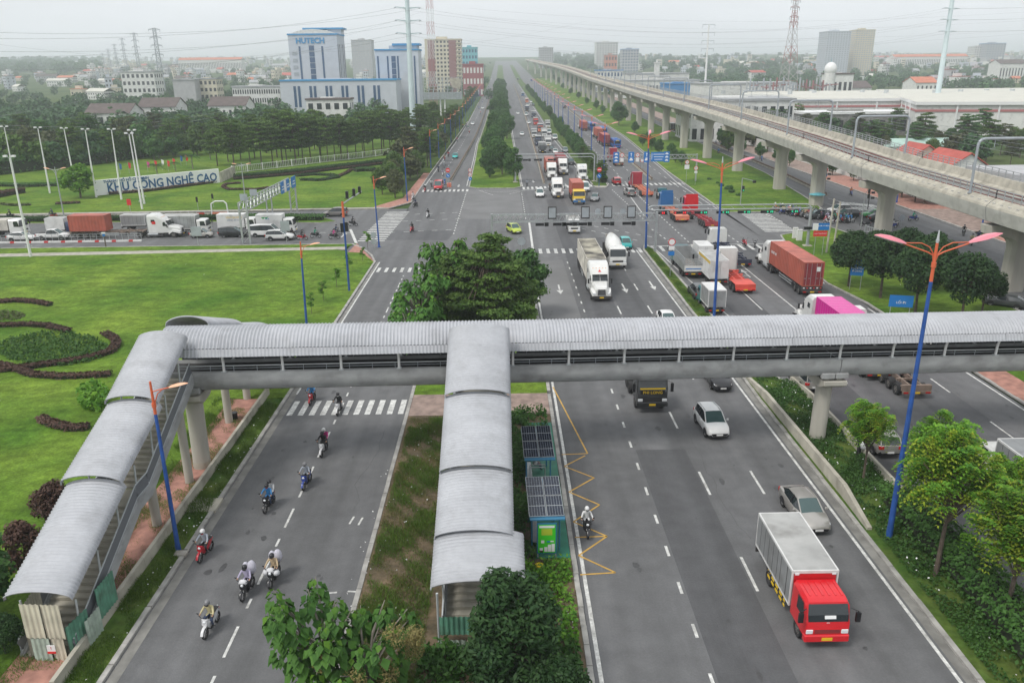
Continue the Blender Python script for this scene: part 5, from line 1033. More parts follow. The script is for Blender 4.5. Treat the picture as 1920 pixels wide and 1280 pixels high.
def motorbike(col='bike_red', sport=False):
 r = empty('motorbike', label='x', cat='motorbike')
 mb = MB(); pr = [(-.78, .10, .66, .80), (-.5, .14, .5, .82), (-.15, .15, .36, .80), (.08, .13, .32, .58), (.28, .14, .34, .62), (.42, .17, .5, .86)]
 mb.loft([[(-w_*.7, y, z0), (-w_, y, (z0+z1)/2), (-w_*.75, y, z1), (w_*.75, y, z1), (w_, y, (z0+z1)/2), (w_*.7, y, z0)] for y, w_, z0, z1 in pr], col); mb.build('body', r, smooth=.7)
 mb = MB(); mb.loft([[(-.1, .40, .5), (-.21, .42, .72), (-.19, .45, .98), (.19, .45, .98), (.21, .42, .72), (.1, .40, .5)], [(-.05, .56, .55), (-.13, .60, .74), (-.11, .55, .98), (.11, .55, .98), (.13, .60, .74), (.05, .56, .55)]], col); mb.build('front_cowl', r, smooth=.6)
 for y in (-.62, .64):
  wl = MB(); n = 16; prof = [(.055, .22), (.06, .265), (.03, .295), (-.03, .295), (-.06, .265), (-.055, .22)]
  wl.loft([[(a, y+b*math.cos(2*PI*k/n), .295+b*math.sin(2*PI*k/n)) for a, b in prof] for k in range(n+1)], 'rubber', caps=False)
  o = wl.build('wheel', r, smooth=.7); d = MB().cyl((-.05, y, .295), (.05, y, .295), .045, .045, 8, 'rim')
  for k in range(6): a = 2*PI*k/6; d.bar((0, y, .295), (0, y+.22*math.cos(a), .295+.22*math.sin(a)), .02, .025, 'rim')
  d.build('rim', o)
 mb = MB(); mb.loft([[(-.07, .64+.34*math.cos(a), .295+.34*math.sin(a)), (0, .64+.37*math.cos(a), .295+.37*math.sin(a)), (.07, .64+.34*math.cos(a), .295+.34*math.sin(a))] for a in (.2, .8, 1.4, 2.0, 2.5)], col, closed=False, caps=False); mb.build('front_mudguard', r, smooth=.8)
 mb = MB()
 for s in (-1, 1): mb.cyl((s*.08, .64, .3), (s*.09, .47, .86), .025, .025, 6, 'chassis')
 mb.build('fork', r)
 mb = MB().tube([(-.36, .34, 1.03), (-.2, .45, 1.02), (0, .47, .99), (.2, .45, 1.02), (.36, .34, 1.03)], .016, 6, 'black').cyl((-.37, .32, 1.03), (-.25, .41, 1.025), .022, .022, 6, 'rubber').cyl((.37, .32, 1.03), (.25, .41, 1.025), .022, .022, 6, 'rubber'); mb.build('handlebar', r)
 for s in (-1, 1): MB().cyl((s*.24, .42, 1.03), (s*.33, .44, 1.22), .008, .008, 4, 'black').ball((s*.35, .44, 1.25), .065, 'black', 6, 4, (1, .4, .7)).build('mirror', r)
 MB().ball((0, .56, .86), .085, 'lamp_glass', 8, 5, (1.1, .6, .9)).build('headlight', r, smooth=1)
 mb = MB(); mb.loft([[(-.10, y, z), (-.13, y, z+.05), (0, y, z+.09), (.13, y, z+.05), (.10, y, z)] for y, z in ((-.72, .80), (-.4, .79), (-.1, .73), (.02, .68))], 'rubber'); mb.build('seat', r, smooth=.7)
 MB().tube([(-.13, -.65, .76), (0, -.84, .84), (.13, -.65, .76)], .015, 5, 'galv').build('grab_rail', r); MB().box(-.07, -.86, .64, .07, -.8, .74, 'tail_red').build('tail_light', r)
 mb = MB().cyl((.15, .1, .32), (.16, -.75, .4), .035, .05, 7, 'galv').box(-.12, -.05, .2, .12, .2, .36, 'chassis').cyl((-.22, .0, .26), (.22, .0, .26), .02, .02, 5, 'chassis'); mb.build('engine', r)
 MB().box(-.09, .615, .52, .09, .625, .63, 'plate_white').build('plate', r)
 freeze(r); return r
def body_mesh(name, joints, bones, rad, zones):
 names = list(joints); me = bpy.data.meshes.new(name+'_skeleton'); me.from_pydata([joints[k] for k in names], [(names.index(a), names.index(b)) for a, b in bones], [])
 o = bpy.data.objects.new(name+'_tmp', me); C.objects.link(o); sk = o.modifiers.new('skin', 'SKIN'); sk.use_smooth_shade = True; sk.branch_smoothing = .3
 if not me.skin_vertices: me.skin_vertices.new() if hasattr(me.skin_vertices, 'new') else None
 for i, k in enumerate(names):
  v = me.skin_vertices[0].data[i]; rr = rad[k]; v.radius = rr if isinstance(rr, tuple) else (rr, rr); v.use_root = (k == 'pelvis')
 ss = o.modifiers.new('sub', 'SUBSURF'); ss.levels = 1; ss.render_levels = 1
 dg = bpy.context.evaluated_depsgraph_get(); ev = o.evaluated_get(dg); nm = bpy.data.meshes.new_from_object(ev); nm.name = name
 bpy.data.objects.remove(o); bpy.data.meshes.remove(me)
 mats = ['cloth_white', 'trousers_dark', 'skin', 'black']; nm.materials.clear()
 for k in mats: nm.materials.append(M[k])
 for p in nm.polygons: p.material_index = zones(p.center); p.use_smooth = True
 return nm
def ride_joints(lean=0, dy=0, dz=0, hold=True):
 j = dict(pelvis=(0, -.16, .86), spine=(0, -.15+lean*.3, 1.08), chest=(0, -.09+lean, 1.30), neck=(0, -.04+lean, 1.44), head=(0, .0+lean, 1.56), top=(0, .01+lean, 1.68))
 for s, n in ((-1, 'l'), (1, 'r')):
  j.update({n+'sh': (s*.19, -.08+lean, 1.36), n+'el': (s*.31, .12+lean, 1.15) if hold else (s*.27, .05+lean, 1.12), n+'wr': (s*.33, .30, 1.07) if hold else (s*.16, .26+lean, 1.05), n+'ha': (s*.32, .37, 1.06) if hold else (s*.1, .33+lean, 1.04), n+'hi': (s*.10, -.12, .85), n+'kn': (s*.2, .27, .80), n+'an': (s*.18, .12, .40), n+'to': (s*.18, .30, .35)})
 return {k: (v[0], v[1]+dy, v[2]+dz) for k, v in j.items()}
BONES = [('pelvis', 'spine'), ('spine', 'chest'), ('chest', 'neck'), ('neck', 'head'), ('head', 'top')]+[(a, b) for n in 'lr' for a, b in (('chest', n+'sh'), (n+'sh', n+'el'), (n+'el', n+'wr'), (n+'wr', n+'ha'), ('pelvis', n+'hi'), (n+'hi', n+'kn'), (n+'kn', n+'an'), (n+'an', n+'to'))]
RAD = dict(pelvis=(.15, .13), spine=(.14, .11), chest=(.17, .12), neck=.06, head=(.085, .1), top=(.075, .085));
for n in 'lr': RAD.update({n+'sh': .075, n+'el': .05, n+'wr': .038, n+'ha': .04, n+'hi': .11, n+'kn': .075, n+'an': .045, n+'to': .045})
def zone_ride(dy, dz, lean):
 def z(c):
  y, h = c[1]-dy, c[2]-dz
  if h > 1.47: return 2
  if y > .27 and h > .97: return 2
  if h < .43 and y < .5: return 3
  if h < .90: return 1
  return 0
 return z
def helmet(parent, pos, col, visor=True):
 mb = MB(); n = 10; x, y, z = pos
 mb.loft([[(x+q*math.cos(2*PI*k/n), y+q*1.12*math.sin(2*PI*k/n)-.01, z+h_) for k in range(n)] for q, h_ in ((.135, -.03), (.14, .05), (.115, .12), (.06, .165), (.005, .175))], col); o = mb.build('helmet', parent, smooth=.9)
 mb = MB().hexa([(x-.1, y+.08, z-.02), (x+.1, y+.08, z-.02), (x+.07, y+.2, z-.03), (x-.07, y+.2, z-.03), (x-.1, y+.08, z+.01), (x+.1, y+.08, z+.01), (x+.07, y+.2, z-.015), (x-.07, y+.2, z-.015)], 'black'); mb.build('visor', o); return o
def make_rider(kind):
 lean, dy, dz, hold = {'driver': (.05, 0, 0, True), 'upright': (0, 0, 0, True), 'crouched': (.14, -.02, 0, True), 'pillion': (.06, -.42, .07, False)}[kind]
 J = ride_joints(lean, dy, dz, hold); r = obj('person', body_mesh('rider', J, BONES, RAD, zone_ride(dy, dz, lean)), label='x', cat='person')
 helmet(r, (0, J['head'][1]+.01, J['head'][2]+.03), 'helmet_white')
 x, y, z = J['head']; MB().hexa([(-.07, y+.07, z-.1), (.07, y+.07, z-.1), (.05, y+.12, z-.1), (-.05, y+.12, z-.1), (-.08, y+.07, z-.02), (.08, y+.07, z-.02), (.055, y+.125, z-.02), (-.055, y+.125, z-.02)], 'cloth_white').build('face_mask', r)
 freeze(r); return r
BIKE = None; RID = {}
def bike_at(p, rz, col, label, group=None):
 global BIKE
 if BIKE is None: BIKE = motorbike('bike_red'); r = BIKE
 else: r = copy_tree(BIKE)
 if col != 'bike_red': paint(r, {'bike_red': col})
 else: paint(r, {})
 r['label'] = label; r.location = p; r.rotation_euler = (0, 0, rz)
 if group: r['group'] = group
 return r
def rider_at(p, rz, kind, shirt, label, helm='helmet_white', legs='trousers_dark', group=None, mask='cloth_white'):
 if kind not in RID: RID[kind] = make_rider(kind); r = RID[kind]
 else: r = copy_tree(RID[kind])
 rp = {}
 if shirt != 'cloth_white': rp['cloth_white'] = shirt
 if legs != 'trousers_dark': rp['trousers_dark'] = legs
 if helm != 'helmet_white': rp['helmet_white'] = helm
 paint(r, rp); r['label'] = label; r.location = p; r.rotation_euler = (0, 0, rz)
 for ch in r.children:
  if ch.name.startswith('face_mask') and shirt != 'cloth_white': paint(ch, {'cloth_white': mask} if mask != 'cloth_white' else {})
 if group: r['group'] = group
 return r
def sack(p, rz, pts, m, label):
 mb = MB()
 for (x, y, z, q, sx, sy, sz) in pts:
  n, k = 10, 7; rings = []
  for j in range(k+1):
   t = PI*j/k; rings.append([(x+sx*q*max(.05, math.sin(t))*math.cos(2*PI*i/n)*(1+rnd.uniform(-.1, .1)), y+sy*q*max(.05, math.sin(t))*math.sin(2*PI*i/n)*(1+rnd.uniform(-.1, .1)), z-sz*q*math.cos(t)*(1+rnd.uniform(-.05, .05))) for i in range(n)])
  mb.loft(rings, m)
 return mb.build('sack', loc=p, rz=rz, smooth=1.2, label=label, cat='sack')
near = [(386, 1196, 'bike_white', 'driver', 'cloth_cream', 'helmet_grey', 'jeans', 'white and dark scooter nearest the viewer on the left road', 'rider in a cream jacket and dark helmet nearest the viewer', None, 'cloth_black', -.12),
  (456, 1126, 'bike_black', 'upright', 'cloth_lilac', 'helmet_dark', 'trousers_dark', 'scooter under white sacks, the left one of the laden pair', 'rider in a lilac shirt with white sacks behind the back', None, 'cloth_black', -.1),
  (508, 1103, 'bike_black', 'upright', 'cloth_tan', 'helmet_dark', 'trousers_dark', 'scooter loaded with silvery sacks in front and behind, the right one of the laden pair', 'rider in a tan shirt wedged between silvery sacks', None, 'skin', -.06),
  (376, 1054, 'bike_red', 'upright', 'cloth_grey', 'helmet_white', 'trousers_dark', 'dark red scooter with headlamp lit riding near the left kerb', 'rider in a grey jacket and white helmet by the left kerb', None, 'cloth_red', -.14),
  (498, 962, 'bike_black', 'driver', 'cloth_blue', 'helmet_dark', 'jeans', 'black and silver motorbike with two people, one in bright blue', 'rider in a bright blue jacket with red scarf', ('cloth_white', 'pillion passenger in white behind the blue jacket', 'helmet_dark'), 'cloth_red', -.12),
  (570, 919, 'bike_blue', 'driver', 'cloth_grey', 'helmet_grey', 'trousers_dark', 'dark blue scooter alone left of the lane dashes', 'rider in grey patterned jacket on the dark blue scooter', None, 'cloth_white', -.1),
  (603, 857, 'bike_white', 'driver', 'cloth_black', 'helmet_dark', 'trousers_dark', 'white scooter with a pink-clad passenger below the zebra stripes', 'rider in black on the white scooter', ('cloth_pink', 'passenger in pink behind the rider in black', 'helmet_white'), 'cloth_black', -.08),
  (633, 779, 'bike_white', 'driver', 'cloth_black', 'helmet_dark', 'trousers_dark', 'scooter on the zebra stripes, the right one of two', 'rider in dark clothes crossing the zebra stripes', None, 'cloth_white', -.05),
  (582, 760, 'bike_red', 'driver', 'cloth_blue', 'helmet_grey', 'trousers_dark', 'bright red scooter just above the zebra stripes', 'rider in pale blue on the bright red scooter', ('cloth_grey', 'passenger in grey on the bright red scooter', 'helmet_dark'), 'cloth_white', -.06),
  (1102, 1009, 'bike_black', 'upright', 'cloth_white', 'helmet_white', 'trousers_dark', 'black scooter riding over the yellow zigzag by the bus stop', 'rider in white jacket and white helmet by the bus stop', None, 'cloth_black', .02)]
for px, py, bc, kd, sh, he, lg, bl, rl, pas, mk, tw in near:
 g_ = G(px, py); rz = PI+tw; f = Vector((math.sin(-rz), math.cos(rz), 0)); p = g_-f*.64
 bike_at(p, rz, bc, bl); rider_at(p, rz, kd, sh, rl, he, lg, mask=mk)
 if pas: rider_at(p, rz, 'pillion', pas[0], pas[1], pas[2], lg)
 if 'laden' in bl:
  left = 'left one' in bl
  sack(p, rz, [(-.12, -.55, 1.25, .27, .9, .75, 1.5), (.2, -.55, 1.2, .23, .9, .8, 1.5)], 'bag_lilac', 'tall white sack strapped behind the %s rider' % ('lilac' if left else 'tan'))
  sack(p, rz, [(0, .40, .95, .21, 1.15, .8, .85)]+([] if left else [(-.27, .34, .8, .2, 1, .9, .9), (.27, .34, .8, .2, 1, .9, .9)]), 'bag_white', 'bulging white bags carried before the %s rider' % ('lilac' if left else 'tan'))
shirts = ['cloth_black', 'cloth_grey', 'cloth_navy', 'cloth_white', 'cloth_red', 'cloth_green', 'cloth_blue', 'cloth_tan', 'cloth_pink', 'cloth_lilac', 'cloth_orange']
bikes = ['bike_red', 'bike_black', 'bike_blue', 'bike_white', 'bike_grey', 'bike_black']
helms = ['helmet_white', 'helmet_dark', 'helmet_grey', 'helmet_dark']
CN = {'cloth_black': 'black', 'cloth_grey': 'grey', 'cloth_navy': 'navy', 'cloth_white': 'white', 'cloth_red': 'red', 'cloth_green': 'green', 'cloth_blue': 'blue', 'cloth_tan': 'tan', 'cloth_pink': 'pink', 'cloth_lilac': 'lilac', 'cloth_orange': 'orange', 'cloth_cream': 'cream', 'bike_red': 'red', 'bike_black': 'black', 'bike_blue': 'blue', 'bike_white': 'white', 'bike_grey': 'grey'}
def pair(px, py, rz, sh, bc, where, he=None, grp=None, kd='driver'):
 p = G(px, py); bike_at(p, rz, bc, '%s scooter %s' % (CN[bc], where), grp and 'motorbikes '+grp); rider_at(p, rz, kd, sh, 'rider in %s %s' % (CN[sh], where), he or 'helmet_dark', group=grp and 'riders '+grp)
for px, py, rz, sh, bc, wh in [(548, 447, -1.6, 'cloth_black', 'bike_black', 'right beside the white SUV bonnet'), (567, 450, -1.5, 'cloth_black', 'bike_red', 'second in front of the white SUV'), (592, 446, -1.57, 'cloth_green', 'bike_black', 'with a green jacket among the front motorbikes'), (627, 448, -1.55, 'cloth_pink', 'bike_black', 'in front of the stop line, pink shirt'), (631, 440, -1.5, 'cloth_navy', 'bike_grey', 'behind the pink shirt at the stop line'), (662, 424, -1.9, 'cloth_black', 'bike_black', 'past the stop line under the signal mast'),
                               (773, 435, 2.9, 'cloth_black', 'bike_red', 'alone in mid crossing above the tree island'), (803, 408, 2.95, 'cloth_black', 'bike_white', 'alone in the crossing between the lane dashes'), (779, 388, 2.7, 'cloth_navy', 'bike_black', 'at the brick corner, first of two'), (775, 375, 2.9, 'cloth_white', 'bike_white', 'at the brick corner, second of two'), (988, 350, 3.1, 'cloth_grey', 'bike_black', 'at the stripes below the trees of the centre island'),
                               (20, 410, 1.6, 'cloth_black', 'bike_black', 'on the far cross street lane at the left edge'), (99, 408, 1.6, 'cloth_navy', 'bike_black', 'on the far cross street lane below the hedge bed')]:
 pair(px, py, rz, sh, bc, wh)
for i, (px, py) in enumerate([(797, 360), (809, 350), (834, 347), (830, 330), (833, 315), (841, 294), (834, 300), (868, 239), (874, 238), (878, 243), (857, 266), (847, 270), (880, 250), (898, 205), (905, 193), (909, 176), (901, 214), (915, 158), (919, 147), (822, 322)]):
 pair(px, py, PI, shirts[i*3 % len(shirts)], bikes[i % len(bikes)], 'on the left road beyond the crossing', helms[i % 4], 'on the left road beyond the crossing')
rr = random.Random(5); n = 0
for row in range(6):
 for k in range(10):
  px = 1452+row*9+k*12.5+rr.uniform(-3, 3); py = 402+row*2.2+k*1.75+rr.uniform(-1.2, 1.2)-6
  if px > 1598 or n >= 52: continue
  n += 1; pair(px, py, PI/2+.35+rr.uniform(-.2, .2), shirts[rr.randrange(len(shirts))], bikes[rr.randrange(len(bikes))], 'waiting in the crowd under the viaduct', helms[rr.randrange(4)], 'waiting in the crowd under the viaduct')
for px, py, rz, sh, bc, wh in [(1554, 420, 1.2, 'cloth_white', 'bike_white', 'in front of the waiting crowd, white clothes'), (1712, 414, -1.6, 'cloth_green', 'bike_blue', 'crossing right of the viaduct pier, green jacket'), (1595, 366, 3.0, 'cloth_orange', 'bike_blue', 'in an orange vest beyond the junction stripes'), (1806, 441, 2.6, 'cloth_black', 'bike_black', 'riding along the brick pavement, red helmet'), (1821, 459, 2.7, 'cloth_cream', 'bike_black', 'in cream riding right of the round trees'), (1833, 453, 2.7, 'cloth_navy', 'bike_black', 'in navy beside the cream rider'),
                               (1428, 302, 3, 'cloth_blue', 'bike_blue', 'in blue on the frontage road between piers'), (1347, 288, .1, 'cloth_blue', 'bike_grey', 'on the near frontage lane between piers'), (1331, 270, 3, 'cloth_black', 'bike_black', 'first of a small bunch on the frontage road'), (1342, 272, 3, 'cloth_grey', 'bike_black', 'second of a small bunch on the frontage road'), (1352, 276, 3, 'cloth_navy', 'bike_red', 'third of a small bunch on the frontage road'), (1360, 278, 3, 'cloth_black', 'bike_black', 'last of a small bunch on the frontage road'), (1525, 377, .3, 'cloth_white', 'bike_white', 'by the barrier end near the viaduct pier')]:
 pair(px, py, rz, sh, bc, wh)
for i, (px, py) in enumerate(((1622, 425), (1672, 428), (1678, 424), (1530, 428), (1415, 463), (1395, 460))): bike_at(G(px, py), 1.2+i*.4, bikes[(i+1) % 6], '%s scooter parked %s' % (CN[bikes[(i+1) % 6]], ['left of the viaduct pier foot', 'right of the viaduct pier foot', 'second right of the viaduct pier foot', 'beside the signal column base', 'on the kerb behind the rust container lorry', 'next to the kerb nose behind the container lorry'][i]))
def stand(label, p, rz, shirt, legs, hair=True, sit=False, hold=False):
 J = dict(pelvis=(0, 0, .95), spine=(0, .01, 1.15), chest=(0, .02, 1.36), neck=(0, .02, 1.5), head=(0, .04, 1.6), top=(0, .04, 1.72))
 for s, n in ((-1, 'l'), (1, 'r')): J.update({n+'sh': (s*.19, .01, 1.42), n+'el': (s*.26, .02, 1.15), n+'wr': (s*.24, .14, .93), n+'ha': (s*.23, .17, .85), n+'hi': (s*.1, 0, .92), n+'kn': (s*.11, .03+s*.05, .5), n+'an': (s*.11, 0-s*.06, .09), n+'to': (s*.12, .15-s*.06, .04)})
 if sit:
  for k in J: J[k] = (J[k][0], J[k][1], J[k][2]-.47)
  for s, n in ((-1, 'l'), (1, 'r')): J.update({n+'kn': (s*.13, .42, .47), n+'an': (s*.13, .40, .09), n+'to': (s*.13, .55, .04), n+'wr': (s*.15, .28, .6), n+'ha': (s*.14, .36, .56)})
 def z(c):
  h = c[2]+(.47 if sit else 0)
  if h > 1.53: return 2
  if (h < .95 and abs(c[0]) > .19) or (sit and c[1] > .22 and c[2] > .52 and abs(c[0]) < .2 and h > 1.0): return 2
  if c[2] < .1: return 3
  return 1 if h < .99 or (sit and c[1] > .15) else 0
 r = obj('person', body_mesh('figure', J, BONES, RAD, z), label=label, cat='person'); paint(r, {'cloth_white': shirt, 'trousers_dark': legs})
 hd = J['head']; MB().ball((0, hd[1]-.02, hd[2]+.06), .125, 'black' if hair else 'cloth_white', 8, 6).build('hair' if hair else 'cap', r, smooth=1)
 r.location = p; r.rotation_euler = (0, 0, rz); return r
p = G(1609, 858); stand('person in dark clothes walking by the median wall with a white sack', p, .2, 'cloth_black', 'trousers_dark'); sack(p, .2, [(.24, -.12, 1.0, .34, .9, .7, 1.0)], 'bag_white', 'white sack slung by the walker at the median wall')
stand('person in a white cap sitting between the two bus stop shelters', G(1002, 884)+Vector((0, 0, .14)), -1.3, 'cloth_white', 'jeans', False, True)
for px, py, sh, lab in ((1628, 336, 'cloth_blue', 'person in blue by the wall behind the red brick pavement'), (1313, 252, 'cloth_red', 'person in red on the far brick pavement')): stand(lab, G(px, py), 2, sh, 'trousers_dark')
# lamps, masts, signals, signs, walls, bus stop
def lean(o, dx=0, dy=0): o.rotation_euler[1] += dx; o.rotation_euler[0] += dy; return o
_lp = {}
def lamp_single(p, h=10.6, rz=0, label='', group=None, arms=1, col='lamp_orange'):
 k = ('s', arms)
 if k not in _lp:
  H = 10.6; r = empty('street_lamp'); MB().cyl((0, 0, 0), (0, 0, .5), .17, .15, 10, 'blue_pole').cyl((0, 0, .5), (0, 0, 8.7), .13, .085, 10, 'blue_pole').box(-.26, -.26, -.02, .26, .26, .05, 'blue_pole').build('pole', r, smooth=.6)
  mb = MB().cyl((0, 0, 8.7), (0, 0, H), .085, .06, 10, 'orange_pole').cyl((0, 0, 9.1), (0, 0, 9.35), .12, .12, 10, 'orange_pole'); mb.build('upper_pole', r, smooth=.6)
  for s in ([1] if arms == 1 else [1, -1]):
   MB().tube([(0, 0, 9.2), (s*.3, 0, 9.9), (s*.6, 0, 10.15), (s*1.0, 0, 10.25)], .03, 6, 'orange_pole').tube([(0, 0, 10.0), (s*.4, 0, 10.12), (s*1.0, 0, 10.25)], .035, 6, 'orange_pole').build('arm', r, smooth=.6)
   mb = MB(); mb.loft([[(s*x, -w_, z), (s*x, 0, z+t), (s*x, w_, z), (s*x, 0, z-.05)] for x, w_, z, t in ((.95, .05, 10.24, .05), (1.1, .13, 10.28, .1), (1.45, .17, 10.36, .13), (1.8, .12, 10.44, .09), (2.0, .03, 10.48, .02))], lambda i, j: col if j < 2 else 'sign_white'); mb.build('lamp_head', r, smooth=.8)
  freeze(r); _lp[k] = r; o = r
 else: o = copy_tree(_lp[k])
 o.location = p; o.rotation_euler = (0, 0, rz); o.scale = (1, 1, h/10.6); return tag(o, label, 'street lamp', group)
def lamp_double(p, h=17., rz=0, label='', group=None, heads=2):
 k = ('d', heads)
 if k not in _lp:
  H = 17.; r = empty('street_lamp'); MB().cyl((0, 0, 0), (0, 0, .9), .2, .17, 12, 'blue_pole').cyl((0, 0, .9), (0, 0, 14.5), .165, .09, 12, 'blue_pole').build('pole', r, smooth=.6)
  MB().cyl((0, 0, 14.5), (0, 0, 16.4), .09, .07, 12, 'orange_pole').cyl((0, 0, 15.2), (0, 0, 15.45), .12, .12, 12, 'orange_pole').build('upper_pole', r, smooth=.6)
  MB().cyl((0, 0, 16.4), (0, 0, 16.55), .07, .09, 10, 'steel_pale').cyl((0, 0, 16.55), (0, 0, 17.0), .07, .03, 10, 'steel_pale').build('finial', r, smooth=.6)
  for s in ((1, 0), (-1, 0), (.25, 1))[:heads]:
   d = Vector((s[0], s[1], 0)).normalized(); q = Vector((-d.y, d.x, 0)); at = lambda x, z: d*x+Vector((0, 0, z))
   MB().tube([at(0, 15.3), at(.12, 15.8), at(.4, 15.95), at(1.75, 16.4)], .04, 6, 'orange_pole').tube([at(0, 15.7), at(.35, 16.2), at(.8, 16.4), at(1.7, 16.42)], .028, 6, 'orange_pole').build('arm', r, smooth=.6)
   mb = MB(); mb.loft([[at(x, z)-q*w_, at(x, z)-q*w_*.6+Vector((0, 0, t)), at(x, z)+q*w_*.6+Vector((0, 0, t)), at(x, z)+q*w_, at(x, z-.06)] for x, w_, z, t in ((1.6, .06, 16.38, .06), (1.9, .16, 16.45, .15), (2.4, .24, 16.58, .19), (2.9, .17, 16.72, .13), (3.25, .03, 16.82, .02))], lambda i, j: 'lamp_pink' if j < 3 else 'sign_white'); mb.build('lamp_head', r, smooth=.8)
  freeze(r); _lp[k] = r; o = r
 else: o = copy_tree(_lp[k])
 o.location = p; o.rotation_euler = (0, 0, rz); o.scale = (1, 1, h/17.); return tag(o, label, 'street lamp', group)
lamp_double(Vector((22.0, 39.5, .1)), 18.0, .0, 'tall blue lamp post with two pink heads in the right foreground'); lean(lamp_double(G(1338, 610), 17.6, .05, 'blue lamp post with two pink heads just behind the footbridge'), -.02)
lean(lamp_double(G(1211, 466), 17.4, .0, 'blue lamp post with three pink heads at the tip of the narrow median', heads=3), -.02)
for k in range(16):
 y = 196+k*33.; x = lerp([(190, 24.6), (330, 26.6), (442, 27.6), (1000, 28.2)], y)
 lamp_double(Vector((x, y, TZ(y))), 14, 0, nth(k, '%s lamp post of the far median line, counting away from the crossing', ''), 'lamp posts along the far median')
lamp_single(G(335, 1034), 10.5, 0, 'blue street lamp with orange arm beside the covered stairs')
for px, py, ty, lab in ((576, 622, 452, 'blue street lamp on the lawn edge just behind the footbridge'), (711, 463, 330, 'blue street lamp at the near corner of the cross street'), (764, 378, 276, 'blue street lamp on the brick corner across the junction')):
 p = G(px, py); lean(lamp_single(p, HT(p, ty), 0, lab), -.02 if px > 700 else .02)
for k in range(18):
 y = 226+k*27; p = Vector((lerp([(226, -19.8), (420, -17.8), (1100, -16)], y), y, TZ(y))); lamp_single(p, 10.6, 0, nth(k, '%s orange-armed street lamp along the left road, counting away', ''), 'street lamps along the left road')
for px, py, ty, lab in ((123, 421, 312, 'grey twin-armed street lamp on the cross street median, left one'), (461, 382, 305, 'grey twin-armed street lamp beside the blue sign gantry')):
 p = G(px, py); o = lamp_single(p, HT(p, ty), 0, lab, arms=2); paint(o, {'blue_pole': 'galv', 'orange_pole': 'galv'})
for x, y, l_ in ((78.5, 158, 'farthest'), (78.2, 128, 'middle'), (78.0, 114, 'nearest')): lean(lamp_single(Vector((x, y, .1)), 9, PI, l_+' blue street lamp on the pavement behind the viaduct', 'street lamps behind the viaduct'))
p = G(1612, 440); MB().tube([(0, 0, 0), (0, 0, 6.6), (.5, 0, 7.3), (1.0, 0, 7.4)], [.07, .05, .04, .04], 6, 'galv').box(.9, -.12, 7.36, 1.5, .12, 7.46, 'sign_white').build('street_lamp', loc=p, label='thin grey street lamp in front of the viaduct pier', cat='street lamp')
for i, (bx, by, tx, ty, lab) in enumerate(((58, 482, 18, 296, 'white floodlight mast nearest the viewer, standing on the near lawn'), (32, 358, 8, 239, 'white floodlight mast at the left edge of the far lawn'), (94, 363, 71, 241, 'white floodlight mast second from the left on the far lawn'), (142, 352, 120, 242, 'white floodlight mast rising behind the round topiary'), (181, 371, 160, 244, 'white floodlight mast at the left end of the welcome wall'), (228, 375, 209, 244, 'white floodlight mast before the first word on the welcome wall'), (271, 383, 247, 246, 'white floodlight mast, rear one of the close pair'), (267, 393, 242, 252, 'white floodlight mast, front one of the close pair'))):
 b = G(bx, by); h = HT(b, ty, tx); r = empty('floodlight_mast', b, 0, lab, 'mast'); t = AT(tx, ty, b.y)-b
 MB().cyl((0, 0, 0), (t.x*.55, 0, h*.55), .21, .16, 10, 'white_paint').cyl((t.x*.55, 0, h*.55), (t.x, 0, h), .14, .09, 10, 'white_paint').build('pole', r, smooth=.6)
 for s in (-1, 1): MB().bar((t.x, 0, h), (t.x+s*.55, 0, h+.15), .06, .06, 'galv').box(t.x+s*.35, -.2, h+.1, t.x+s*.85, .2, h+.36, 'sign_white').build('floodlight', r)
 MB().box(-.5, -.05, 1.6, .5, .05, 1.75, 'galv').build('bracket', r)
def truss(mb, a, b, w_, h, n, m='galv', r=.07):
 a, b = Vector(a), Vector(b); d = (b-a).normalized(); s = d.cross(Vector((0, 0, 1))).normalized()*(w_/2); u = Vector((0, 0, h/2))
 for i in (-1, 1):
  for j in (-1, 1): mb.bar(a+s*i+u*j, b+s*i+u*j, r*1.6, r*1.6, m)
 for k in range(n):
  p, q = a.lerp(b, k/n), a.lerp(b, (k+.5)/n); t = a.lerp(b, (k+1)/n)
  for i in (-1, 1): mb.bar(p+s*i-u, q+s*i+u, r, r, m); mb.bar(q+s*i+u, t+s*i-u, r, r, m)
  mb.bar(p-s+u, p+s+u, r, r, m); mb.bar(p-s-u, p+s-u, r, r, m)
 return mb
def signal(parent, x, y, z, lit, facing=-1, horiz=True):
 mb = MB().box(x-.62, y-.12, z-.2, x+.62, y+.12, z+.2, 'black').box(x+.7, y-.12, z-.28, x+1.3, y+.12, z+.28, 'black')
 for k in range(3): mb.box(x-.55+.4*k, y+facing*.3 if facing < 0 else y+.12, z+.15, x-.25+.4*k, y-.12 if facing < 0 else y+.3, z+.19, 'black')
 h_ = mb.build('signal_head', parent)
 if lit:
  m = 'led_green' if lit == 'g' else 'led_red'; x0 = x+.4 if lit == 'g' else x-.4
  MB().cyl((x0, y+facing*.125, z), (x0, y+facing*.14, z), .13, .13, 10, m).box(x+.8, y+facing*.125, z-.15, x+.95, y+facing*.135, z+.15, m).box(x+1.05, y+facing*.125, z-.15, x+1.2, y+facing*.135, z+.15, m).build('light', h_)
emit('led_green', (.03, .55, .28), .5); emit('led_red', (.8, .02, .03), .6)
r = empty('sign_gantry', (0, 116.2, 0), 0, 'dark steel truss gantry with the backs of message boards over the near crossing', 'gantry'); zt = AT(1075, 408, 116.2).z
mb = MB(); truss(mb, (-1.7, 0, zt), (22.4, 0, zt), .8, 1.05, 22, 'galv'); mb.build('truss_beam', r)
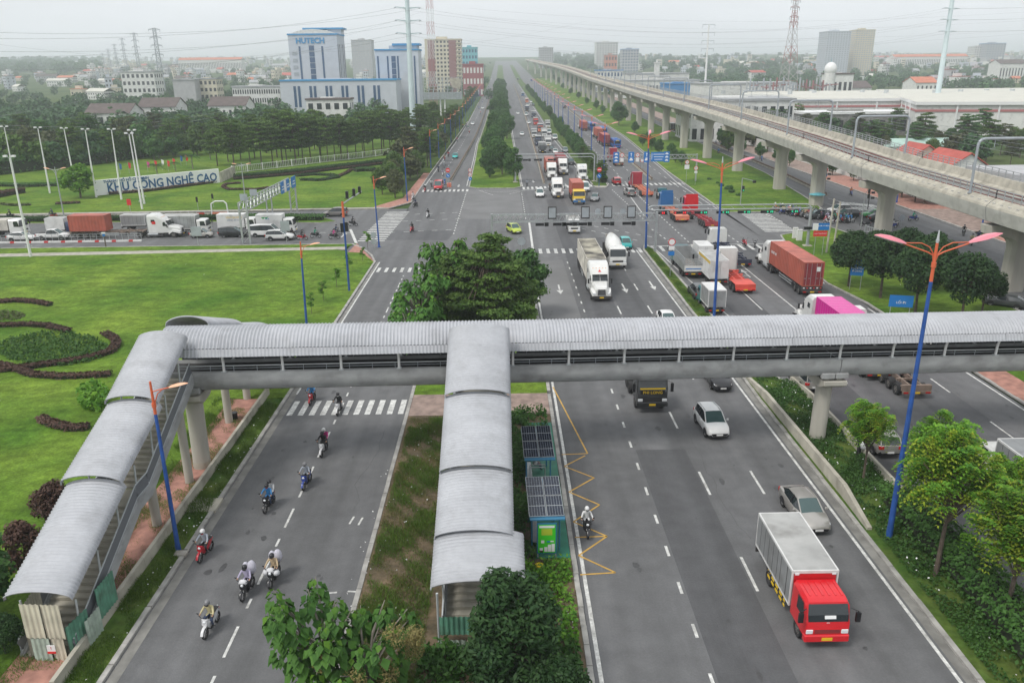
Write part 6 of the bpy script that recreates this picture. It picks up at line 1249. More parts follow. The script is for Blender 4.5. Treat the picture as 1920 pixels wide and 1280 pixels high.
for x in (-1.6, 22.6): MB().box(x-.16, -.16, 0, x+.16, .16, zt+.7, 'galv').build('post', r)
for px in (1035, 1097, 1139, 1183):
 x = AT(px, 398, 116.2).x; MB().box(x-.62, -.5, zt-.1, x+.62, -.25, zt+1.7, 'chassis').box(x-.5, -.53, zt+.1, x+.5, -.5, zt+1.55, 'steel_grey').build('message_board', r)
for px in (1012, 1045, 1065, 1093, 1135, 1175): x = AT(px, 420, 116.2).x; signal(r, x, 0, zt-.95, None, 1)
for px in (1121, 1168): x = AT(px, 396, 116.2).x; MB().cyl((x, -.3, zt+.9), (x, -.26, zt+.9), .42, .42, 16, 'steel_grey').bar((x, -.25, zt), (x, -.25, zt+.9), .06, .06, 'galv').build('round_sign', r)
r = empty('signal_gantry', (0, 118.8, 0), 0, 'pale pipe gantry with lit countdown signals over the second carriageway', 'signal gantry'); xr, xl = G(1514, 463).x, G(1204, 458).x; zt = AT(1400, 384, 118.8).z
MB().cyl((xr, 0, 0), (xr, 0, zt-.4), .24, .19, 12, 'galv').box(xr-.6, -.5, 0, xr+.6, .5, .25, 'concrete_warm').build('post', r, smooth=.6); MB().cyl((xl, .3, 0), (xl, .3, zt-.4), .17, .15, 10, 'galv').build('post', r, smooth=.6)
mb = MB()
for dz in (0, -.62): mb.tube([(xr, 0, zt-1.2), (xr-.15, 0, zt-.3+dz*.3), (xr-.7, 0, zt+dz), (xl+.7, 0, zt+dz), (xl+.15, .1, zt-.3+dz*.3), (xl, .3, zt-1.2)], .1, 8, 'galv')
for k in range(15): x = xl+1+(xr-xl-2)*k/14; mb.bar((x, 0, zt), (x+.8, 0, zt-.62), .06, .06, 'galv')
mb.build('crossbar', r, smooth=.6)
for px, l in ((1231, 'r'), (1271, 'r'), (1310, 'g'), (1351, 'g'), (1391, 'g'), (1434, 'g'), (1480, 'g')): signal(r, AT(px, 398, 118.8).x, 0, zt-1.05, l)
signal(r, xr-.2, -.2, 2.9, None)
y = G(1114, 341).y; r = empty('signal_gantry', (0, y, 0), 0, 'pale pipe gantry with dark signal backs across the road beyond the crossing', 'signal gantry'); xr, xl = G(1114, 341).x, G(967, 347).x; zt = AT(1050, 289, y).z
for x in (xr, xl): MB().cyl((x, 0, 0), (x, 0, zt-.4), .24, .18, 10, 'galv').box(x-.6, -.5, 0, x+.6, .5, .3, 'concrete_warm').build('post', r, smooth=.6)
MB().tube([(xr, 0, zt-.9), (xr-.2, 0, zt-.2), (xr-.8, 0, zt), (xl, 0, zt)], .12, 8, 'galv').tube([(xr, 0, zt-1.3), (xr-.8, 0, zt-.7), (xl, 0, zt-.7)], .08, 6, 'galv').build('crossbar', r, smooth=.6)
for px in (985, 1006, 1032): signal(r, AT(px, 298, y).x, 0, zt-1.3, None, 1)
p = G(1304, 340); r = empty('sign_gantry', (0, p.y, 0), 0, 'truss gantry carrying a row of blue lane signs beyond the crossing', 'sign gantry'); zt = AT(1240, 294, p.y).z; xl = AT(1120, 296, p.y).x
mb = MB(); truss(mb, (xl, 0, zt), (p.x, 0, zt), .7, .9, 18, 'galv', .06); mb.build('truss_beam', r); MB().box(p.x-.15, -.15, 0, p.x+.15, .15, zt+.6, 'galv').build('post', r); MB().box(xl-.15, -.15, 0, xl+.15, .15, zt+.6, 'galv').build('post', r)
def board(parent, x, y, z, w_, h, col='sign_blue', mark=None, name='sign_board'):
 b = MB().box(x-w_/2, y-.04, z-h/2, x+w_/2, y, z+h/2, col).box(x-w_/2+.05, y-.05, z-h/2+.05, x+w_/2-.05, y-.038, z+h/2-.05, col).build(name, parent); mb = MB(); f = y-.053
 if mark == 'car': mb.box(x-w_*.3, f-.01, z-h*.32, x+w_*.3, f, z-h*.18, 'letter_white').box(x-w_*.2, f-.01, z-h*.18, x+w_*.2, f, z-h*.06, 'letter_white').box(x-.06, f-.01, z+h*.05, x+.06, f, z+h*.3, 'letter_white').add([(x-.22, f-.005, z+h*.28), (x+.22, f-.005, z+h*.28), (x, f-.005, z+h*.42)], [(0, 1, 2)], 'letter_white')
 if mark == 'cars':
  for k in range(3): q = z+h*.3-k*h*.3; mb.box(x-w_*.28, f-.01, q-h*.07, x+w_*.28, f, q+h*.02, 'letter_white').box(x-w_*.16, f-.01, q+h*.02, x+w_*.16, f, q+h*.09, 'letter_white')
 if mark == 'lines':
  for k in range(3): mb.box(x-w_*.34+.12*k, f-.01, z+h*.26-k*h*.27-.07, x+w_*.4-.25*k, f, z+h*.26-k*h*.27+.07, 'letter_white')
  mb.box(x-w_*.45, f-.01, z-h*.3, x-w_*.42, f, z+h*.35, 'letter_white')
 if mark: mb.build('symbol', b)
 return b
def round_sign(parent, x, y, z, r_, kind='limit', s=''):
 if kind == 'limit': b = MB().cyl((x, y, z), (x, y-.03, z), r_, r_, 18, 'sign_red').cyl((x, y-.03, z), (x, y-.04, z), r_*.78, r_*.78, 18, 'sign_white').build('round_sign', parent)
 elif kind == 'noentry': b = MB().cyl((x, y, z), (x, y-.03, z), r_, r_, 18, 'sign_red').box(x-r_*.7, y-.04, z-r_*.16, x+r_*.7, y-.03, z+r_*.16, 'sign_white').build('round_sign', parent)
 elif kind == 'keep': b = MB().cyl((x, y, z), (x, y-.03, z), r_, r_, 18, 'sign_blue').bar((x-r_*.45, y-.035, z+r_*.45), (x+r_*.4, y-.035, z-r_*.4), .01, r_*.25, 'sign_white').build('round_sign', parent)
 else: b = MB().cyl((x, y, z), (x, y+.03, z), r_, r_, 18, 'steel_grey').build('round_sign', parent)
 if s: text('lettering', s, r_*.95, 'black', b, face_mat((x, y-.042, z)), .003)
 return b
for px, m in ((1155, 'cars'), (1183, 'car'), (1212, 'car'), (1249.5, 'cars')): board(r, AT(px, 292, p.y).x, -.4, zt, 1.35, 2.5, 'sign_blue', m)
board(r, AT(1234, 292, p.y).x, -.41, zt+.05, 3.6, 2.2, 'sign_blue', 'lines')
for px, s in ((1166, '60'), (1195, '80')): x = AT(px, 290, p.y).x; round_sign(r, x, -.4, zt+.5, .5, 'limit', s); board(r, x, -.4, zt-.6, .8, .9, 'sign_white', None)
a, b = G(463, 457), G(552, 397); r = empty('sign_gantry', (0, 0, 0), 0, 'grey lattice gantry spanning the cross street with blue signs at its far end', 'sign gantry'); h = HT(a, 388, 455)
mb = MB(); truss(mb, (a.x, a.y, h), (b.x, b.y, h), 1.2, 1.3, 16, 'galv', .08); mb.build('truss_beam', r)
for q, nm in ((a, 'post'), (b, 'post')):
 for s in (-.6, .6):
  mb = MB().box(q.x+s-.13, q.y-.13, 0, q.x+s+.13, q.y+.13, h+.65, 'galv'); mb.build(nm, r)
 mb = MB()
 for k in range(5): mb.bar((q.x-.6, q.y, h*k/5), (q.x+.6, q.y, h*(k+1)/5), .07, .07, 'galv')
 mb.build('bracing', r)
for t in (.42, .52): m_ = a.lerp(b, t); MB().box(m_.x-.1, m_.y-.1, 0, m_.x+.1, m_.y+.1, h, 'galv').build('post', r)
for t, w_, col in ((.70, 1.6, 'sign_blue'), (.76, 1.3, 'sign_white'), (.82, 1.6, 'sign_blue'), (.96, 2.2, 'sign_blue')):
 m_ = a.lerp(b, t); MB().box(m_.x+.66, m_.y-w_*.7, h-1.0, m_.x+.74, m_.y+w_*.7, h+1.1, col).box(m_.x+.74, m_.y-w_*.45, h-.4, m_.x+.75, m_.y+w_*.45, h-.2, 'letter_white').box(m_.x+.74, m_.y-w_*.3, h+.1, m_.x+.75, m_.y+w_*.4, h+.3, 'letter_white').build('sign_board', r)
for t in (.08, .25): m_ = a.lerp(b, t); MB().box(m_.x-1.0, m_.y-.2, h+.7, m_.x+.2, m_.y-.1, h+1.7, 'steel_grey').build('sign_board', r)
p = G(655, 546); h = HT(p, 378, 640); r = empty('traffic_signal', p, 0, 'blue signal mast with lamps on an angled arm at the left corner', 'traffic light'); MB().cyl((0, 0, 0), (0, 0, h), .13, .1, 10, 'blue_pole').build('pole', r, smooth=.6)
MB().cyl((0, 0, h-1.9), (0, 0, h), .15, .14, 10, 'orange_pole').build('band', r); MB().bar((0, 0, h-.3), (1.3, 6.2, h+.3), .12, .12, 'galv').build('arm', r)
for t in (.25, .6, .9):
 MB().box(1.3*t-.16, 6.2*t-.16, h+.1, 1.3*t+.16, 6.2*t+.16, h+1.0, 'black').box(1.3*t-.3, 6.2*t-.1, h+.1, 1.3*t-.16, 6.2*t+.1, h+.2, 'black').build('signal_head', r)
for z in (h-3.6,): MB().box(.1, -.15, z, .45, .2, z+1.1, 'black').box(-.45, -.15, z-.1, -.1, .2, z+1, 'black').build('signal_head', r)
def post_sign(px, py, ty, label, parts, col='galv', rr_=.04):
 p = G(px, py); h = HT(p, ty); r = empty('road_sign', p, 0, label, 'road sign'); MB().cyl((0, 0, 0), (0, 0, h), rr_, rr_, 7, col).build('post', r)
 for k, z, s, t in parts: round_sign(r, 0, -.06, h-z, s, k, t) if k in ('limit', 'noentry', 'keep', 'back') else board(r, 0, -.06, h-z, s, t, k)
 return r
post_sign(841, 358, 315, 'no entry sign above a blue arrow disc at the divider end of the left road', [('noentry', .5, .5, ''), ('keep', 1.7, .45, '')]); post_sign(882, 345, 316, 'two speed limit discs above a violet one at the island edge', [('limit', .4, .42, '80'), ('limit', 1.4, .42, '60'), ('keep', 2.4, .42, '')])
post_sign(1123, 351, 314, 'no entry and blue arrow discs on a blue post at the median nose', [('noentry', .5, .55, ''), ('keep', 1.9, .5, '')], 'blue_pole', .07); post_sign(1203, 322, 298, 'small red disc sign on the divider of the second carriageway', [('limit', .4, .5, '')])
p = post_sign(1256, 520, 447, 'no left turn disc over a truck plate and a blue plate on the narrow median', [('limit', .45, .48, ''), ('sign_white', 1.25, .75, .5), ('sign_blue', 1.95, .8, .55)])
post_sign(1286, 345, 300, 'speed limit disc over a lorry plate beside the viaduct lawn', [('limit', .5, .5, '70'), ('sign_white', 1.6, 1.1, 1.0)]); post_sign(1303, 348, 312, 'speed limit disc with small plate at the gantry foot', [('limit', .4, .5, '60'), ('sign_white', 1.3, .7, .5)])
post_sign(1543, 360, 314, 'no entry and keep right discs beyond the junction under the viaduct', [('noentry', .5, .55, ''), ('keep', 1.6, .5, '')]); post_sign(978, 478, 446, 'back of a round sign right of the tiered tree', [('back', .5, .6, '')]); post_sign(1689, 425, 402, 'back of a round sign on a striped post right of the viaduct pier', [('back', .5, .5, '')])
post_sign(703, 478, 434, 'two grey sign backs one above the other at the near corner', [('back', .5, .45, ''), ('back', 1.5, .45, '')]); post_sign(245, 398, 374, 'small red triangular board on the far lawn', [('sign_red', .5, .8, 1.2)]); post_sign(372, 395, 370, 'black signal post on the far lawn, left one', [('black', .4, .4, 1.0)]); post_sign(401, 390, 364, 'black signal post on the far lawn, right one', [('black', .4, .4, 1.0)]); post_sign(372, 462, 426, 'grey board seen from behind in front of the silver hatchback', [('steel_grey', .6, 1.6, 1.5)]); post_sign(538, 458, 415, 'grey board back before the white lorry with the leaf logo', [('steel_grey', .7, 1.4, 1.6)])
post_sign(199, 464, 434, 'slim white and blue post box beside the striped kerb', [('sign_white', .2, .6, .25), ('sign_blue', .5, .4, .4)], 'bark', .09)
for px, py, ty, w_, h, s, lab in ((1602, 545, 487, 1.5, 1.9, 'HƯỚNG\nĐÔNG', 'blue board with two white words on thin legs beside the first round tree'), (1685, 596, 553, 2.4, 1.3, 'LỐI ĐI', 'blue board half hidden under the clipped trees')):
 p = G(px, py); H_ = HT(p, ty); r = empty('direction_board', p, -.25, lab, 'sign'); MB().box(-w_/2, -.05, H_-h, w_/2, 0, H_, 'sign_blue').build('panel', r)
 for s_ in (-1, 1): MB().cyl((s_*w_*.4, .03, 0), (s_*w_*.4, .03, H_-.1), .04, .04, 6, 'galv').build('leg', r)
 text('lettering', s, .36, 'letter_white', r, face_mat((0, -.06, H_-h*.62)), .005)
p = G(1533, 480); h = HT(p, 418); r = empty('notice_board', p, 0, 'pale blue and red notice boards on a post by the signal column', 'sign'); MB().cyl((-.6, 0, 0), (-.6, 0, h), .04, .04, 6, 'galv').cyl((.6, 0, 0), (.6, 0, h), .04, .04, 6, 'galv').build('post', r)
b = MB().box(-1.2, -.05, h-1.0, 1.2, 0, h, 'sign_blue').box(-1.2, -.06, h-1.0, -.4, -.05, h, 'sign_white').build('panel', r); text('lettering', 'BƯỚC ĐƯỜNG', .24, 'letter_white', b, face_mat((.4, -.06, h-.4)), .004)
b = MB().box(-1.0, -.05, h-1.9, 1.0, 0, h-1.1, 'sign_red').build('panel', r); text('lettering', 'CHÚ Ý QUAN SÁT', .22, 'letter_white', b, face_mat((0, -.06, h-1.5)), .004)
for px, py in ((1490, 448), (1498, 452)): MB().box(-.45, -.3, 0, .45, .3, .2, 'concrete_warm').box(-.38, -.24, .2, .38, .24, 1.75, 'white_paint').box(-.42, -.28, 1.75, .42, .28, 1.83, 'white_paint').build('control_cabinet', loc=G(px, py), label='white control cabinet by the signal column, %s one' % ('taller left' if px < 1495 else 'right'), cat='cabinet', bevel=.03)
for px, py, ty in ((1549, 475, 372), (1562, 470, 378)): p = G(px, py); lean(MB().cyl((0, 0, -.2), (0, 0, HT(p, ty)), .16, .12, 8, 'concrete_warm').build('utility_pole', loc=p, label='leaning concrete utility pole behind the notice boards, %s one' % ('left' if px < 1555 else 'right'), cat='pole', smooth=.6), .03)
p = G(1388, 384); h = HT(p, 334); r = empty('traffic_signal', p, 0, 'grey signal mast with a lit green lamp on the viaduct lawn', 'traffic light'); MB().cyl((0, 0, 0), (0, 0, h), .1, .09, 8, 'galv').bar((0, 0, h), (2.2, -.3, h-.5), .1, .1, 'galv').build('pole', r); MB().box(.1, -.3, h-2.6, .5, .1, h-1.5, 'black').build('signal_head', r); MB().cyl((.3, -.31, h-2.35), (.3, -.33, h-2.35), .12, .12, 10, 'led_green').build('light', r); MB().box(2.0, -.5, h-.9, 2.6, -.2, h-.45, 'black').build('signal_head', r)
for px, py, ty, lab in ((1545, 365, 318, 'black traffic lights on a mast beyond the junction'), (1627, 392, 352, 'pair of black traffic lights left of the big viaduct pier')):
 p = G(px, py); h = HT(p, ty); r = empty('traffic_signal', p, 0, lab, 'traffic light'); MB().cyl((0, 0, 0), (0, 0, h), .1, .08, 8, 'chassis').build('pole', r)
 for z in (0, 1.0): MB().box(-.35, -.2, h-1.0-z, .0, .1, h-.1-z, 'black').box(.3, -.2, h-1.1-z, .9, .1, h-.7-z, 'black').build('signal_head', r)
mat('divider', (.17, .12, .09), .9, var=.3, scale=2); mat('galv_dark', (.2, .2, .2), .5, .4)
def divider(label, pts, h=.75, w_=.35):
 r = empty('road_divider', (0, 0, 0), 0, label, 'barrier')
 for a, b in zip(pts, pts[1:]):
  n = max(1, int((Vector(b)-Vector(a)).length/6)) if a[1] < 330 else 1
  for k in range(n):
   p, q = Vector(a).lerp(Vector(b), k/n), Vector(a).lerp(Vector(b), (k+.985)/n); A, B = Vector((p.x, p.y, TZ(p.y))), Vector((q.x, q.y, TZ(q.y)))
   mb = MB(); mb.bar(A+Vector((0, 0, .2)), B+Vector((0, 0, .2)), w_*1.5, .42, 'concrete_warm'); mb.bar(A+Vector((0, 0, h*.65)), B+Vector((0, 0, h*.65)), w_*.7, h*.7, 'divider'); mb.build('block', r, fix=False)
 return r
divider('brown and concrete divider splitting the left road beyond the crossing', [(-12.7, 199), (-11.6, 260), (-10.6, 330), (-9.9, 420), (-9.2, 600), (-9, 900)]); divider('brown and concrete divider left of the lorry queue', [(10.0, 192), (11.0, 260), (11.9, 330), (13, 442), (14.4, 700), (15, 1000)])
divider('divider inside the far carriageway beside the blue buses', [(36.5, 196), (38.2, 260), (40, 330), (41, 442), (41, 800)]); divider('dark divider along the frontage road under the viaduct', [(68.3, 168), (71.5, 207), (75.5, 300), (78, 420)])
MB().cyl((0, 0, 0), (0, 0, 1.0), .2, .12, 10, 'skel_red').box(-.5, -.1, 0, .5, .9, .9, 'skel_orange').build('crash_cushion', loc=G(842, 351), label='orange and red crash cushion at the divider end on the left road', cat='barrier')
kb2 = empty('striped_kerb', (0, 0, 0), 0, 'low red and white striped kerb along the near side of the cross street', 'kerb'); A, B = G(-20, 456.5), G(266, 452.5); n = 36
for k in range(n): MB().bar(A.lerp(B, k/n)+Vector((0, 0, .12)), A.lerp(B, (k+.985)/n)+Vector((0, 0, .12)), .35, .25, 'stripe_red' if k % 4 == 1 else 'white_wall').build('kerbstone', kb2, fix=False)
mb = MB()
for k in range(25): p = A.lerp(B, k/24); mb.bar(p+Vector((0, 0, .3)), p+Vector((0, 0, 1.3)), .06, .06, 'galv')
for z in (.9, 1.3): mb.bar(A+Vector((0, 0, z)), B+Vector((0, 0, z)), .05, .05, 'galv')
mb.build('rail', kb2, fix=False)
ba = empty('guard_fence', (0, 0, 0), 0, 'low grey barrier with red marks along the far lane of the cross street', 'barrier'); A, B = G(34, 412.5), G(400, 407)
for k in range(24): MB().bar(A.lerp(B, k/24)+Vector((0, 0, .45)), A.lerp(B, (k+.97)/24)+Vector((0, 0, .45)), .14, .75, 'stripe_red' if k % 9 == 4 else 'concrete_warm').bar(A.lerp(B, k/24), A.lerp(B, k/24)+Vector((0, 0, 1.1)), .09, .09, 'galv').build('panel', ba, fix=False)
MB().prism([(-110, 150.2), (-110, 146.4), (-60, 146.2), (-33, 143.4), (-30.4, 144.6), (-33, 147.8), (-60, 149.6)], 0, .22, 'kerb', 'grass').build('island', fix=False, kind='structure')
p = G(413, 408); MB().tube([(-1.5, 0, 0), (-1.4, 0, 2.6), (-.6, 0, 3.1), (1.0, 0, 3.1), (1.5, 0, 2.6), (1.6, 0, 0)], .12, 6, 'sign_white').bar((-1.5, 0, .8), (1.6, 0, .8), .1, .5, 'skel_orange').build('height_barrier', loc=p, label='white and orange height bar with red stripes on the far lane', cat='barrier')
def wall(label, pts, h, w_, m, z0=0., seg=3.0, name='low_wall'):
 r = empty(name, (pts[0][0], pts[0][1], 0), 0, label, 'wall'); o = Vector((pts[0][0], pts[0][1], 0))
 for a, b in zip(pts, pts[1:]):
  A, B = Vector((a[0], a[1], 0))-o, Vector((b[0], b[1], 0))-o; n = max(1, int((B-A).length/seg)); ha, hb = (a[2], b[2]) if len(a) > 2 else (h, h)
  for k in range(n):
   p, q = A.lerp(B, k/n), A.lerp(B, (k+.992)/n); d = (q-p).normalized(); s = Vector((-d.y, d.x, 0))*(w_/2); h0, h1 = ha+(hb-ha)*k/n, ha+(hb-ha)*(k+1)/n; u = Vector((0, 0, 1))
   MB().hexa([p-s+u*z0, p+s+u*z0, q+s+u*z0, q-s+u*z0, p-s*.8+u*h0, p+s*.8+u*h0, q+s*.8+u*h1, q-s*.8+u*h1], m).build('panel', r)
 return r
wall('long low concrete wall between the brick path and the grassy verge of the left road', [(-20.15, 28.6), (-20.15, 63)], .72, .26, 'concrete_warm', -.1)
wall('sloping concrete wall on the road side of the weedy median', [(21.35, 65.5, .25), (21.4, 60, .8), (21.45, 44.5, .95), (21.35, 40.5, .3)], .9, .34, 'concrete_warm', -.1)
wall('pale concrete wall on the far side of the weedy median', [(25.0, 64.5, .45), (25.05, 60, .75), (25.05, 42.5, .7), (25.0, 27, .45)], .7, .24, 'concrete_warm', -.1)
r = empty('bus_stop_platform', (2.75, 47, 0), 0, 'green painted bus stop platform beside the middle stairs', 'platform'); mat('green_floor', (.015, .16, .10), .6, var=.2, scale=1.5); mat('solar', (.012, .018, .035), .2, var=.2, scale=3); mat('shelter_blue', (.03, .16, .28), .4)
MB().box(-1.15, -8.8, 0, .78, 9.2, .17, 'green_floor').build('floor', r)
def shelter(cx, cy, label):
 r = empty('bus_shelter', (cx, cy, .17), .03, label, 'bus shelter'); z = 2.45
 for x in (-.8, .75):
  for y in (-1.5, 1.5): MB().cyl((x, y, 0), (x, y, z), .05, .05, 6, 'shelter_blue').build('post', r)
 MB().hexa([(-.95, -2.2, z-.12), (1.0, -2.2, z-.12), (1.0, 2.2, z+.02), (-.95, 2.2, z+.02), (-.95, -2.2, z-.06), (1.0, -2.2, z-.06), (1.0, 2.2, z+.08), (-.95, 2.2, z+.08)], 'shelter_blue').build('roof', r)
 fr = empty('solar_array', (0, -.2, z+.25)); fr.parent = r; fr.rotation_euler = (.16, 0, 0)
 for i in range(2):
  for j in range(2):
   x, y = -.98+i*1.0, -1.75+j*1.78; mb = MB().box(x, y, 0, x+.96, y+1.74, .045, 'galv').box(x+.03, y+.03, .045, x+.93, y+1.71, .052, 'solar')
   for k in range(1, 6): mb.box(x+.03+.15*k-.006, y+.03, .052, x+.03+.15*k+.006, y+1.71, .055, 'steel_grey')
   mb.box(x+.03, y+.85, .052, x+.93, y+.88, .056, 'steel_pale'); mb.build('solar_panel', fr)
 MB().box(-.85, -1.4, .4, -.8, 1.4, 2.1, 'glass_green').build('back_panel', r); MB().box(-.75, -1.3, .38, -.35, 1.3, .45, 'galv').build('bench', r); return r
g1, g2 = G(1007, 828, 2.75), G(1020, 930, 2.75); shelter(g1.x, g1.y, 'bus shelter with four solar panels, the upper one'); shelter(g2.x, g2.y, 'bus shelter with four solar panels, next to the green map board')
p = G(1025, 1043, .17); r = empty('information_board', p, 0, 'bright green bus map board on the platform', 'information board'); mat('map_green', (.06, .55, .03), .35); h = 1.55
MB().box(-.55, -.08, .25, .55, .0, h+.62, 'shelter_blue').build('frame', r); MB().box(-.48, -.1, .32, .48, -.08, h+.55, 'map_green').build('panel', r)
mb = MB().box(-.42, -.108, h+.36, .42, -.1, h+.5, 'sign_white').box(-.3, -.108, h-.1, .3, -.1, h+.3, 'car_lime')
for k, (x, z, a, c_) in enumerate(((-.4, .36, .28, 'sign_white'), (-.14, .4, .3, 'sign_white'), (.06, .4, .45, 'sign_white'), (.26, .4, .5, 'sign_white'), (-.4, .36, .12, 'amber'), (-.32, .95, .18, 'sign_white'), (0, 1.0, .08, 'sign_blue'), (.2, 1.02, .08, 'sign_white'))): mb.box(x, -.112, z, x+.18, -.108-.001*k, z+a, c_)
mb.build('map_print', r); [MB().cyl((s*.5, -.03, 0), (s*.5, -.03, .3), .04, .04, 6, 'galv').build('post', r) for s in (-1, 1)]
p = G(1008, 902); MB().tube([(-.5, 0, 0), (-.5, 0, .9), (.5, 0, .9), (.5, 0, 0)], .03, 6, 'galv').tube([(-.5, .35, 0), (-.5, .35, .9), (.5, .35, .9), (.5, .35, 0)], .03, 6, 'galv').build('bicycle_rack', loc=(p.x, p.y, .15), label='small steel hoop rail between the two bus shelters', cat='rail')
MB().cyl((0, 0, 0), (0, 0, .6), .25, .28, 12, 'black').build('waste_bin', loc=G(440, 786), label='black bin on the brick path beside the bridge columns', cat='bin'); MB().cyl((0, 0, .0), (0, 0, .4), .2, .24, 10, 'truck_yellow').build('bucket', loc=G(1011, 1070), label='yellow tub in the weeds below the bus stop', cat='bucket')
MB().box(-1.0, -.8, 0, 1.0, .8, .16, 'concrete_warm').build('manhole_slab', loc=(-19.2, 44.6, 0), label='pale concrete slab in the verge beside the left road', cat='slab')
MB().box(-.35, -.2, .02, .35, .25, .3, 'cont_dirty').box(-.2, .2, .02, .3, .5, .2, 'black').build('rubbish_bag', loc=G(340, 1043), label='grey and black rubbish bag at the lamp post foot', cat='bag', bevel=.06)
a, b = G(182, 368), G(413, 343); d = (b-a).normalized(); L = (b-a).length; ang = math.atan2(d.y, d.x); r = empty('welcome_wall', a, ang, 'long white wall with big blue letters on the far lawn', 'sign wall')
mat('wall_bright', (.86, .86, .85), .7); MB().box(0, 0, -.1, L, .5, 3.45, 'wall_bright').build('wall', r); nz = Matrix.Translation((0, 0, 0))
def onwall(s, x, z, size, dx=1.):
 m = face_mat((x, -.03, z)); return text('lettering', s, size, 'letter_blue', r, m @ Matrix.Diagonal((dx, 1, 1, 1)), .04, bold=size*.022)
onwall('KHU CÔNG NGHỆ CAO', L*.53, 1.5, 2.75, .86); onwall('THÀNH PHỐ HỒ CHÍ MINH', L*.235, 2.95, .82)
for i, (px, py, c_) in enumerate(((226, 322, 'letter_blue'), (243, 320, 'cloth_red'), (278, 318, 'cloth_pink'), (292, 316, 'sign_red'), (305, 314, 'sign_white'), (316, 316, 'sign_red'), (326, 312, 'sign_red'), (340, 306, 'letter_blue'), (350, 305, 'sign_red'))):
 p = G(px, py+6); MB().cyl((0, 0, 0), (0, 0, 3.2), .05, .03, 5, 'galv').add([(0, 0, 3.1), (.7, .05, 2.8), (.6, -.05, 1.4), (0, 0, 1.5)], [(0, 1, 2, 3)], c_).add([(0, .02, 3.1), (0, .02, 1.5), (.6, -.03, 1.4), (.7, .07, 2.8)], [(0, 1, 2, 3)], c_).build('flag', loc=p, label='%s flag from the left behind the welcome wall' % ORD[i], cat='flag', group='flags behind the welcome wall')
def fence(label, pts, h=1.9, m='white_wall', gap=.6, name='park_fence'):
 r = empty(name, (0, 0, 0), 0, label, 'fence')
 for a, b in zip(pts, pts[1:]):
  n = max(1, int((b-a).length/4.5))
  for k in range(n):
   p, q = a.lerp(b, k/n), a.lerp(b, (k+1)/n); MB().bar(p, p+Vector((0, 0, h+.2)), .3, .3, m).build('post', r, fix=False); mb = MB()
   for z in (.25, h): mb.bar(p+Vector((0, 0, z)), q+Vector((0, 0, z)), .12, .12, m)
   for j in range(1, int((q-p).length/gap)): t = p.lerp(q, j*gap/(q-p).length); mb.bar(t+Vector((0, 0, .2)), t+Vector((0, 0, h)), .07, .07, m)
   mb.build('panel', r, fix=False)
fence('white picket fence behind the long dark hedge of the park', [G(436, 326), G(520, 316), G(600, 306), G(680, 297), G(750, 288)])
wall('grey stone end wall running back from the welcome wall', [tuple(G(414, 343)[:2]), tuple(G(441, 330)[:2])], 2.6, .4, 'concrete_warm', name='end_wall')
fence('steel railing with pale base beside the viaduct pier', [G(1622, 436), G(1655, 446), G(1650, 470)], 1.1, 'galv', .5, 'railing')
def mono(p, H_, r0, r1, label, arms, rz):
 r = empty('power_pole', p, rz, label, 'power pole'); MB().cyl((0, 0, -.3), (0, 0, H_*.5), r0, (r0+r1)/2, 14, 'monopole').cyl((0, 0, H_*.5), (0, 0, H_), (r0+r1)/2*.97, r1, 14, 'monopole').build('mast', r, smooth=.5)
 for z in arms:
  for s in (-1, 1): MB().loft([[(s*.4, -.35, z-.25), (s*.4, .35, z-.25), (s*.4, .35, z+.25), (s*.4, -.35, z+.25)], [(s*4.6, -.1, z+.35), (s*4.6, .1, z+.35), (s*4.6, .1, z+.55), (s*4.6, -.1, z+.55)]], 'monopole').build('arm', r); MB().cyl((s*4.5, -1.3, z+.15), (s*4.5, 1.3, z+.15), .13, .13, 6, 'steel_grey').build('insulator', r)
 return [Vector((p.x+s*4.5*math.cos(rz), p.y+s*4.5*math.sin(rz), p.z+z)) for z in arms for s in (-1, 1)]
pl, pr = G(776, 268), G(1750, 230)
zs = [AT(772, y_, pl.y).z-pl.z for y_ in (64, 40, 16)]; wl_ = mono(pl, 66, 1.12, .72, 'tall pale monopole power mast left of the road', zs, .35)
zs2 = [AT(1778, y_, pr.y).z-pr.z for y_ in (60, 38, 17)]; wr_ = mono(pr, 66, 1.3, .8, 'tall pale monopole power mast in front of the long factory', zs2, .5)
def sagw(mb, a, b, sag, n=14, r_=.035):
 pts = [a.lerp(b, k/n)-Vector((0, 0, sag*4*(k/n)*(1-k/n))) for k in range(n+1)]
 for p, q in zip(pts, pts[1:]): mb.cyl(p, q, r_, r_, 3, 'wire', False)
mb = MB()
for a, b in zip(wl_, wr_): sagw(mb, a, b, 9, 14, .03)
for i, a in enumerate(wl_): sagw(mb, a, Vector((-190+i*1.5, 150, 30+i*2.2)), 8)
for i, a in enumerate(wr_): sagw(mb, a, Vector((420+i*2, 330, 56+i*2)), 5)
for (p0, p1) in (((-80, 232), (800, 20)), ((0, 84), (560, 97)), ((560, 97), (1100, 40))):
 A, B = AT(p0[0], p0[1], 330), AT(p1[0], p1[1], 420); sagw(mb, A, B, 4, 14, .03)
for y0, y1 in ((16, 62), (30, 78), (48, 96), (74, 102)): sagw(mb, AT(880, y0, 900), AT(1940, y1-40, 700), 10, 16, .05)
for y0, y1 in ((232, 206), (240, 214)): sagw(mb, AT(-30, y0, 260), AT(430, y1, 300), 3, 10, .04)
mb.build('power_line', fix=False, label='sagging power cables strung across the sky between the masts', cat='power line')
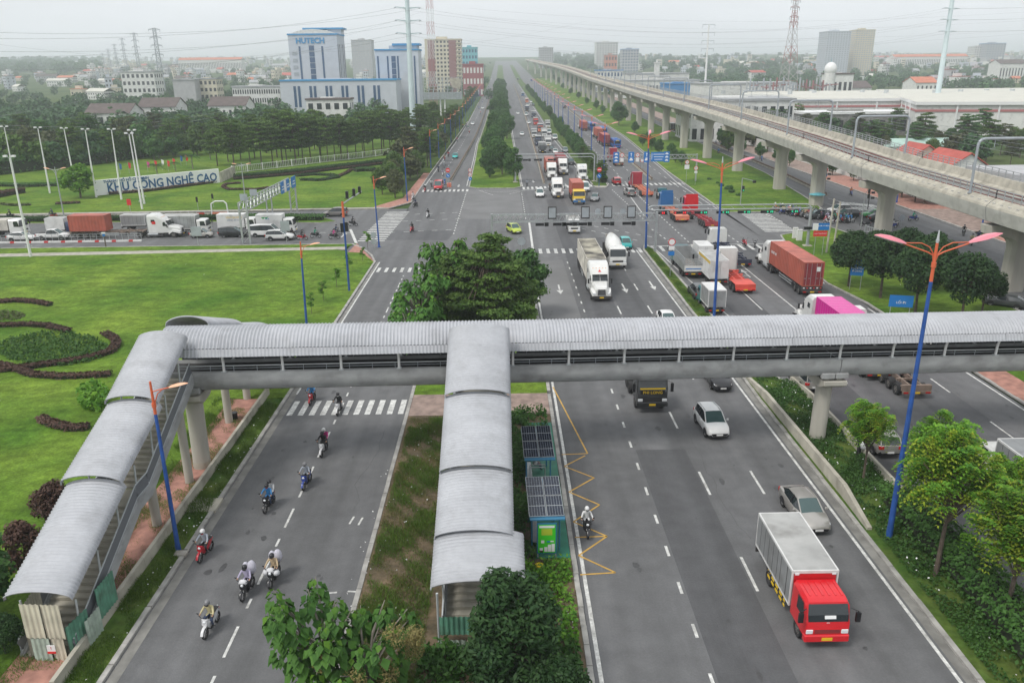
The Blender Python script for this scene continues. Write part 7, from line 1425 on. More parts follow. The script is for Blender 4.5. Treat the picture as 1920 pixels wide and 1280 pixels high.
def pylon(p, H_, w0, w1, label, arms=(), m1='sign_red', m2='white_paint', group=None, cat='pylon', bands=6, name='lattice_pylon', r_=.16):
 r = empty(name, p, .5, label, cat, group); n = 12; mb = MB(); W = lambda t: w0+(w1-w0)*min(1, t*1.25) if w0 > 3*w1 else w0+(w1-w0)*t
 for k in range(n):
  t0, t1 = k/n, (k+1)/n; a, b = W(t0)/2, W(t1)/2; m = m1 if (k*bands//n) % 2 == 0 else m2
  for i, j in ((-1, -1), (1, -1), (1, 1), (-1, 1)):
   mb.bar((i*a, j*a, H_*t0), (i*b, j*b, H_*t1), r_, r_, m); i2, j2 = -j, i
   mb.bar((i*a, j*a, H_*t0), (i2*b, j2*b, H_*t1), r_*.6, r_*.6, m); mb.bar((i2*a, j2*a, H_*t0), (i*b, j*b, H_*t1), r_*.6, r_*.6, m); mb.bar((i*b, j*b, H_*t1), (i2*b, j2*b, H_*t1), r_*.6, r_*.6, m)
 mb.build('lattice', r, fix=False)
 for z, l in arms:
  mb = MB()
  for s in (-1, 1): mb.bar((0, 0, z+1), (s*l, 0, z), r_*1.4, r_*1.4, m1); mb.bar((0, 0, z-.8), (s*l, 0, z), r_, r_, m1); mb.bar((s*l, 0, z), (s*l, 0, z-2.2), r_, r_, 'steel_grey')
  mb.build('arm', r, fix=False)
 return r
for px, by, ty, w_, lab in ((298, 118, 53, 18, 'grey lattice pylon, tallest and nearest of the line above the town'), (259, 118, 62, 12, 'lattice pylon second in the line above the town'), (235, 116, 72, 10, 'lattice pylon third in the line above the town'), (219, 116, 83, 8, 'lattice pylon fourth in the line above the town'), (206, 118, 92, 7, 'lattice pylon fifth in the line above the town'), (195, 120, 100, 6, 'smallest lattice pylon at the far end of the line above the town')):
 Y = 22000/(w_+8); p = AT(px, by, Y); p.z = TZ(Y); H_ = AT(px, ty, Y).z-p.z; pw = w_*Y/F
 pylon(p, H_, pw*.5, pw*.25, lab, [(H_*t, pw*.5) for t in (.98, .86, .74, .6)], 'steel_grey', 'steel_grey', r_=pw*.035)
p = AT(812, 175, 560); p.z = TZ(560)-1; mat('mast_red', (.42, .15, .15), .6); pylon(p, 92, 4.2, 3.0, 'red and white lattice mast beside the brown and cream flats', (), 'mast_red', 'white_paint', None, 'mast', 9, 'lattice_mast', .14)
p = AT(1478, 150, 620); p.z = TZ(620); mat('pylon_red', (.38, .17, .16), .6); mat('pylon_grey', (.46, .43, .44), .6); pylon(p, AT(1488, -14, 620).z-p.z, 11, 2.4, 'red and white lattice pylon behind the factories', [(AT(1488, y_, 620).z-p.z, 4.4) for y_ in (0, 14, 32, 42)], 'pylon_red', 'pylon_grey', r_=.24)
p = AT(1322, 160, 520); p.z = TZ(520); H_ = AT(1326, 46, 520).z-p.z; r = empty('power_pole', p, .2, 'slim white power pole with six cross arms beyond the viaduct', 'power pole'); MB().cyl((0, 0, 0), (0, 0, H_), .75, .4, 10, 'white_paint').build('mast', r, smooth=.5)
for k in range(4):
 z = H_-1-k*4.6; MB().bar((-4.2, 0, z+.8), (4.2, 0, z+.8), .25, .25, 'steel_grey').bar((-4, 0, z+.8), (-4, 0, z-1), .15, .15, 'steel_grey').bar((4, 0, z+.8), (4, 0, z-1), .15, .15, 'steel_grey').build('arm', r)
Y = 372.; a, b = AT(795, 186, Y), AT(866, 186, Y); zt_ = AT(795, 146, Y).z; zm = AT(795, 174, Y).z; z0 = AT(795, 187, Y).z; r = empty('billboard_frame', (0, 0, 0), 0, 'bare steel billboard frame on two legs above the roadside trees', 'billboard'); mb = MB()
for k in range(9):
 x = a.x+(b.x-a.x)*k/8; mb.bar((x, Y, z0), (x, Y, zt_), .16, .16, 'galv'); mb.bar((x, Y+2.2, z0), (x, Y+2.2, zt_), .16, .16, 'galv')
for k in range(6): z = zm+(zt_-zm)*k/5; mb.bar((a.x, Y, z), (b.x, Y, z), .13, .13, 'galv'); mb.bar((a.x, Y+2.2, z), (b.x, Y+2.2, z), .13, .13, 'galv')
for k in range(8): x = a.x+(b.x-a.x)*k/8; mb.bar((x, Y, zm), (x+(b.x-a.x)/8, Y, zt_), .1, .1, 'monopole')
mb.build('lattice', r, fix=False); mb = MB()
for k in range(6): z = z0+(zm-z0)*k/6; mb.box(a.x-.2, Y-.3, z, b.x+.2, Y-.15, z+(zm-z0)/6*.75, 'steel_grey')
mb.build('louvre_panel', r, fix=False)
for px in (826, 834): x = AT(px, 200, Y).x; MB().cyl((x, Y+1, TZ(Y)), (x, Y+1, z0), .35, .3, 10, 'white_paint').build('leg', r, smooth=.5)
MB().add([(AT(842, 148, Y).x, Y-.32, zt_-.3), (b.x, Y-.32, zt_-.5), (b.x-.5, Y-.32, zm+1.2), (AT(848, 160, Y).x, Y-.32, zm+2.2)], [(3, 2, 1, 0)], 'concrete_warm').build('torn_sheet', r, fix=False)
# buildings
mat('wall_bluewhite', (.50, .53, .58), .7, var=.05, scale=.3); mat('roof_blue', (.03, .25, .50), .5); mat('wall_cream', (.58, .53, .42), .8, var=.06, scale=.3); mat('wall_maroon', (.27, .13, .13), .8); mat('wall_teal', (.12, .40, .46), .7); mat('wall_red', (.30, .10, .11), .8)
mat('wall_grey', (.40, .40, .41), .8, var=.1, scale=.3); mat('roof_red', (.42, .09, .07), .8, var=.15, scale=.5); mat('roof_tile', (.50, .17, .10), .85, var=.15, scale=.5); mat('roof_brown', (.11, .085, .08), .85, var=.15, scale=.4); mat('roof_cream', (.55, .54, .48), .7, var=.06, scale=.2); mat('roof_greensheet', (.36, .50, .44), .6, var=.1, scale=.5); mat('roof_grey', (.33, .34, .35), .7, var=.15, scale=.3); mat('wall_blue', (.05, .22, .48), .6)
def bld(px0, px1, top, Y, depth, label, wall_m='white_wall', roof_m='roof_grey', floors=0, cols=0, gm='glass_dark', name='building', cat='building', rz=0, ztop=None, base=None, side_g=True, gh_=.5, gw=.55):
 a, b = AT(px0, 150, Y), AT(px1, 150, Y); z0 = TZ(Y)-1 if base is None else base; H_ = (AT((px0+px1)/2, top, Y).z if ztop is None else ztop)-z0; W = b.x-a.x
 r = empty(name, ((a.x+b.x)/2, Y+depth/2, z0), rz, label, cat); MB().box(-W/2, -depth/2, 0, W/2, depth/2, H_, wall_m).build('wall', r)
 MB().box(-W/2-.4, -depth/2-.4, H_, W/2+.4, depth/2+.4, H_+.9, roof_m).box(-W*.2, -depth*.2, H_+.9, W*.1, depth*.2, H_+3 if H_ > 20 else H_+1.4, wall_m).build('roof', r)
 for f in range(floors):
  z = H_*(f+.25)/floors; h = H_/floors*gh_; mb = MB()
  for c in range(cols): x = -W/2+W*(c+.5)/cols; w_ = W/cols*gw/2; mb.box(x-w_, -depth/2-.06, z, x+w_, -depth/2+.1, z+h, gm)
  if side_g:
   n = max(2, int(depth/W*cols)); s = 1 if (px0+px1)/2 < 960 else -1
   for c in range(n): y = -depth/2+depth*(c+.5)/n; mb.box(s*(W/2-.1), y-depth/n*.25, z, s*(W/2+.06), y+depth/n*.25, z+h, gm)
  if cols: mb.build('glazing', r, fix=False, kind='stuff')
 return r, W, H_
r, W, H_ = bld(547, 637, 66, 541, 26, 'tall blue and white tower with blue roof edges and name letters', 'wall_bluewhite', 'roof_blue', name='university_tower')
f = -13.06; S_ = W/90.
def strip_(px, w_, z0, z1, m='glass_blue', par=None, n=1):
 x = (px-592)*S_
 for k in range(n): MB().box(x-w_*S_/2, f-.1, H_*(z0+(z1-z0)*k/n)+.15, x+w_*S_/2, f+.1, H_*(z0+(z1-z0)*(k+1)/n)-.25, m).build('window', par or r)
strip_(567, 3.5, .18, .86); strip_(589, 9.5, .18, .87, n=9); strip_(609, 3.5, .18, .86)
for k in range(7): MB().box((557-592)*S_-1.4, f-.1, H_*(.2+.09*k), (557-592)*S_+1.6, f+.1, H_*(.245+.09*k), 'steel_grey').build('louvre', r)
for k in range(5): MB().box(W/2-.05, -11+k*5.2, H_*.2, W/2+.12, -9.6+k*5.2, H_*.88, 'glass_blue' if k != 2 else 'steel_grey').build('window', r)
MB().loft([[(x, y, H_+.9+2.6*max(0, 1-(x/(W*.46))**2)) for x in np.linspace(-W*.46, W*.46, 11)] for y in (-13.2, 0)], 'white_wall').build('vault', r); MB().box(-W*.3, 2, H_+4.0, W*.55, 16, H_+5.0, 'roof_blue').box(W*.22, 3, H_, W*.5, 14, H_+4.1, 'wall_bluewhite').build('crown_slab', r)
text('lettering', 'HUTECH', 4.6, 'roof_blue', r, face_mat((-1.5, f-.15, H_*.925)), .12, bold=.15)
r, W, H_ = bld(706, 786, 95, 520, 22, 'second blue and white tower partly behind the monopole', 'wall_bluewhite', 'roof_blue', name='university_tower'); f = -11.06; S_ = W/80.
for px, w_, n in ((711, 3, 1), (729, 3, 1), (740, 8, 8), (748, 3, 1), (767, 3, 1), (779, 3, 1)):
 for k in range(n): MB().box((px-746)*S_-w_*S_/2, f-.1, H_*(.1+.82*k/n), (px-746)*S_+w_*S_/2, f+.1, H_*(.1+.82*(k+1)/n)-.3, 'glass_blue').build('window', r)
MB().box(-W*.12, -6, H_+3, W*.52, 10, H_+4.2, 'roof_blue').box(-W*.08, -5, H_+.9, W*.46, 9, H_+3, 'wall_bluewhite').build('crown_slab', r)
r, W, H_ = bld(524, 742, 152, 492, 24, 'long low blue roofed wing in front of the two towers', 'wall_bluewhite', 'roof_blue', name='university_wing'); f = -12.06; S_ = W/218.
for px in (551, 559, 581, 589, 611, 619, 641, 649, 671, 679, 701, 709): MB().box((px-633)*S_-.75, f-.1, H_*.25, (px-633)*S_+.75, f+.1, H_*.86, 'glass_blue').build('window', r)
bld(570, 652, 188, 420, 12, 'small white house with blue fascia in front of the long wing', 'white_wall', 'roof_brown', 2, 5); bld(433, 523, 164, 520, 14, 'long white building with rows of dark windows left of the wing', 'white_wall', 'roof_grey', 3, 20, side_g=False)
bld(323, 364, 151, 590, 16, 'plain pale concrete block left of the long white building', 'wall_grey', 'roof_grey', 0, 0); bld(364, 405, 149, 600, 14, 'cream flat with balconies beside the pale concrete block', 'wall_cream', 'roof_grey', 4, 5); bld(228, 290, 136, 700, 18, 'white stepped building in the left town', 'white_wall', 'roof_grey', 4, 7)
r, W, H_ = bld(799, 866, 75, 800, 26, 'brown and cream block of flats left of the road', 'wall_cream', 'wall_cream', 13, 10, name='apartment_block')
for a, b in ((-.5, -.42), (-.42, -.24), (.16, .36)): MB().box(W*a, -13.35, 0, W*b, -13.0, H_-.5, 'wall_maroon' if a != -.5 else 'wall_cream').build('brown_panel', r)
for k in range(13): MB().box(W*.36, -14.2, H_*(k+.15)/13, W*.5, -13, H_*(k+.4)/13, 'wall_cream').build('balcony', r)
bld(868, 896, 90, 1050, 24, 'turquoise office block behind the flats', 'wall_teal', 'wall_teal', 6, 5, 'glass_blue'); bld(868, 906, 122, 700, 22, 'red fronted building at the left road side', 'wall_red', 'wall_red', 3, 6, 'white_wall')
bld(663, 700, 76, 1250, 28, 'hazy grey tower block behind the two university towers', 'wall_grey', 'wall_grey', 16, 9, 'steel_grey'); bld(1011, 1037, 90, 1700, 30, 'hazy pale block at the top of the road', 'wall_grey', 'wall_grey', 12, 8); bld(1117, 1157, 80, 1500, 32, 'pale stepped tower right of the viaduct head', 'white_wall', 'white_wall', 13, 8); bld(1134, 1156, 104, 1380, 20, 'brick red low block below the pale stepped tower', 'roof_tile', 'roof_grey', 3, 4); bld(1165, 1196, 93, 1450, 26, 'grey glass block right of the pale stepped tower', 'wall_grey', 'wall_blue', 8, 6, 'glass_blue')
r, W, H_ = bld(1542, 1586, 60, 1150, 30, 'blue grey twin tower on the right skyline', 'wall_bluewhite', 'wall_bluewhite', 22, 9, 'steel_grey', gh_=.6); r, W, H_ = bld(1595, 1630, 57, 1180, 24, 'cream twin tower on the right skyline', 'wall_cream', 'wall_cream', 22, 8, 'steel_grey', gh_=.5)
bld(1840, 1875, 82, 1700, 30, 'hazy glass block far right on the skyline', 'wall_grey', 'wall_blue', 9, 7, 'glass_blue'); bld(1818, 1840, 88, 1720, 26, 'hazy white block far right beside the glass one', 'white_wall', 'wall_grey', 8, 5)
bld(1120, 1168, 133, 760, 26, 'blue and white office at the works right of the viaduct', 'white_wall', 'wall_blue', 3, 8, 'glass_blue'); bld(1176, 1292, 139, 700, 30, 'long white works hall right of the viaduct', 'white_wall', 'roof_grey', 1, 20); bld(1160, 1312, 152, 640, 20, 'long low pale shed right of the viaduct', 'white_wall', 'roof_grey', 1, 24); bld(1248, 1310, 158, 560, 18, 'blue sheet roofed shed beside the viaduct', 'wall_blue', 'wall_blue', 0, 0); bld(1228, 1236, 119, 690, 6, 'white silo tower in the works', 'white_wall', 'white_wall')
def hall(pts, z1, label, stripe=True, roofm='roof_cream', name='factory_hall', rise=2.2):
 q = ccw(pts); o = Vector((q[0][0], q[0][1], 0)); r = empty(name, o, 0, label, 'factory'); L_ = [(x-o.x, y-o.y) for x, y in q]; MB().prism(L_, -.5, z1, 'white_wall').build('wall', r)
 cx, cy = sum(p[0] for p in L_)/len(L_), sum(p[1] for p in L_)/len(L_); mb = MB(); E_ = [(cx+(x-cx)*1.01, cy+(y-cy)*1.01) for x, y in L_]; mb.prism(E_, z1+.02, z1+1.1, 'sign_white')
 n = len(E_); mb.add([(x, y, z1+1.12) for x, y in E_]+[(cx, cy, z1+1.1+rise)], [(i, (i+1) % n, n) for i in range(n)], roofm); mb.build('roof', r)
 if stripe:
  I = [(cx+(x-cx)*1.003, cy+(y-cy)*1.003) for x, y in L_]; MB().prism(I, z1-2.4, z1-1.6, 'mast_red').build('red_stripe', r)
  for i in range(n):
   a, b = Vector((*I[i], 0)), Vector((*I[(i+1) % n], 0)); k = int((b-a).length/14)
   for j in range(1, k): p = a.lerp(b, j/k); MB().box(p.x-.3, p.y-.3, 0, p.x+.3, p.y+.3, z1-.1, 'sign_white').build('pilaster', r)
 for k in range(5): MB().cyl((cx+(k-2)*12, cy, z1+rise*.9), (cx+(k-2)*12, cy, z1+rise+1.6), 1.1, 1.1, 10, 'steel_pale').build('roof_vent', r)
 return r
def zx(px, Y): return (AT(px, 200, Y).x, Y)
hall([zx(1718, 305), zx(2120, 290), zx(1960, 470), zx(1640, 470)], AT(1800, 197, 302).z, 'long white factory hall with a red stripe behind the tall right mast', rise=1.5)
hall([zx(1495, 356), zx(1718, 352), zx(1640, 470), zx(1440, 470)], AT(1600, 190, 356).z, 'nearer left wing of the striped factory with stepped front', rise=1.5)
hall([zx(1395, 430), zx(1495, 410), zx(1470, 480), zx(1390, 480)], AT(1450, 182, 420).z, 'small striped wing at the left end of the factory', rise=1.0)
bld(1515, 1715, 214, 320, 14, 'grey loading shed with pale flat roof in front of the striped factory', 'concrete_dark', 'sign_white', 1, 10, 'dark', side_g=False); bld(1300, 1495, 190, 300, 26, 'white office with dark square windows behind the viaduct', 'white_wall', 'roof_grey', 2, 12); bld(1316, 1492, 158, 500, 30, 'white process hall with pipework behind the office', 'white_wall', 'roof_grey', 0, 0)
mb = MB(); rr = random.Random(3)
for k in range(26): p = AT(1400+k*6.2, 165, 478+rr.uniform(-3, 3)); z = AT(1400, 158, 478).z; mb.cyl((p.x, p.y, z-4), (p.x, p.y, z+rr.uniform(-1, 3.5)), .5, .5, 6, rr.choice(['steel_grey', 'wall_maroon', 'galv', 'steel_grey', 'galv'])); mb.bar((p.x, p.y, z-rr.uniform(0, 3)), (p.x+5, p.y, z-rr.uniform(0, 3)), .5, .5, rr.choice(['steel_grey', 'wall_maroon']))
mb.build('pipework', fix=False, label='tangle of rusty and grey pipes on the process hall roof', cat='pipework')
r, W, H_ = bld(1562, 1600, 140, 545, 20, 'white church with gabled front and onion dome', 'white_wall', 'roof_brown', 1, 4, name='church', cat='church'); MB().cyl((-W*.62, -8, 0), (-W*.62, -8, H_+1), 3.6, 3.6, 12, 'white_wall').ball((-W*.62, -8, H_+3.2), 4.0, 'white_paint', 12, 8, (1, 1, 1.15)).cyl((-W*.62, -8, H_+7), (-W*.62, -8, H_+10), .2, .1, 6, 'wall_teal').build('dome', r, smooth=1); MB().extr([(-W/2, 0), (W/2, 0), (0, 6.5)], -10.2, 10, 'white_wall').build('gable', r).rotation_euler = (0, 0, PI/2)
def gable(px0, px1, top, Y, depth, label, wall_m='white_wall', roof_m='roof_red', rise=2.4, ridge_x=True, base=None, name='house'):
 a, b = AT(px0, 200, Y), AT(px1, 200, Y); z0 = (TZ(Y)-.3) if base is None else base; H_ = AT((px0+px1)/2, top, Y).z-z0-rise; W = b.x-a.x; r = empty(name, ((a.x+b.x)/2, Y+depth/2, z0), 0, label, 'house'); MB().box(-W/2, -depth/2, 0, W/2, depth/2, H_, wall_m).build('wall', r); mb = MB()
 if ridge_x: mb.loft([[(x, -depth/2-.5, H_-.2), (x, 0, H_+rise), (x, depth/2+.5, H_-.2), (x, depth/2+.5, H_), (x, 0, H_+rise+.25), (x, -depth/2-.5, H_)] for x in (-W/2-.5, W/2+.5)], roof_m); g_ = MB().extr([(-depth/2, H_), (depth/2, H_), (0, H_+rise-.1)], -W/2, W/2, wall_m)
 else: mb.loft([[(-W/2-.5, y, H_-.2), (0, y, H_+rise), (W/2+.5, y, H_-.2), (W/2+.5, y, H_), (0, y, H_+rise+.25), (-W/2-.5, y, H_)] for y in (-depth/2-.5, depth/2+.5)], roof_m); g_ = MB().loft([[(-W/2, y, H_), (W/2, y, H_), (0, y, H_+rise-.1)] for y in (-depth/2, depth/2)], wall_m)
 mb.build('roof', r); g_.build('gable', r); mb = MB()
 for k in range(max(2, int(W/3))): x = -W/2+W*(k+.5)/max(2, int(W/3)); mb.box(x-.6, -depth/2-.05, H_*.3, x+.6, -depth/2+.05, H_*.75, 'glass_dark')
 mb.build('glazing', r, fix=False, kind='stuff'); return r
gable(1672, 1812, 263, 235, 9, 'long low shed with pale green roof behind the viaduct', 'white_wall', 'roof_greensheet', 1.6); gable(1722, 1785, 273, 205, 10, 'house with bright red roof just over the viaduct rail, left one', 'wall_cream', 'roof_red', 3, False); gable(1792, 1880, 288, 190, 14, 'house with broad red roof just over the viaduct rail, right one', 'white_wall', 'roof_red', 3.6, False)
for px0, px1, top, Y, lab in ((157, 240, 196, 400, 'brown roofed long house in the left greenery, left one'), (258, 328, 185, 420, 'brown roofed long house in the left greenery, middle one'), (390, 460, 183, 430, 'brown roofed long house in the left greenery, right one')): gable(px0, px1, top, Y, 16, lab, 'white_wall', 'roof_brown', 4)
for px0, px1, top, Y, lab, rm in ((1712, 1752, 145, 640, 'pale villa with orange roof behind the striped factory', 'roof_tile'), (1590, 1630, 153, 560, 'grey gabled house beside the church', 'roof_brown'), (1665, 1800, 102, 1500, 'long white building with orange roofs on the right hillside', 'roof_tile'), (346, 462, 108, 1650, 'long pink roofed building on the left hill crest', 'roof_tile'), (1862, 1912, 112, 900, 'white villa with grey gable on the right hillside', 'roof_brown')): gable(px0, px1, top, Y, 22, lab, 'white_wall', rm, 4)
r, L = light_truck('box_truck', 'red lorry parked between the red roofed houses and the green shed', 'truck_red', 6.5, 2.4, 2.4, 'truck_red', 'truck_red', 2.2, edge='truck_red', cabh=2.8); r.location = G(1812, 296); r.rotation_euler = (0, 0, -PI/2); r.scale = (1.25, 1.25, 1.25)
sh = empty('shop_row', (86, 128, .1), 0, 'row of open grey shop fronts with red signs behind the brick pavement', 'shop')
MB().box(0, -46, 0, 14, 6, 4.6, 'wall_grey').build('wall', sh); MB().box(-1.2, -46, 4.62, 14, 6, 4.9, 'roof_grey').build('roof', sh)
for k in range(13): MB().box(-1.1, -45.5+k*4.2, 0, -.7, -45.1+k*4.2, 4.6, 'concrete_warm').build('column', sh); MB().box(-.06, -45+k*4.2, .2, 0, -41.6+k*4.2, 3.2, ('dark', 'steel_grey', 'dark', 'glass_dark')[k % 4]).build('shop_front', sh)
for k in (2, 5, 8): MB().box(-.9, -45+k*4.2, 3.3, -.7, -42+k*4.2, 4.3, 'sign_red').box(-.92, -44.4+k*4.2, 3.7, -.9, -42.6+k*4.2, 3.95, 'sign_white').build('sign_board', sh)
MB().box(0, 0, 0, 11, 14, 8.2, 'wall_grey').box(-.05, 2, 4.8, 0, 4, 6.6, 'glass_dark').box(-.05, 8, 4.8, 0, 10, 6.6, 'glass_dark').build('house', loc=(86, 135, .1), label='grey white two storey house next to the dark shop fronts', cat='house')
wall('pale boundary wall behind the red brick pavement', [(85.2, 151), (87, 330)], 3.0, .3, 'white_wall', seg=9, name='boundary_wall'); wall('low boundary wall of the garden opposite the viaduct pier', [(85.2, 128), (85.2, 134)], 2.2, .3, 'wall_cream', name='boundary_wall')
MB().loft([[(1.6*math.cos(a)*q, 1.6*math.sin(a)*q, z) for a in np.linspace(0, 2*PI, 9)[:-1]] for q, z in ((1, 2.2), (.5, 2.6), (.02, 2.75))], 'wall_teal').cyl((0, 0, 0), (0, 0, 2.6), .04, .04, 6, 'galv').build('market_umbrella', loc=G(1530, 386), label='blue green umbrella over a stand by the viaduct pier', cat='umbrella')
HK = {}
def town_house(kind, p, s, rz, wm, rm, label, group):
 if kind not in HK:
  W, D, H_ = {'flat': (9, 12, 8), 'tall': (5, 12, 14), 'gable': (10, 11, 5.5), 'long': (26, 12, 7)}[kind]; r = empty('town_house'); MB().box(-W/2, -D/2, -2, W/2, D/2, H_, 'white_wall').build('wall', r)
  if kind in ('gable', 'long'): MB().loft([[(x, -D/2-.5, H_-.1), (x, 0, H_+2.8), (x, D/2+.5, H_-.1), (x, D/2+.5, H_+.15), (x, 0, H_+3.05), (x, -D/2-.5, H_+.15)] for x in (-W/2-.5, W/2+.5)], 'roof_red').build('roof', r)
  else: MB().box(-W/2-.3, -D/2-.3, H_, W/2+.3, D/2+.3, H_+.35, 'roof_red').box(-W*.3, 0, H_+.35, W*.2, D*.4, H_+2.6, 'white_wall').build('roof', r)
  mb = MB(); n = max(1, int(H_/3.3)); c = max(2, int(W/3))
  for i in range(n):
   for k in range(c):
    x = -W/2+W*(k+.5)/c; mb.box(x-.6, -D/2-.06, .9+3.3*i, x+.6, -D/2+.05, 2.4+3.3*i, 'glass_dark'); mb.box(W/2-.05, -D/2+D*(k+.5)/c-.6, .9+3.3*i, W/2+.06, -D/2+D*(k+.5)/c+.6, 2.4+3.3*i, 'glass_dark')
  mb.build('glazing', r, fix=False, kind='stuff'); freeze(r); HK[kind] = r; o = r
 else: o = copy_tree(HK[kind])
 paint(o, {k: v for k, v in (('white_wall', wm), ('roof_red', rm)) if k != v}); o.location = p; o.rotation_euler = (0, 0, rz); o.scale = (s, s, s); return tag(o, label, 'house', group)
q = random.Random(9)
for reg, n, grp, lab in ((lambda: (q.uniform(150, 548), 118+q.random()**1.2*46), 120, 'houses of the left town', 'small house in the pale town on the left'), (lambda: (q.uniform(-40, 290), 138+q.random()*52), 34, 'houses among the trees on the left', 'small house among the trees on the left'), (lambda: (q.uniform(668, 800), 112+q.random()*52), 34, 'houses between the towers', 'small house seen between the blue and white towers'), (lambda: (q.uniform(1240, 1960), 104+q.random()**1.4*44), 100, 'houses of the right hillside town', 'small house in the town on the right'), (lambda: (q.uniform(1600, 1940), 150+q.random()*18), 14, 'houses behind the striped factory', 'small house behind the striped factory')):
 for _ in range(n):
  p = G(*reg())
  if p.y > 2300: continue
  town_house(q.choice(['flat', 'flat', 'tall', 'gable', 'long']), p, q.uniform(.8, 1.25), q.uniform(-.5, .5), q.choice(['white_wall', 'white_wall', 'wall_cream', 'wall_grey', 'wall_bluewhite']), q.choice(['roof_tile', 'roof_grey', 'roof_brown', 'roof_cream', 'roof_grey', 'roof_red']), lab, grp)
mb = MB(); q = random.Random(21)
for _ in range(420):
 px = q.choice([q.uniform(170, 560), q.uniform(660, 800), q.uniform(1190, 1980), q.uniform(1500, 1980)]); p = G(px, 107+q.random()**1.5*26); s, h, a = q.uniform(4, 9), q.uniform(6, 17), q.uniform(-.5, .5); c, d = math.cos(a), math.sin(a); m = q.choice(['white_wall', 'white_wall', 'wall_cream', 'wall_grey', 'wall_bluewhite'])
 if 900 < px < 1030: continue
 K = [(p.x+(x*c-y*d)*s, p.y+(x*d+y*c)*s) for x, y in ((-.6, -1), (.6, -1), (.6, 1), (-.6, 1))]; mb.prism(K, p.z-3, p.z+h, m, top=q.choice(['roof_tile', 'roof_grey', 'roof_cream', 'roof_brown', 'roof_grey']))
 for f in range(int(h/3.5)): mb.add([(K[0][0]+(K[1][0]-K[0][0])*t, K[0][1]+(K[1][1]-K[0][1])*t-.15, p.z+1+3.5*f+z) for t, z in ((.15, 0), (.85, 0), (.85, 1.3), (.15, 1.3))], [(0, 1, 2, 3)], 'glass_dark')
mb.build('distant_town', fix=False, kind='stuff')
# trees, hedges, weeds
def quads_mesh(name, P, mnames, midx=None, tri=False):
 n, k = P.shape[0], P.shape[1]; me = bpy.data.meshes.new(name)
 me.vertices.add(n*k); me.vertices.foreach_set('co', P.reshape(-1).astype(np.float32)); me.loops.add(n*k); me.loops.foreach_set('vertex_index', np.arange(n*k, dtype=np.int32))
 me.polygons.add(n); me.polygons.foreach_set('loop_start', np.arange(0, n*k, k, dtype=np.int32)); me.polygons.foreach_set('loop_total', np.full(n, k, dtype=np.int32))
 for m in mnames: me.materials.append(M[m])
 if midx is not None: me.polygons.foreach_set('material_index', midx.astype(np.int32))
 me.update(calc_edges=True); return me
def leaves(rg, C_, N_, size, droop=.35, flat=.5, aspect=.55):
 n = len(C_); t = rg.normal(size=(n, 3)); nrm = N_*(1-flat)+rg.normal(size=(n, 3))*.45+np.array([0, 0, flat]); nrm /= np.linalg.norm(nrm, axis=1)[:, None]
 a = np.cross(nrm, t); a /= np.linalg.norm(a, axis=1)[:, None]+1e-9; b = np.cross(nrm, a); s = size*rg.uniform(.65, 1.35, (n, 1))
 a, b = a*s, b*s*aspect; tip = C_+a; tip[:, 2] -= s[:, 0]*droop
 return np.stack([C_-a*.9, C_+b, tip, C_-b], 1)
def blob(rg, c, r, n, fill=.35):
 d = rg.normal(size=(n, 3)); d /= np.linalg.norm(d, axis=1)[:, None]; q = 1-fill*rg.random(n)**1.6
 return np.array(c)+d*np.array(r)*q[:, None], d
def limbs(name, h, r, forks, m='bark', lean=(0, 0), seed=0):
 mb = MB(); q = random.Random(seed); top = (lean[0], lean[1], h); mb.tube([(0, 0, -.15), (lean[0]*.4, lean[1]*.4, h*.5), top], [r*1.15, r*.9, r*.7], 7, m)
 for (x, y, z) in forks:
  z0 = h*q.uniform(.7, 1); p0 = Vector((lean[0]*z0/h, lean[1]*z0/h, z0)); p1 = Vector((x, y, z)); mid = p0.lerp(p1, .5)+Vector((q.uniform(-.15, .15), q.uniform(-.15, .15), .12*(p1-p0).length))
  mb.tube([p0, mid, p1], [r*.5, r*.35, r*.15], 5, m)
 return mb.mesh(name, fix=True)
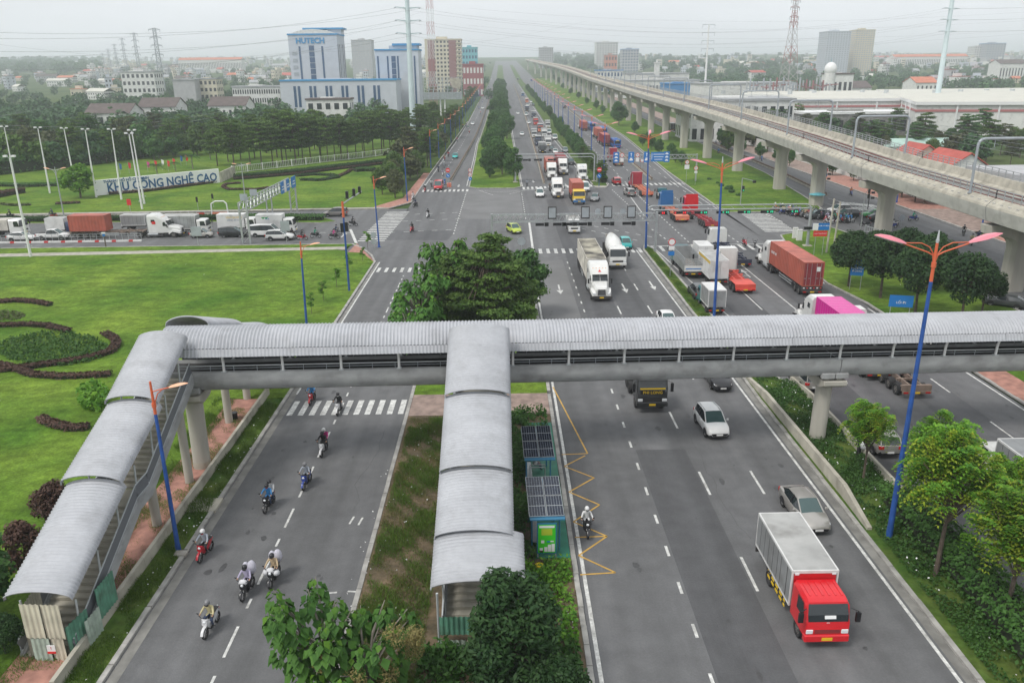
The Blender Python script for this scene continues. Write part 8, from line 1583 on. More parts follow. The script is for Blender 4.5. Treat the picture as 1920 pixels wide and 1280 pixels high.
def tree_kind(kind, seed):
 rg = np.random.default_rng(seed); q = random.Random(seed); Cs, Ns = [], []; forks = []
 def B(c, r, n, fill=.35): p, d = blob(rg, c, r, n, fill); Cs.append(p); Ns.append(d)
 if kind == 'layer':            # tiered, airy crown on a long bare trunk (12 m)
  for L in range(7):
   z = 4.6+L*1.15; R = 3.2*(1-((L-2.0)/6.2)**2)*q.uniform(.85, 1.1); k = 7 if L < 6 else 3
   for i in range(k):
    a = 2*PI*i/k+q.uniform(-.4, .4); d = R*q.uniform(.45, .95); c = (d*math.cos(a), d*math.sin(a), z+q.uniform(-.35, .35)); B(c, (1.15, 1.15, .30), 130, .9); forks.append((c[0]*.8, c[1]*.8, c[2]-.1))
  return limbs('trunk', 10.6, .16, forks[::2], 'bark', (q.uniform(-.3, .3), q.uniform(-.3, .3)), seed), quads_mesh('crown', leaves(rg, np.concatenate(Cs), np.concatenate(Ns), .26, .1, .8), ['leaf_layer'])
 if kind == 'bigtier':          # broad dense tiered tree (9 m)
  for L in range(11):
   z = 1.6+L*.72; R = 4.6*(1-(max(L-2.5, 0)/8.6)**1.35)*q.uniform(.92, 1.06) if L > 2 else 4.3*(.8+.07*L); k = max(3, int(R*4.2))
   for i in range(k):
    a = 2*PI*i/k+q.uniform(-.3, .3); d = R*q.uniform(.5, 1); c = (d*math.cos(a), d*math.sin(a), z+q.uniform(-.3, .3)-d*.04); B(c, (1.0, 1.0, .24), 170, .95)
    if i % 3 == 0: forks.append((c[0]*.85, c[1]*.85, c[2]-.05))
  return limbs('trunk', 8.6, .22, forks, 'bark', (0, 0), seed), quads_mesh('crown', leaves(rg, np.concatenate(Cs), np.concatenate(Ns), .17, .05, .75), ['leaf_layer'])
 if kind == 'round':            # clipped dense evergreen (6.5 m)
  for i in range(26):
   a, e = q.uniform(0, 2*PI), q.uniform(-.5, 1.4); c = (1.75*math.cos(a)*math.cos(e), 1.75*math.sin(a)*math.cos(e), 4.2+1.9*math.sin(e)); B(c, (.85, .85, .8), 300, .5); forks.append((c[0]*.7, c[1]*.7, c[2]))
  B((0, 0, 4.2), (2.0, 2.0, 2.1), 1500, .5)
  return limbs('trunk', 3.2, .13, forks[::3], 'bark', (.1, 0), seed), quads_mesh('crown', leaves(rg, np.concatenate(Cs), np.concatenate(Ns), .15, .25, .3), ['leaf_dark'])
 if kind == 'dense':            # dark broad street tree (8 m), foliage close to the ground
  for i in range(30):
   a, e = q.uniform(0, 2*PI), q.uniform(-.6, 1.45); s = q.uniform(.75, 1.1); c = (2.1*s*math.cos(a)*math.cos(e), 2.1*s*math.sin(a)*math.cos(e), 4.4+2.7*s*math.sin(e)); B(c, (1.0, 1.0, .85), 150, .6); forks.append((c[0]*.7, c[1]*.7, c[2]))
  B((0, 0, 4.2), (2.1, 2.1, 2.9), 800, .5)
  return limbs('trunk', 3.0, .16, forks[::4], 'bark', (0, 0), seed), quads_mesh('crown', leaves(rg, np.concatenate(Cs), np.concatenate(Ns), .24, .25, .3), ['leaf_mid'])
 if kind == 'wood':             # far-off broadleaf (9 m), coarse
  for i in range(20):
   a, e = q.uniform(0, 2*PI), q.uniform(-.5, 1.4); s = q.uniform(.7, 1.15); c = (3.0*s*math.cos(a)*math.cos(e), 3.0*s*math.sin(a)*math.cos(e), 5.0+3.0*s*math.sin(e)); B(c, (1.5, 1.5, 1.2), 60, .6)
  B((0, 0, 4.6), (2.8, 2.8, 3.4), 260, .5)
  return limbs('trunk', 3.0, .2, [(1, .5, 5), (-1, -.4, 5)], 'bark', (0, 0), seed), quads_mesh('crown', leaves(rg, np.concatenate(Cs), np.concatenate(Ns), .55, .2, .3, .7), ['leaf_far'])
 if kind == 'cone':             # dense column of the centre island (8.5 m)
  for i in range(40):
   t = q.random(); z = 1.5+t*6.4; R = 1.9*math.sin(PI*min(1, (1-t)*.75+.12))*1.0; a = q.uniform(0, 2*PI); c = (R*.75*math.cos(a), R*.75*math.sin(a), z); B(c, (.8, .8, .7), 110, .6)
  B((0, 0, 4.4), (1.5, 1.5, 3.3), 500, .5)
  return limbs('trunk', 3.0, .14, [(.3, .2, 5), (-.3, .1, 4.6)], 'bark', (0, 0), seed), quads_mesh('crown', leaves(rg, np.concatenate(Cs), np.concatenate(Ns), .24, .2, .3), ['leaf_mid'])
 if kind == 'glossy':
  for i in range(46):
   t = q.random(); z = .9+t*7.0; R = 2.3*math.sin(PI*min(1, (1-t)*.72+.1)); a = q.uniform(0, 2*PI); c = (R*.75*math.cos(a), R*.75*math.sin(a), z); B(c, (.75, .75, .75), 230, .6); forks.append((c[0]*.8, c[1]*.8, c[2]))
  B((0, 0, 4), (1.7, 1.7, 3.4), 1500, .5)
  return limbs('trunk', 4.0, .14, forks[::4], 'bark', (0, 0), seed), quads_mesh('crown', leaves(rg, np.concatenate(Cs), np.concatenate(Ns), .17, .35, .25, .42), ['leaf_dark'])
 if kind == 'bush':             # shrub about 1 m
  for i in range(9):
   a = q.uniform(0, 2*PI); c = (.45*math.cos(a), .45*math.sin(a), q.uniform(.3, .7)); B(c, (.4, .4, .35), 80, .7)
  return MB().cyl((0, 0, -.1), (0, 0, .5), .04, .03, 5, 'bark').mesh('trunk'), quads_mesh('crown', leaves(rg, np.concatenate(Cs), np.concatenate(Ns), .12, .15, .3), ['leaf_mid'])
 if kind == 'palm':
  P = []; h = 4.6
  for i in range(18):
   a = 2*PI*i/18+q.uniform(-.1, .1); up = q.uniform(.1, .9); pts = [Vector((0, 0, h))+Vector((math.cos(a)*t*2.3, math.sin(a)*t*2.3, up*2.2*t-1.9*t*t)) for t in np.linspace(0, 1, 9)]
   s = Vector((-math.sin(a), math.cos(a), 0))
   for j in range(1, 9):
    for sg in (-1, 1):
     L = .62*(1-abs(j-4)/7); p = pts[j]; P.append([p, p+s*(sg*L*.5)+Vector((0, 0, -.05))+(pts[j]-pts[j-1])*.4, p+s*(sg*L)+Vector((0, 0, -.3)), p+(pts[j]-pts[j-1])*-.35])
  return MB().tube([(0, 0, -.1), (.06, 0, 2.3), (0, 0, h)], [.18, .14, .12], 7, 'bark_pale').mesh('trunk'), quads_mesh('crown', np.array([[tuple(v) for v in p] for p in P]), ['leaf_mid'])
 if kind == 'teak':             # coarse big-leaved sprays on upright branches (7 m)
  P, mi = [], []; forks = []
  tips = [(q.uniform(-1.7, 1.7)*1.25, q.uniform(-2.1, 2.1), q.uniform(2.4, 6.8)) for _ in range(30)]
  for (x, y, z) in tips:
   forks.append((x, y, z)); L = q.uniform(.8, 1.5)
   for j in range(34):
    t = q.random(); a = q.uniform(0, 2*PI); rr_ = .2+.55*t; c = np.array([x*(1-.12*t)+rr_*math.cos(a)*.5, y*(1-.12*t)+rr_*math.sin(a)*.5, z-t*L]); ln = q.uniform(.34, .58)*(.7+.5*t); o = np.array([math.cos(a), math.sin(a), 0]); s = np.array([-math.sin(a), math.cos(a), 0])*ln*.42; dn = np.array([0, 0, -1.0])
    p0 = c; p1 = c+o*ln*.45+dn*ln*.16; p2 = c+o*ln*.72+dn*ln*.78
    P.append([p0, p1+s, p2, p1-s]); mi.append(0 if t > .12 else 1)
  return limbs('trunk', 3.2, .15, forks, 'bark_pale', (0, 0), seed), quads_mesh('crown', np.array(P), ['leaf_teak', 'leaf_bright'], np.array(mi))
 if kind == 'feather':          # fine pinnate fronds in flat sprays (5.5 m)
  P, mi = [], []
  for s_ in range(120):
   a, e = q.uniform(0, 2*PI), q.uniform(-.12, 1.4); R = q.uniform(.8, 2.1); c = Vector((R*math.cos(a)*math.cos(e), R*math.sin(a)*math.cos(e), 3.4+R*1.0*math.sin(e))); forks.append((c.x*.92, c.y*.92, c.z-.15)); yl = q.random() < .6
   for f in range(9):
    b = 2*PI*f/13+q.uniform(-.2, .2); d = Vector((math.cos(b), math.sin(b), q.uniform(-.2, .5))); sd = Vector((-math.sin(b), math.cos(b), 0)); L = q.uniform(.5, .75)
    for j in range(5):
     t = .2+.8*j/4; p = c+d*(L*t)+Vector((0, 0, -.75*L*t*t)); w_ = .17*(1-.6*abs(t-.5))
     for sg in (-1, 1): P.append([p-d*.03, p+d*.075+sd*(sg*w_*.5), p+d*.05+sd*(sg*w_)+Vector((0, 0, -.045)), p-d*.05+sd*(sg*w_*.55)]); mi.append(1 if yl and t > .45 else 0)
  return limbs('trunk', 2.6, .11, forks[::2], 'bark', (.15, .1), seed), quads_mesh('crown', np.array([[tuple(v) for v in p] for p in P]), ['leaf_bright', 'leaf_yellow'], np.array(mi))
 if kind == 'sapling':
  P = []
  for i in range(7):
   a = q.uniform(0, 2*PI); z = 1.5+.25*i; B((.35*math.cos(a), .35*math.sin(a), z), (.38, .38, .2), 60, .9); forks.append((.3*math.cos(a), .3*math.sin(a), z))
  return limbs('trunk', 3.0, .035, forks, 'bark', (.05, 0), seed), quads_mesh('crown', leaves(rg, np.concatenate(Cs), np.concatenate(Ns), .13, .3, .5), ['leaf_bright'])
TP = {}
def tree(kind, loc, s=1., name=None, label=None, group=None, seed=None, sz=1., cat='tree', leaf=None, rz=None):
 nm = name or {'layer': 'umbrella_tree', 'bigtier': 'tiered_tree', 'round': 'clipped_tree', 'dense': 'street_tree', 'wood': 'broadleaf_tree', 'cone': 'column_tree', 'bush': 'shrub', 'palm': 'palm_tree', 'teak': 'teak_tree', 'feather': 'feathery_tree', 'sapling': 'sapling'}[kind]
 k = (kind, (seed if seed is not None else rnd.randrange(3)))
 if k not in TP: TP[k] = tree_kind(kind, 100*k[1]+sum(map(ord, kind)))
 r = empty(nm, loc, rnd.uniform(0, 6.28) if rz is None else rz, label, cat, group); j = rnd.uniform(.93, 1.07); r.scale = (s*j, s*j, s*sz*rnd.uniform(.94, 1.06))
 obj('trunk', TP[k][0], r); c = obj('crown', TP[k][1], r)
 if leaf: c.material_slots[0].link = 'OBJECT'; c.material_slots[0].material = M[leaf]
 return r
def foliage_box(name, path, w_, h, m, dens=60, size=.13, z0=0., seed=1, label=None, cat='hedge', group=None, kind=None, core=True):
 rg = np.random.default_rng(seed); P = []
 for a, b in zip(path, path[1:]):
  a, b = np.array([a[0], a[1], 0.]), np.array([b[0], b[1], 0.]); L = np.linalg.norm(b-a); n = int(max(4, L*dens*(w_+2*h)))
  d = (b-a)/L; s = np.array([-d[1], d[0], 0]); t = rg.random(n)*1.02; u = rg.uniform(-1, 1, n); ang = u*1.9
  off = np.sin(np.clip(ang, -1.57, 1.57))*w_/2; hh = np.where(np.abs(ang) < 1.57, h*(.8+.2*np.cos(ang)), h*(1-(np.abs(ang)-1.57)/.33*1)); hh = np.maximum(hh, .02)*(1+rg.normal(size=n)*.10)
  C0 = a+(b-a)*t[:, None]+s*(off*(1+rg.normal(size=n)*.06))[:, None]; C0[:, 2] = hh+z0+np.vectorize(TZ)(C0[:, 1]); N0 = s*np.sign(off)[:, None]*.5+np.array([0, 0, .7]); P.append(leaves(rg, C0, N0, size, .15, .3))
 o = obj(name, quads_mesh(name, np.concatenate(P), [m]))
 if core:
  mb = MB()
  for a, b in zip(path, path[1:]):
   p, q = Vector((a[0], a[1], TZ(a[1])+z0+h*.38)), Vector((b[0], b[1], TZ(b[1])+z0+h*.38)); mb.bar(p, q, w_*.72, h*.7, 'hedge_core')
  if kind: mb.build('stems', o, fix=False)
  else: mb.build('stems', o, fix=False)
 return tag(o, label, cat if not kind else None, group, kind)
mat('hedge_core', (.025, .035, .015), .95)
leafmat('leaf_brown', (.045, .022, .018), (.13, .075, .055), .15); leafmat('leaf_groundcover', (.028, .085, .016), (.075, .165, .032), .2)
def patch(name, pts, h, m, dens, size, seed=3, z0=.1, kind='stuff', label=None, cat=None, upright=.3, clump=0, blade=0):
 rg = np.random.default_rng(seed); pts = np.array([(p[0], p[1]) for p in pts]); lo, hi = pts.min(0), pts.max(0); A = (hi-lo).prod(); n = int(A*dens); q = lo+rg.random((n, 2))*(hi-lo)
 ins = np.zeros(n, bool); x, y = q[:, 0], q[:, 1]
 for (x0, y0), (x1, y1) in zip(pts, np.roll(pts, -1, 0)):
  c = ((y0 > y) != (y1 > y)) & (x < (x1-x0)*(y-y0)/(y1-y0+1e-12)+x0); ins ^= c
 q = q[ins]
 if clump:
  f = np.sin(q[:, 0]*1.9+seed)*np.sin(q[:, 1]*1.3+seed*2)+.7*np.sin(q[:, 0]*.7-q[:, 1]*.9+seed)+.5*np.sin(q[:, 0]*4.1+q[:, 1]*3.3)+rg.normal(size=len(q))*.45
  keep = f > clump-1; q = q[keep]; hh = h*(.35+.65*np.clip((f[keep]-clump+1)/1.6, 0, 1.2))
 else: hh = np.full(len(q), h)
 if blade:
  k = len(q); b = rg.normal(size=(k, 3))*[1, 1, 0]; b *= blade/(np.linalg.norm(b, axis=1)[:, None]+1e-6); c = np.column_stack([q, np.full(k, z0)]); t = c+np.column_stack([rg.normal(size=(k, 2))*.45*hh[:, None], hh*rg.uniform(.5, 1.2, k)]); md = (c+t)/2+np.array([0, 0, .12])*hh[:, None]
  return tag(obj(name, quads_mesh(name, np.stack([c-b, md-b*.8, t, md+b*.8], 1), [m])), label, cat, None, kind)
 C0 = np.column_stack([q, z0+hh*rg.random(len(q))]); N0 = rg.normal(size=C0.shape)*.4+np.array([0, 0, upright]); o = obj(name, quads_mesh(name, leaves(rg, C0, N0, size, .1, upright), [m]))
 return tag(o, label, cat, None, kind)
GV = lambda pp: [tuple(G(x, y)[:2]) for x, y in pp]
# planting beds of the near lawn
for i, (pp, lab) in enumerate([([(-30, 570), (0, 569), (30, 567), (60, 568.5), (95, 575)], 'thin brown hedge strip at the left edge of the lawn, topmost of the lawn curves'), ([(-20, 615), (0, 614), (50, 612), (92, 615), (130, 625)], 'brown hedge curve running into the oval bed from the left'),
                                 ([(196, 629), (214, 637), (220, 648), (210, 662), (180, 672), (130, 682), (70, 690), (0, 699)], 'brown hedge hooking round the right side of the green oval bed'), ([(-20, 685), (10, 690), (45, 700), (62, 707), (120, 711), (208, 706)], 'brown hedge wave below the green oval bed'), ([(76, 789), (100, 800), (135, 808), (168, 806)], 'short brown hedge arc beside the covered stairs')]):
 foliage_box('low_hedge', GV(pp), .8, .42, 'leaf_brown', 90, .12, .1, i, lab)
def oval(cx, cy, rx, ry, n=22): return GV([(cx+rx*math.cos(2*PI*k/n), cy+ry*math.sin(2*PI*k/n)) for k in range(n)])
patch('groundcover_bed', oval(100, 657, 104, 32), .34, 'leaf_groundcover', 42, .15, 5, .12, None, 'oval bed of dark green ground cover ringed by a brown hedge', 'flower bed')
patch('groundcover_bed', oval(10, 594, 38, 9), .25, 'leaf_olive', 30, .15, 6, .12, None, 'small olive green bed at the left edge of the lawn', 'flower bed')
patch('flower_bed', oval(176, 752, 30, 25), .9, 'leaf_bright', 45, .26, 8, .1, None, 'bright yellow green shrub clump on the lawn beside the stair roof', 'shrub')
# beds of the far lawn
for i, (pp, w_, h, m, lab) in enumerate([([(441, 336), (470, 333), (560, 325), (650, 314), (745, 303)], 2.4, 1.0, 'leaf_dark', 'long dark hedge in front of the white park fence'), ([(438, 338), (470, 336), (560, 328), (650, 317), (735, 307)], .9, .6, 'leaf_brown', 'purple brown border along the foot of the long park hedge'),
          ([(452, 345), (424, 347), (418, 352), (428, 357), (480, 357), (520, 352)], .7, .4, 'leaf_brown', 'brown hedge curl on the far lawn near the welcome wall'), ([(634, 333), (648, 327), (658, 321), (672, 319)], .8, .5, 'leaf_brown', 'brown hedge stem rising to the round bush on the far lawn'), ([(700, 319), (716, 320), (722, 325), (712, 328)], .8, .45, 'leaf_brown', 'brown hedge hook right of the round bush on the far lawn'),
          ([(555, 332), (590, 329), (620, 330), (634, 334), (600, 340), (565, 339)], 1.6, .5, 'leaf_dark', 'dark oval bed in the middle of the far lawn'), ([(666, 323), (685, 321), (702, 322)], 2.2, 1.0, 'leaf_mid', 'rounded green bush bed between two brown curls'), ([(105, 384), (128, 383), (150, 382)], 1.2, .4, 'leaf_brown', 'dark purple strip on the far lawn behind the rust container'), ([(0, 384), (25, 387), (58, 386)], .8, .35, 'leaf_olive', 'thin dark planting line at the left edge of the far lawn'),
          ([(0, 350), (60, 351), (118, 349)], 1.6, .8, 'leaf_mid', 'clipped green hedge left of the round topiary'), ([(-10, 372), (20, 366), (44, 362)], 2.0, 1.1, 'leaf_brown', 'reddish hedge by the path at the left edge'), ([(205, 366), (270, 361), (340, 352), (408, 343)], .9, .55, 'leaf_brown', 'purple planting along the foot of the welcome wall')]):
 foliage_box('hedge', GV(pp), w_, h, m, 26, .2, .1, 20+i, lab)
foliage_box('hedge', [(-100, 148.2), (-80, 148.0), (-52, 147.6)], 1.6, .8, 'leaf_dark', 45, .16, .25, 41, 'clipped hedge on the cross street median behind the box lorries'); foliage_box('hedge', [(-47, 147.2), (-33, 146.0)], 1.9, .9, 'leaf_mid', 45, .16, .25, 42, 'hedge at the rounded end of the cross street median')
foliage_box('hedge', [(23.6, 24), (24, 30), (24.2, 36), (24.0, 43)], 2.1, 1.35, 'leaf_groundcover', 70, .12, .5, 43, 'thick green hedge on the median at the lower right')
# weeds, tufts, litter
ISL = [(-7.6, 12), (3.4, 12), (3.4, 37.5), (1.6, 38), (1.6, 56), (3.4, 56.5), (3.4, 57.6), (-7.6, 57.6)]
patch('weeds', [(-7.7, 12), (-4.0, 12), (-4.0, 57.4), (-7.4, 57.4)], .34, 'grass_tuft', 462, .13, 11, .1, 'stuff', upright=.1, clump=.6, blade=.016)
patch('weeds', [(-7.8, 12), (-4.0, 12), (-4.0, 57.4), (-7.5, 57.4)], .22, 'grass_tuft_dry', 286, .11, 12, .1, 'stuff', upright=.1, clump=.6, blade=.016)
patch('undergrowth', [(-4.2, 12), (3.4, 12), (3.3, 31), (-4.2, 31)], .75, 'leaf_groundcover', 150, .16, 13, .1, 'stuff', upright=.2, clump=.35)
patch('undergrowth', [(.5, 31), (3.35, 31), (3.45, 37.6), (.6, 38)], .7, 'leaf_bright', 190, .12, 14, .1, 'stuff', upright=.25, clump=.35)
patch('undergrowth', [(.3, 38), (1.7, 38), (1.7, 57.5), (.2, 57.5)], .55, 'leaf_groundcover', 210, .12, 15, .1, 'stuff', upright=.25, clump=.2)
patch('undergrowth', [(1.5, 55), (3.2, 55.4), (3.2, 58.2), (.4, 58)], .9, 'leaf_groundcover', 210, .12, 16, .1, 'stuff', upright=.25, clump=.2)
patch('weeds', [(-19.95, 13), (-18.6, 13), (-18.6, 62), (-19.95, 62)], .26, 'grass_tuft', 572, .11, 17, .1, 'stuff', upright=.1, clump=.55, blade=.016)
patch('weeds', [(-24.2, 13), (-22.0, 13), (-22.4, 62), (-24.2, 62)], .35, 'grass_tuft', 286, .14, 18, .1, 'stuff', upright=.1, clump=.5, blade=.016)
patch('weeds', [(-22.4, 30), (-20.4, 30), (-20.4, 60), (-22.6, 60)], .2, 'grass_tuft', 330, .11, 19, .09, 'stuff', upright=.1, clump=1.15, blade=.016)
patch('weeds', [(21.5, 12), (25.0, 12), (25.0, 63), (22.4, 66), (21.6, 63)], .3, 'leaf_groundcover', 230, .085, 21, .25, 'stuff', upright=.3, clump=.55)
patch('weeds', [(21.6, 66), (22.6, 66), (22.3, 118), (21.5, 118)], .2, 'grass_tuft', 330, .11, 22, .13, 'stuff', upright=.1, clump=.4, blade=.016)
rg = np.random.default_rng(4); L_ = []
for x0, x1, y0, y1, n, z in ((-20, -18.5, 24, 60, 70, .22), (-7.8, -4.4, 28, 56, 80, .2), (21.6, 25, 34, 64, 110, .55), (2.6, 3.6, 26, 36, 25, .2), (-8.5, -7.7, 28, 50, 22, .03), (42, 50, 70, 120, 25, .17), (-60, -24, 50, 116, 14, .18), (22.6, 24.8, 26, 40, 20, .25)):
 c = np.column_stack([rg.uniform(x0, x1, n), rg.uniform(y0, y1, n), np.full(n, z)]); L_.append(leaves(rg, c, np.tile([0, 0, 1.], (n, 1)), .055, 0, .7, .8))
tag(obj('litter', quads_mesh('litter', np.concatenate(L_), ['sign_white'])), kind='stuff')
# near trees
tree('bigtier', (-1.2, 77.5, .1), 1.14, label='big tiered dark green tree behind the middle of the footbridge', seed=0)
tree('bigtier', (-3.3, 84, .1), .85, label='smaller tiered tree behind the big one, left of its top', seed=1); tree('dense', (2.4, 84, .1), .95, label='dark rounded tree at the right flank of the big tiered tree', seed=0)
tree('bigtier', (-4.6, 79, .1), .98, label='tiered tree merged with the left flank of the big one', seed=2); tree('teak', (-8.0, 74, .1), 1.25, label='large-leaved light green tree beside the left road behind the footbridge', seed=0); tree('teak', (-6.4, 81, .1), 1.4, label='tall large-leaved tree rising left of the tiered tree', seed=1); tree('teak', (-8.6, 69.5, .1), .8, label='low large-leaved tree just over the footbridge roof', seed=2)
tree('glossy', (.15, 28.5, -.3), 1.06, name='glossy_tree', label='dark glossy tree in front of the foot of the middle stairs', seed=2, sz=.72)
tree('round', (2.0, 26.2, -.8), .6, label='small dark tree at the bottom edge right of the middle stairs', seed=1)
TK = [tree('teak', (-7.7, 27.2, 0), .95, label='large-leaved tree with pale flower heads at the bottom edge, left one', seed=0), tree('teak', (-5.9, 27.0, -.5), .84, label='large-leaved tree with tan flower sprays at the bottom edge, right one', seed=2)]
for i, (x, y, z, q) in enumerate(((-4.6, 26.6, 4.4, .5), (-6.2, 26.0, 2.9, .5), (-4.0, 27.4, 3.2, .5), (-3.8, 26.9, 4.2, .42), (-5.0, 26.6, 2.6, .5), (-7.6, 26.4, 3.4, .36))):
 p, d = blob(np.random.default_rng(60+i), (x, y, z), (q, q, q*1.2), 700, .6); fo = obj('flower_head', quads_mesh('flower_head', leaves(np.random.default_rng(i), p, d, .05, 0, .3), ['leaf_flower']), TK[i % 2], kind='stuff'); fo.matrix_parent_inverse = TK[i % 2].matrix_basis.inverted()
tree('feather', (.2, 22.6, -.6), .75, label='yellow green tree top poking in at the bottom edge below the dark glossy tree', seed=1, leaf='leaf_yellow')
for x, y, s, lab, sd in ((25.0, 41.4, 1.0, 'feathery bright green tree behind the blue lamp post', 0), (22.9, 36.0, 1.12, 'big feathery yellow tipped tree right of the blue lamp post foot', 1), (24.3, 32.2, 1.05, 'feathery yellow tipped tree in the lower right corner', 2), (23.4, 46.2, .78, 'young feathery tree standing before the empty skeleton trailer', 2), (26.8, 37.0, .9, 'feathery tree at the right edge overhanging the second carriageway', 0)):
 tree('feather', (x, y, .2), s, label=lab, seed=sd, sz=1.34)
for px, py, s, lab, sd in ((1590, 538, 1.05, 'clipped round tree nearest the container lorry on the right verge', 0), (1650, 560, 1.2, 'clipped round tree second on the right verge', 1), (1715, 592, 1.25, 'clipped round tree third on the right verge behind the blue board', 2), (1800, 612, 1.2, 'broad clipped tree at the far right of the verge row', 0), (1738, 548, 1.15, 'clipped round tree behind the third of the verge row', 1), (1640, 512, .85, 'small clipped tree behind the first pair of the verge row', 2), (1690, 522, .95, 'clipped tree between the viaduct pier and the verge row', 0), (1840, 590, .8, 'clipped tree against the last viaduct pier in view', 1)):
 tree('round', G(px, py), s, label=lab, seed=sd)
for x, y, s, lab, kd in ((-26.6, 33.5, .75, 'dark shrubby tree at the left edge beside the stair foot', 'dense'), (-26.6, 38.2, .45, 'purple leaved shrub at the left edge', 'dense'), (-23.8, 31.2, .42, 'clipped green bush beside the hoarding at the left edge', 'round'), (-27.5, 43, .45, 'small dark tree at the left edge above the purple shrub', 'dense')):
 tree(kd, (x, y, -.6), s, label=lab, leaf='leaf_brown' if 'purple' in lab else None)
for i, (px, py, s) in enumerate(((607, 565, .8), (632, 540, .85), (690, 468, .9), (680, 490, .7), (585, 590, .8), (655, 512, .8))): tree('sapling', G(px, py), s, label='thin sapling '+['left of the lamp post behind the footbridge, upper', 'below the corner signal mast', 'nearest the brick corner', 'second nearest the brick corner', 'closest to the footbridge roof', 'left of the corner signal mast'][i], group='saplings beside the left road')
# centre island beyond the crossing
for px, py, s, lab in ((964, 342, .95, 'rounded tree at the right tip of the centre island'), (919, 335, .42, 'small tree alone in the middle of the centre island tip'), (916, 318, .78, 'second tree of the centre island, left side')): tree('dense', G(px, py), s, label=lab, sz=1.05)
TI = 'dense trees in a row on the centre island'
for k in range(64):
 y = 205+k*5.2 if k < 20 else 309+(k-20)*13.5; c = -2.2+1.2*math.sin(k*2.1)
 if 240 < y < 262: continue
 tree(rnd.choice(['cone', 'dense', 'dense']), (c+rnd.uniform(-1.6, 1.8) if k < 20 else c*.6+rnd.uniform(-2.8, 3.4), y, TZ(y)+.1), rnd.uniform(.8, 1.05) if y < 300 else rnd.uniform(1.05, 1.35), label=nth(k, '%s dense tree of the centre island row, counting away from the crossing', 'distant dense tree in the long row on the centre island'), group=TI)
for k in range(64):
 y = 192+k*5.5 if k < 34 else 379+(k-34)*16; x = lerp([(190, 23.2), (330, 24.4), (442, 25.2), (1000, 25.5)], y)
 tree(rnd.choice(['dense', 'cone']) if k > 8 else 'layer', (x+rnd.uniform(-.6, 1.4), y, TZ(y)+.1), rnd.uniform(.52, .7) if k > 8 else .42, label=nth(k, '%s bushy tree of the median row beyond the crossing, counting away', 'distant bushy tree in the median row beyond the crossing'), group='trees of the median row beyond the crossing')
foliage_box('hedge', [(24.4, 192), (26.6, 260), (28.0, 330)], 1.6, 1.2, 'leaf_mid', 16, .3, .1, 47, 'long green hedge along the median beyond the crossing')
for k in range(70):
 y = 172+k*5.4 if k < 40 else 388+(k-40)*17; x = lerp([(172, -22.2), (216, -21), (420, -19), (1100, -18)], y)-rnd.uniform(.3, 5.5)
 tree(rnd.choice(['dense', 'dense', 'wood', 'layer']) if k > 3 else 'dense', (x, y, TZ(y)), rnd.uniform(.7, 1.0), label=nth(k, '%s roadside tree along the left road, counting away from the brick corner', 'distant dark roadside tree in the row along the left road'), group='roadside trees along the left road', leaf=rnd.choice([None, 'leaf_olive', 'leaf_layer']))
park = [(408, 312), (428, 304), (452, 300), (470, 312), (491, 313), (512, 311), (530, 306), (538, 305), (555, 306), (568, 304), (583, 303), (602, 301), (615, 303), (628, 296), (640, 300), (652, 298), (668, 294), (684, 292), (700, 290), (716, 288), (732, 286), (748, 284), (440, 322), (478, 297), (520, 296), (560, 294), (600, 290), (640, 287), (680, 282), (720, 277), (760, 280), (790, 275), (500, 288), (545, 285), (590, 280), (635, 276), (690, 272), (735, 268)]
for i, (px, py) in enumerate(park): tree('layer', G(px, py), rnd.uniform(.95, 1.25), label='umbrella tree with bare trunk in the park in front of the blue and white towers', group='umbrella trees in the park')
for i, (px, py) in enumerate([(770+i*9, 262-i*4) for i in range(6)]): tree('layer', G(px, py), 1.0, label='tiered tree near the pale mast foot', group='tiered trees near the pale mast foot')
tree('dense', G(152, 372), 1.3, label='round topiary tree at the left end of the welcome wall', sz=.74, leaf='leaf_bright')
for px, py, s, lab in ((296, 335, 1.0, 'low palm behind the middle of the welcome wall'), (362, 318, 1.0, 'palm behind the right end of the welcome wall'), (395, 300, .85, 'slim palm right of the flags'), (330, 322, .7, 'small palm among the flags')): tree('palm', G(px, py), s, label=lab, sz=.8)
for k in range(120):
 px = -60+k*4.3+rnd.uniform(-3, 3); py = 322-abs(px)*.085+rnd.uniform(-34, 4)
 if px > 380: py = rnd.uniform(255, 285)
 tree(rnd.choice(['wood', 'dense', 'layer', 'wood']), G(px, py), rnd.uniform(.75, 1.15), label='tree of the dark belt behind the far lawn', group='trees of the dark belt behind the far lawn', leaf=rnd.choice([None, 'leaf_layer', 'leaf_mid', 'leaf_olive', 'leaf_layer']))
foliage_box('bamboo_hedge', GV([(-40, 332), (60, 320), (160, 310), (260, 296), (360, 276)]), 5, 4.5, 'leaf_mid', 5, .5, 0, 51, 'tall soft bamboo hedge behind the far lawn')
tree('dense', G(1160, 236), 1.45, label='large round tree behind the blue buses', sz=.9, seed=1)
for px, py, s in ((1258, 300, .6), (1266, 306, .5), (1278, 310, .55), (1236, 290, .6), (1222, 282, .55), (1205, 275, .6), (1215, 268, .5), (1190, 250, .6), (1150, 224, .7), (1130, 214, .6), (1118, 206, .7), (1100, 196, .6), (1085, 186, .7), (1070, 178, .7), (1055, 168, .8), (1040, 152, 1), (1048, 158, 1.0), (1036, 142, 1.1)): tree('dense', G(px, py), s, label='bushy tree on the lawn between far carriageway and viaduct', group='trees on the viaduct lawn')
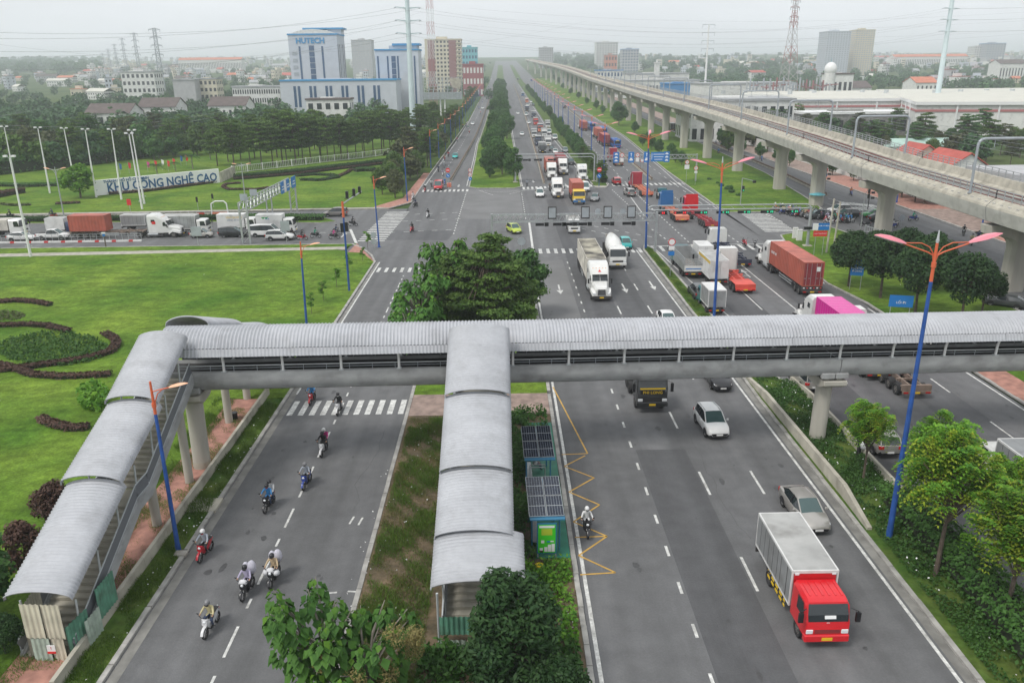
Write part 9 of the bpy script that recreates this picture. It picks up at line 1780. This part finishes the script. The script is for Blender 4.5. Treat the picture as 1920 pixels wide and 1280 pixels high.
for i, (px, py, s) in enumerate(((1366, 356, 1.3), (1372, 362, 1.0), (1352, 350, .8), (1345, 345, .7), (1384, 368, .8), (1330, 338, .7))): tree('bush', G(px, py), s, label='%s shrub of the line across the viaduct lawn' % ['largest', 'second largest', 'middle left', 'second leftmost', 'rightmost', 'leftmost'][i], group='shrubs across the viaduct lawn', cat='shrub')
for px, py, s in ((1690, 372, .85), (1715, 380, .95), (1732, 384, .9), (1672, 364, .8), (1560, 330, .7), (1480, 312, .55), (1425, 298, .6), (1600, 340, .6), (1455, 304, .5), (1390, 288, .55), (1360, 278, .6)): tree('dense', G(px, py), s, label='street tree on the brick pavement behind the viaduct', group='street trees behind the viaduct')
for k in range(90):
 px = 1330+rnd.random()*600; py = 268+(px-1330)*.06+rnd.uniform(-30, 14); tree(rnd.choice(['wood', 'dense', 'layer']), G(px, py), rnd.uniform(.6, 1.0), label='tree in the yard strip behind the viaduct', group='yard trees behind the viaduct', leaf=rnd.choice([None, 'leaf_layer', 'leaf_mid', 'leaf_olive']))
for k in range(70):
 px = 1060+rnd.random()*320; py = 196-(1380-px)*.10+rnd.uniform(-26, 6); tree('wood', G(px, py), rnd.uniform(.8, 1.2), label='tree in the green belt right of the viaduct', group='trees right of the viaduct')
def woods(name, n, region, s0=1., seed=0, m='leaf_far', per=70, size=.9):
 rg = np.random.default_rng(seed); q = random.Random(seed); P = []
 for _ in range(n):
  c = region(q)
  if c is None: continue
  s = q.uniform(.7, 1.25)*s0; k = int(per*s)
  for j in range(3):
   p, d = blob(rg, (c.x+q.uniform(-2, 2)*s, c.y+q.uniform(-2, 2)*s, c.z+q.uniform(3, 5.5)*s), (3.2*s, 3.2*s, 3.0*s), k//2, .5); P.append(leaves(rg, p, d, size*s, .1, .3, .75))
 return tag(obj(name, quads_mesh(name, np.concatenate(P), [m])), kind='stuff')
woods('distant_woods', 420, lambda q: G(q.uniform(-80, 540), q.uniform(128, 250)), 1.0, 1); woods('distant_woods', 300, lambda q: G(q.uniform(1040, 2000), 108+abs(q.gauss(0, 1))*26), 1.3, 2)
woods('distant_woods', 480, lambda q: G(q.uniform(1240, 2000), q.uniform(126, 172)), 1.15, 3); woods('distant_woods', 260, lambda q: G(q.uniform(1020, 1560), q.uniform(106, 134)), 1.6, 10); woods('distant_woods', 260, lambda q: G(q.uniform(-80, 190), q.uniform(110, 140)), 2.3, 4); woods('distant_woods', 150, lambda q: G(q.uniform(150, 560), q.uniform(112, 170)), 1.2, 9); woods('distant_woods', 90, lambda q: G(q.uniform(700, 930), q.uniform(112, 190)), 1.0, 5); woods('distant_woods', 60, lambda q: G(q.uniform(1030, 1180), q.uniform(104, 118)), 1.8, 6)
woods('distant_woods', 160, lambda q: Vector((q.uniform(-330, -60), q.uniform(330, 520), TZ(420))), 1.0, 7)
# the hazy air
hm = bpy.data.materials.new('haze'); hm.use_nodes = True; n_ = hm.node_tree; n_.nodes.clear(); pv = n_.nodes.new('ShaderNodeVolumePrincipled'); out = n_.nodes.new('ShaderNodeOutputMaterial')
pv.inputs['Color'].default_value = (.90, .95, 1.0, 1); pv.inputs['Density'].default_value = .00032; pv.inputs['Anisotropy'].default_value = .2
n_.links.new(pv.outputs[0], out.inputs['Volume']); M['haze'] = hm
MB().box(-4300, -140, -1.2, 4300, 5300, 112, 'haze').build('haze', kind='stuff')
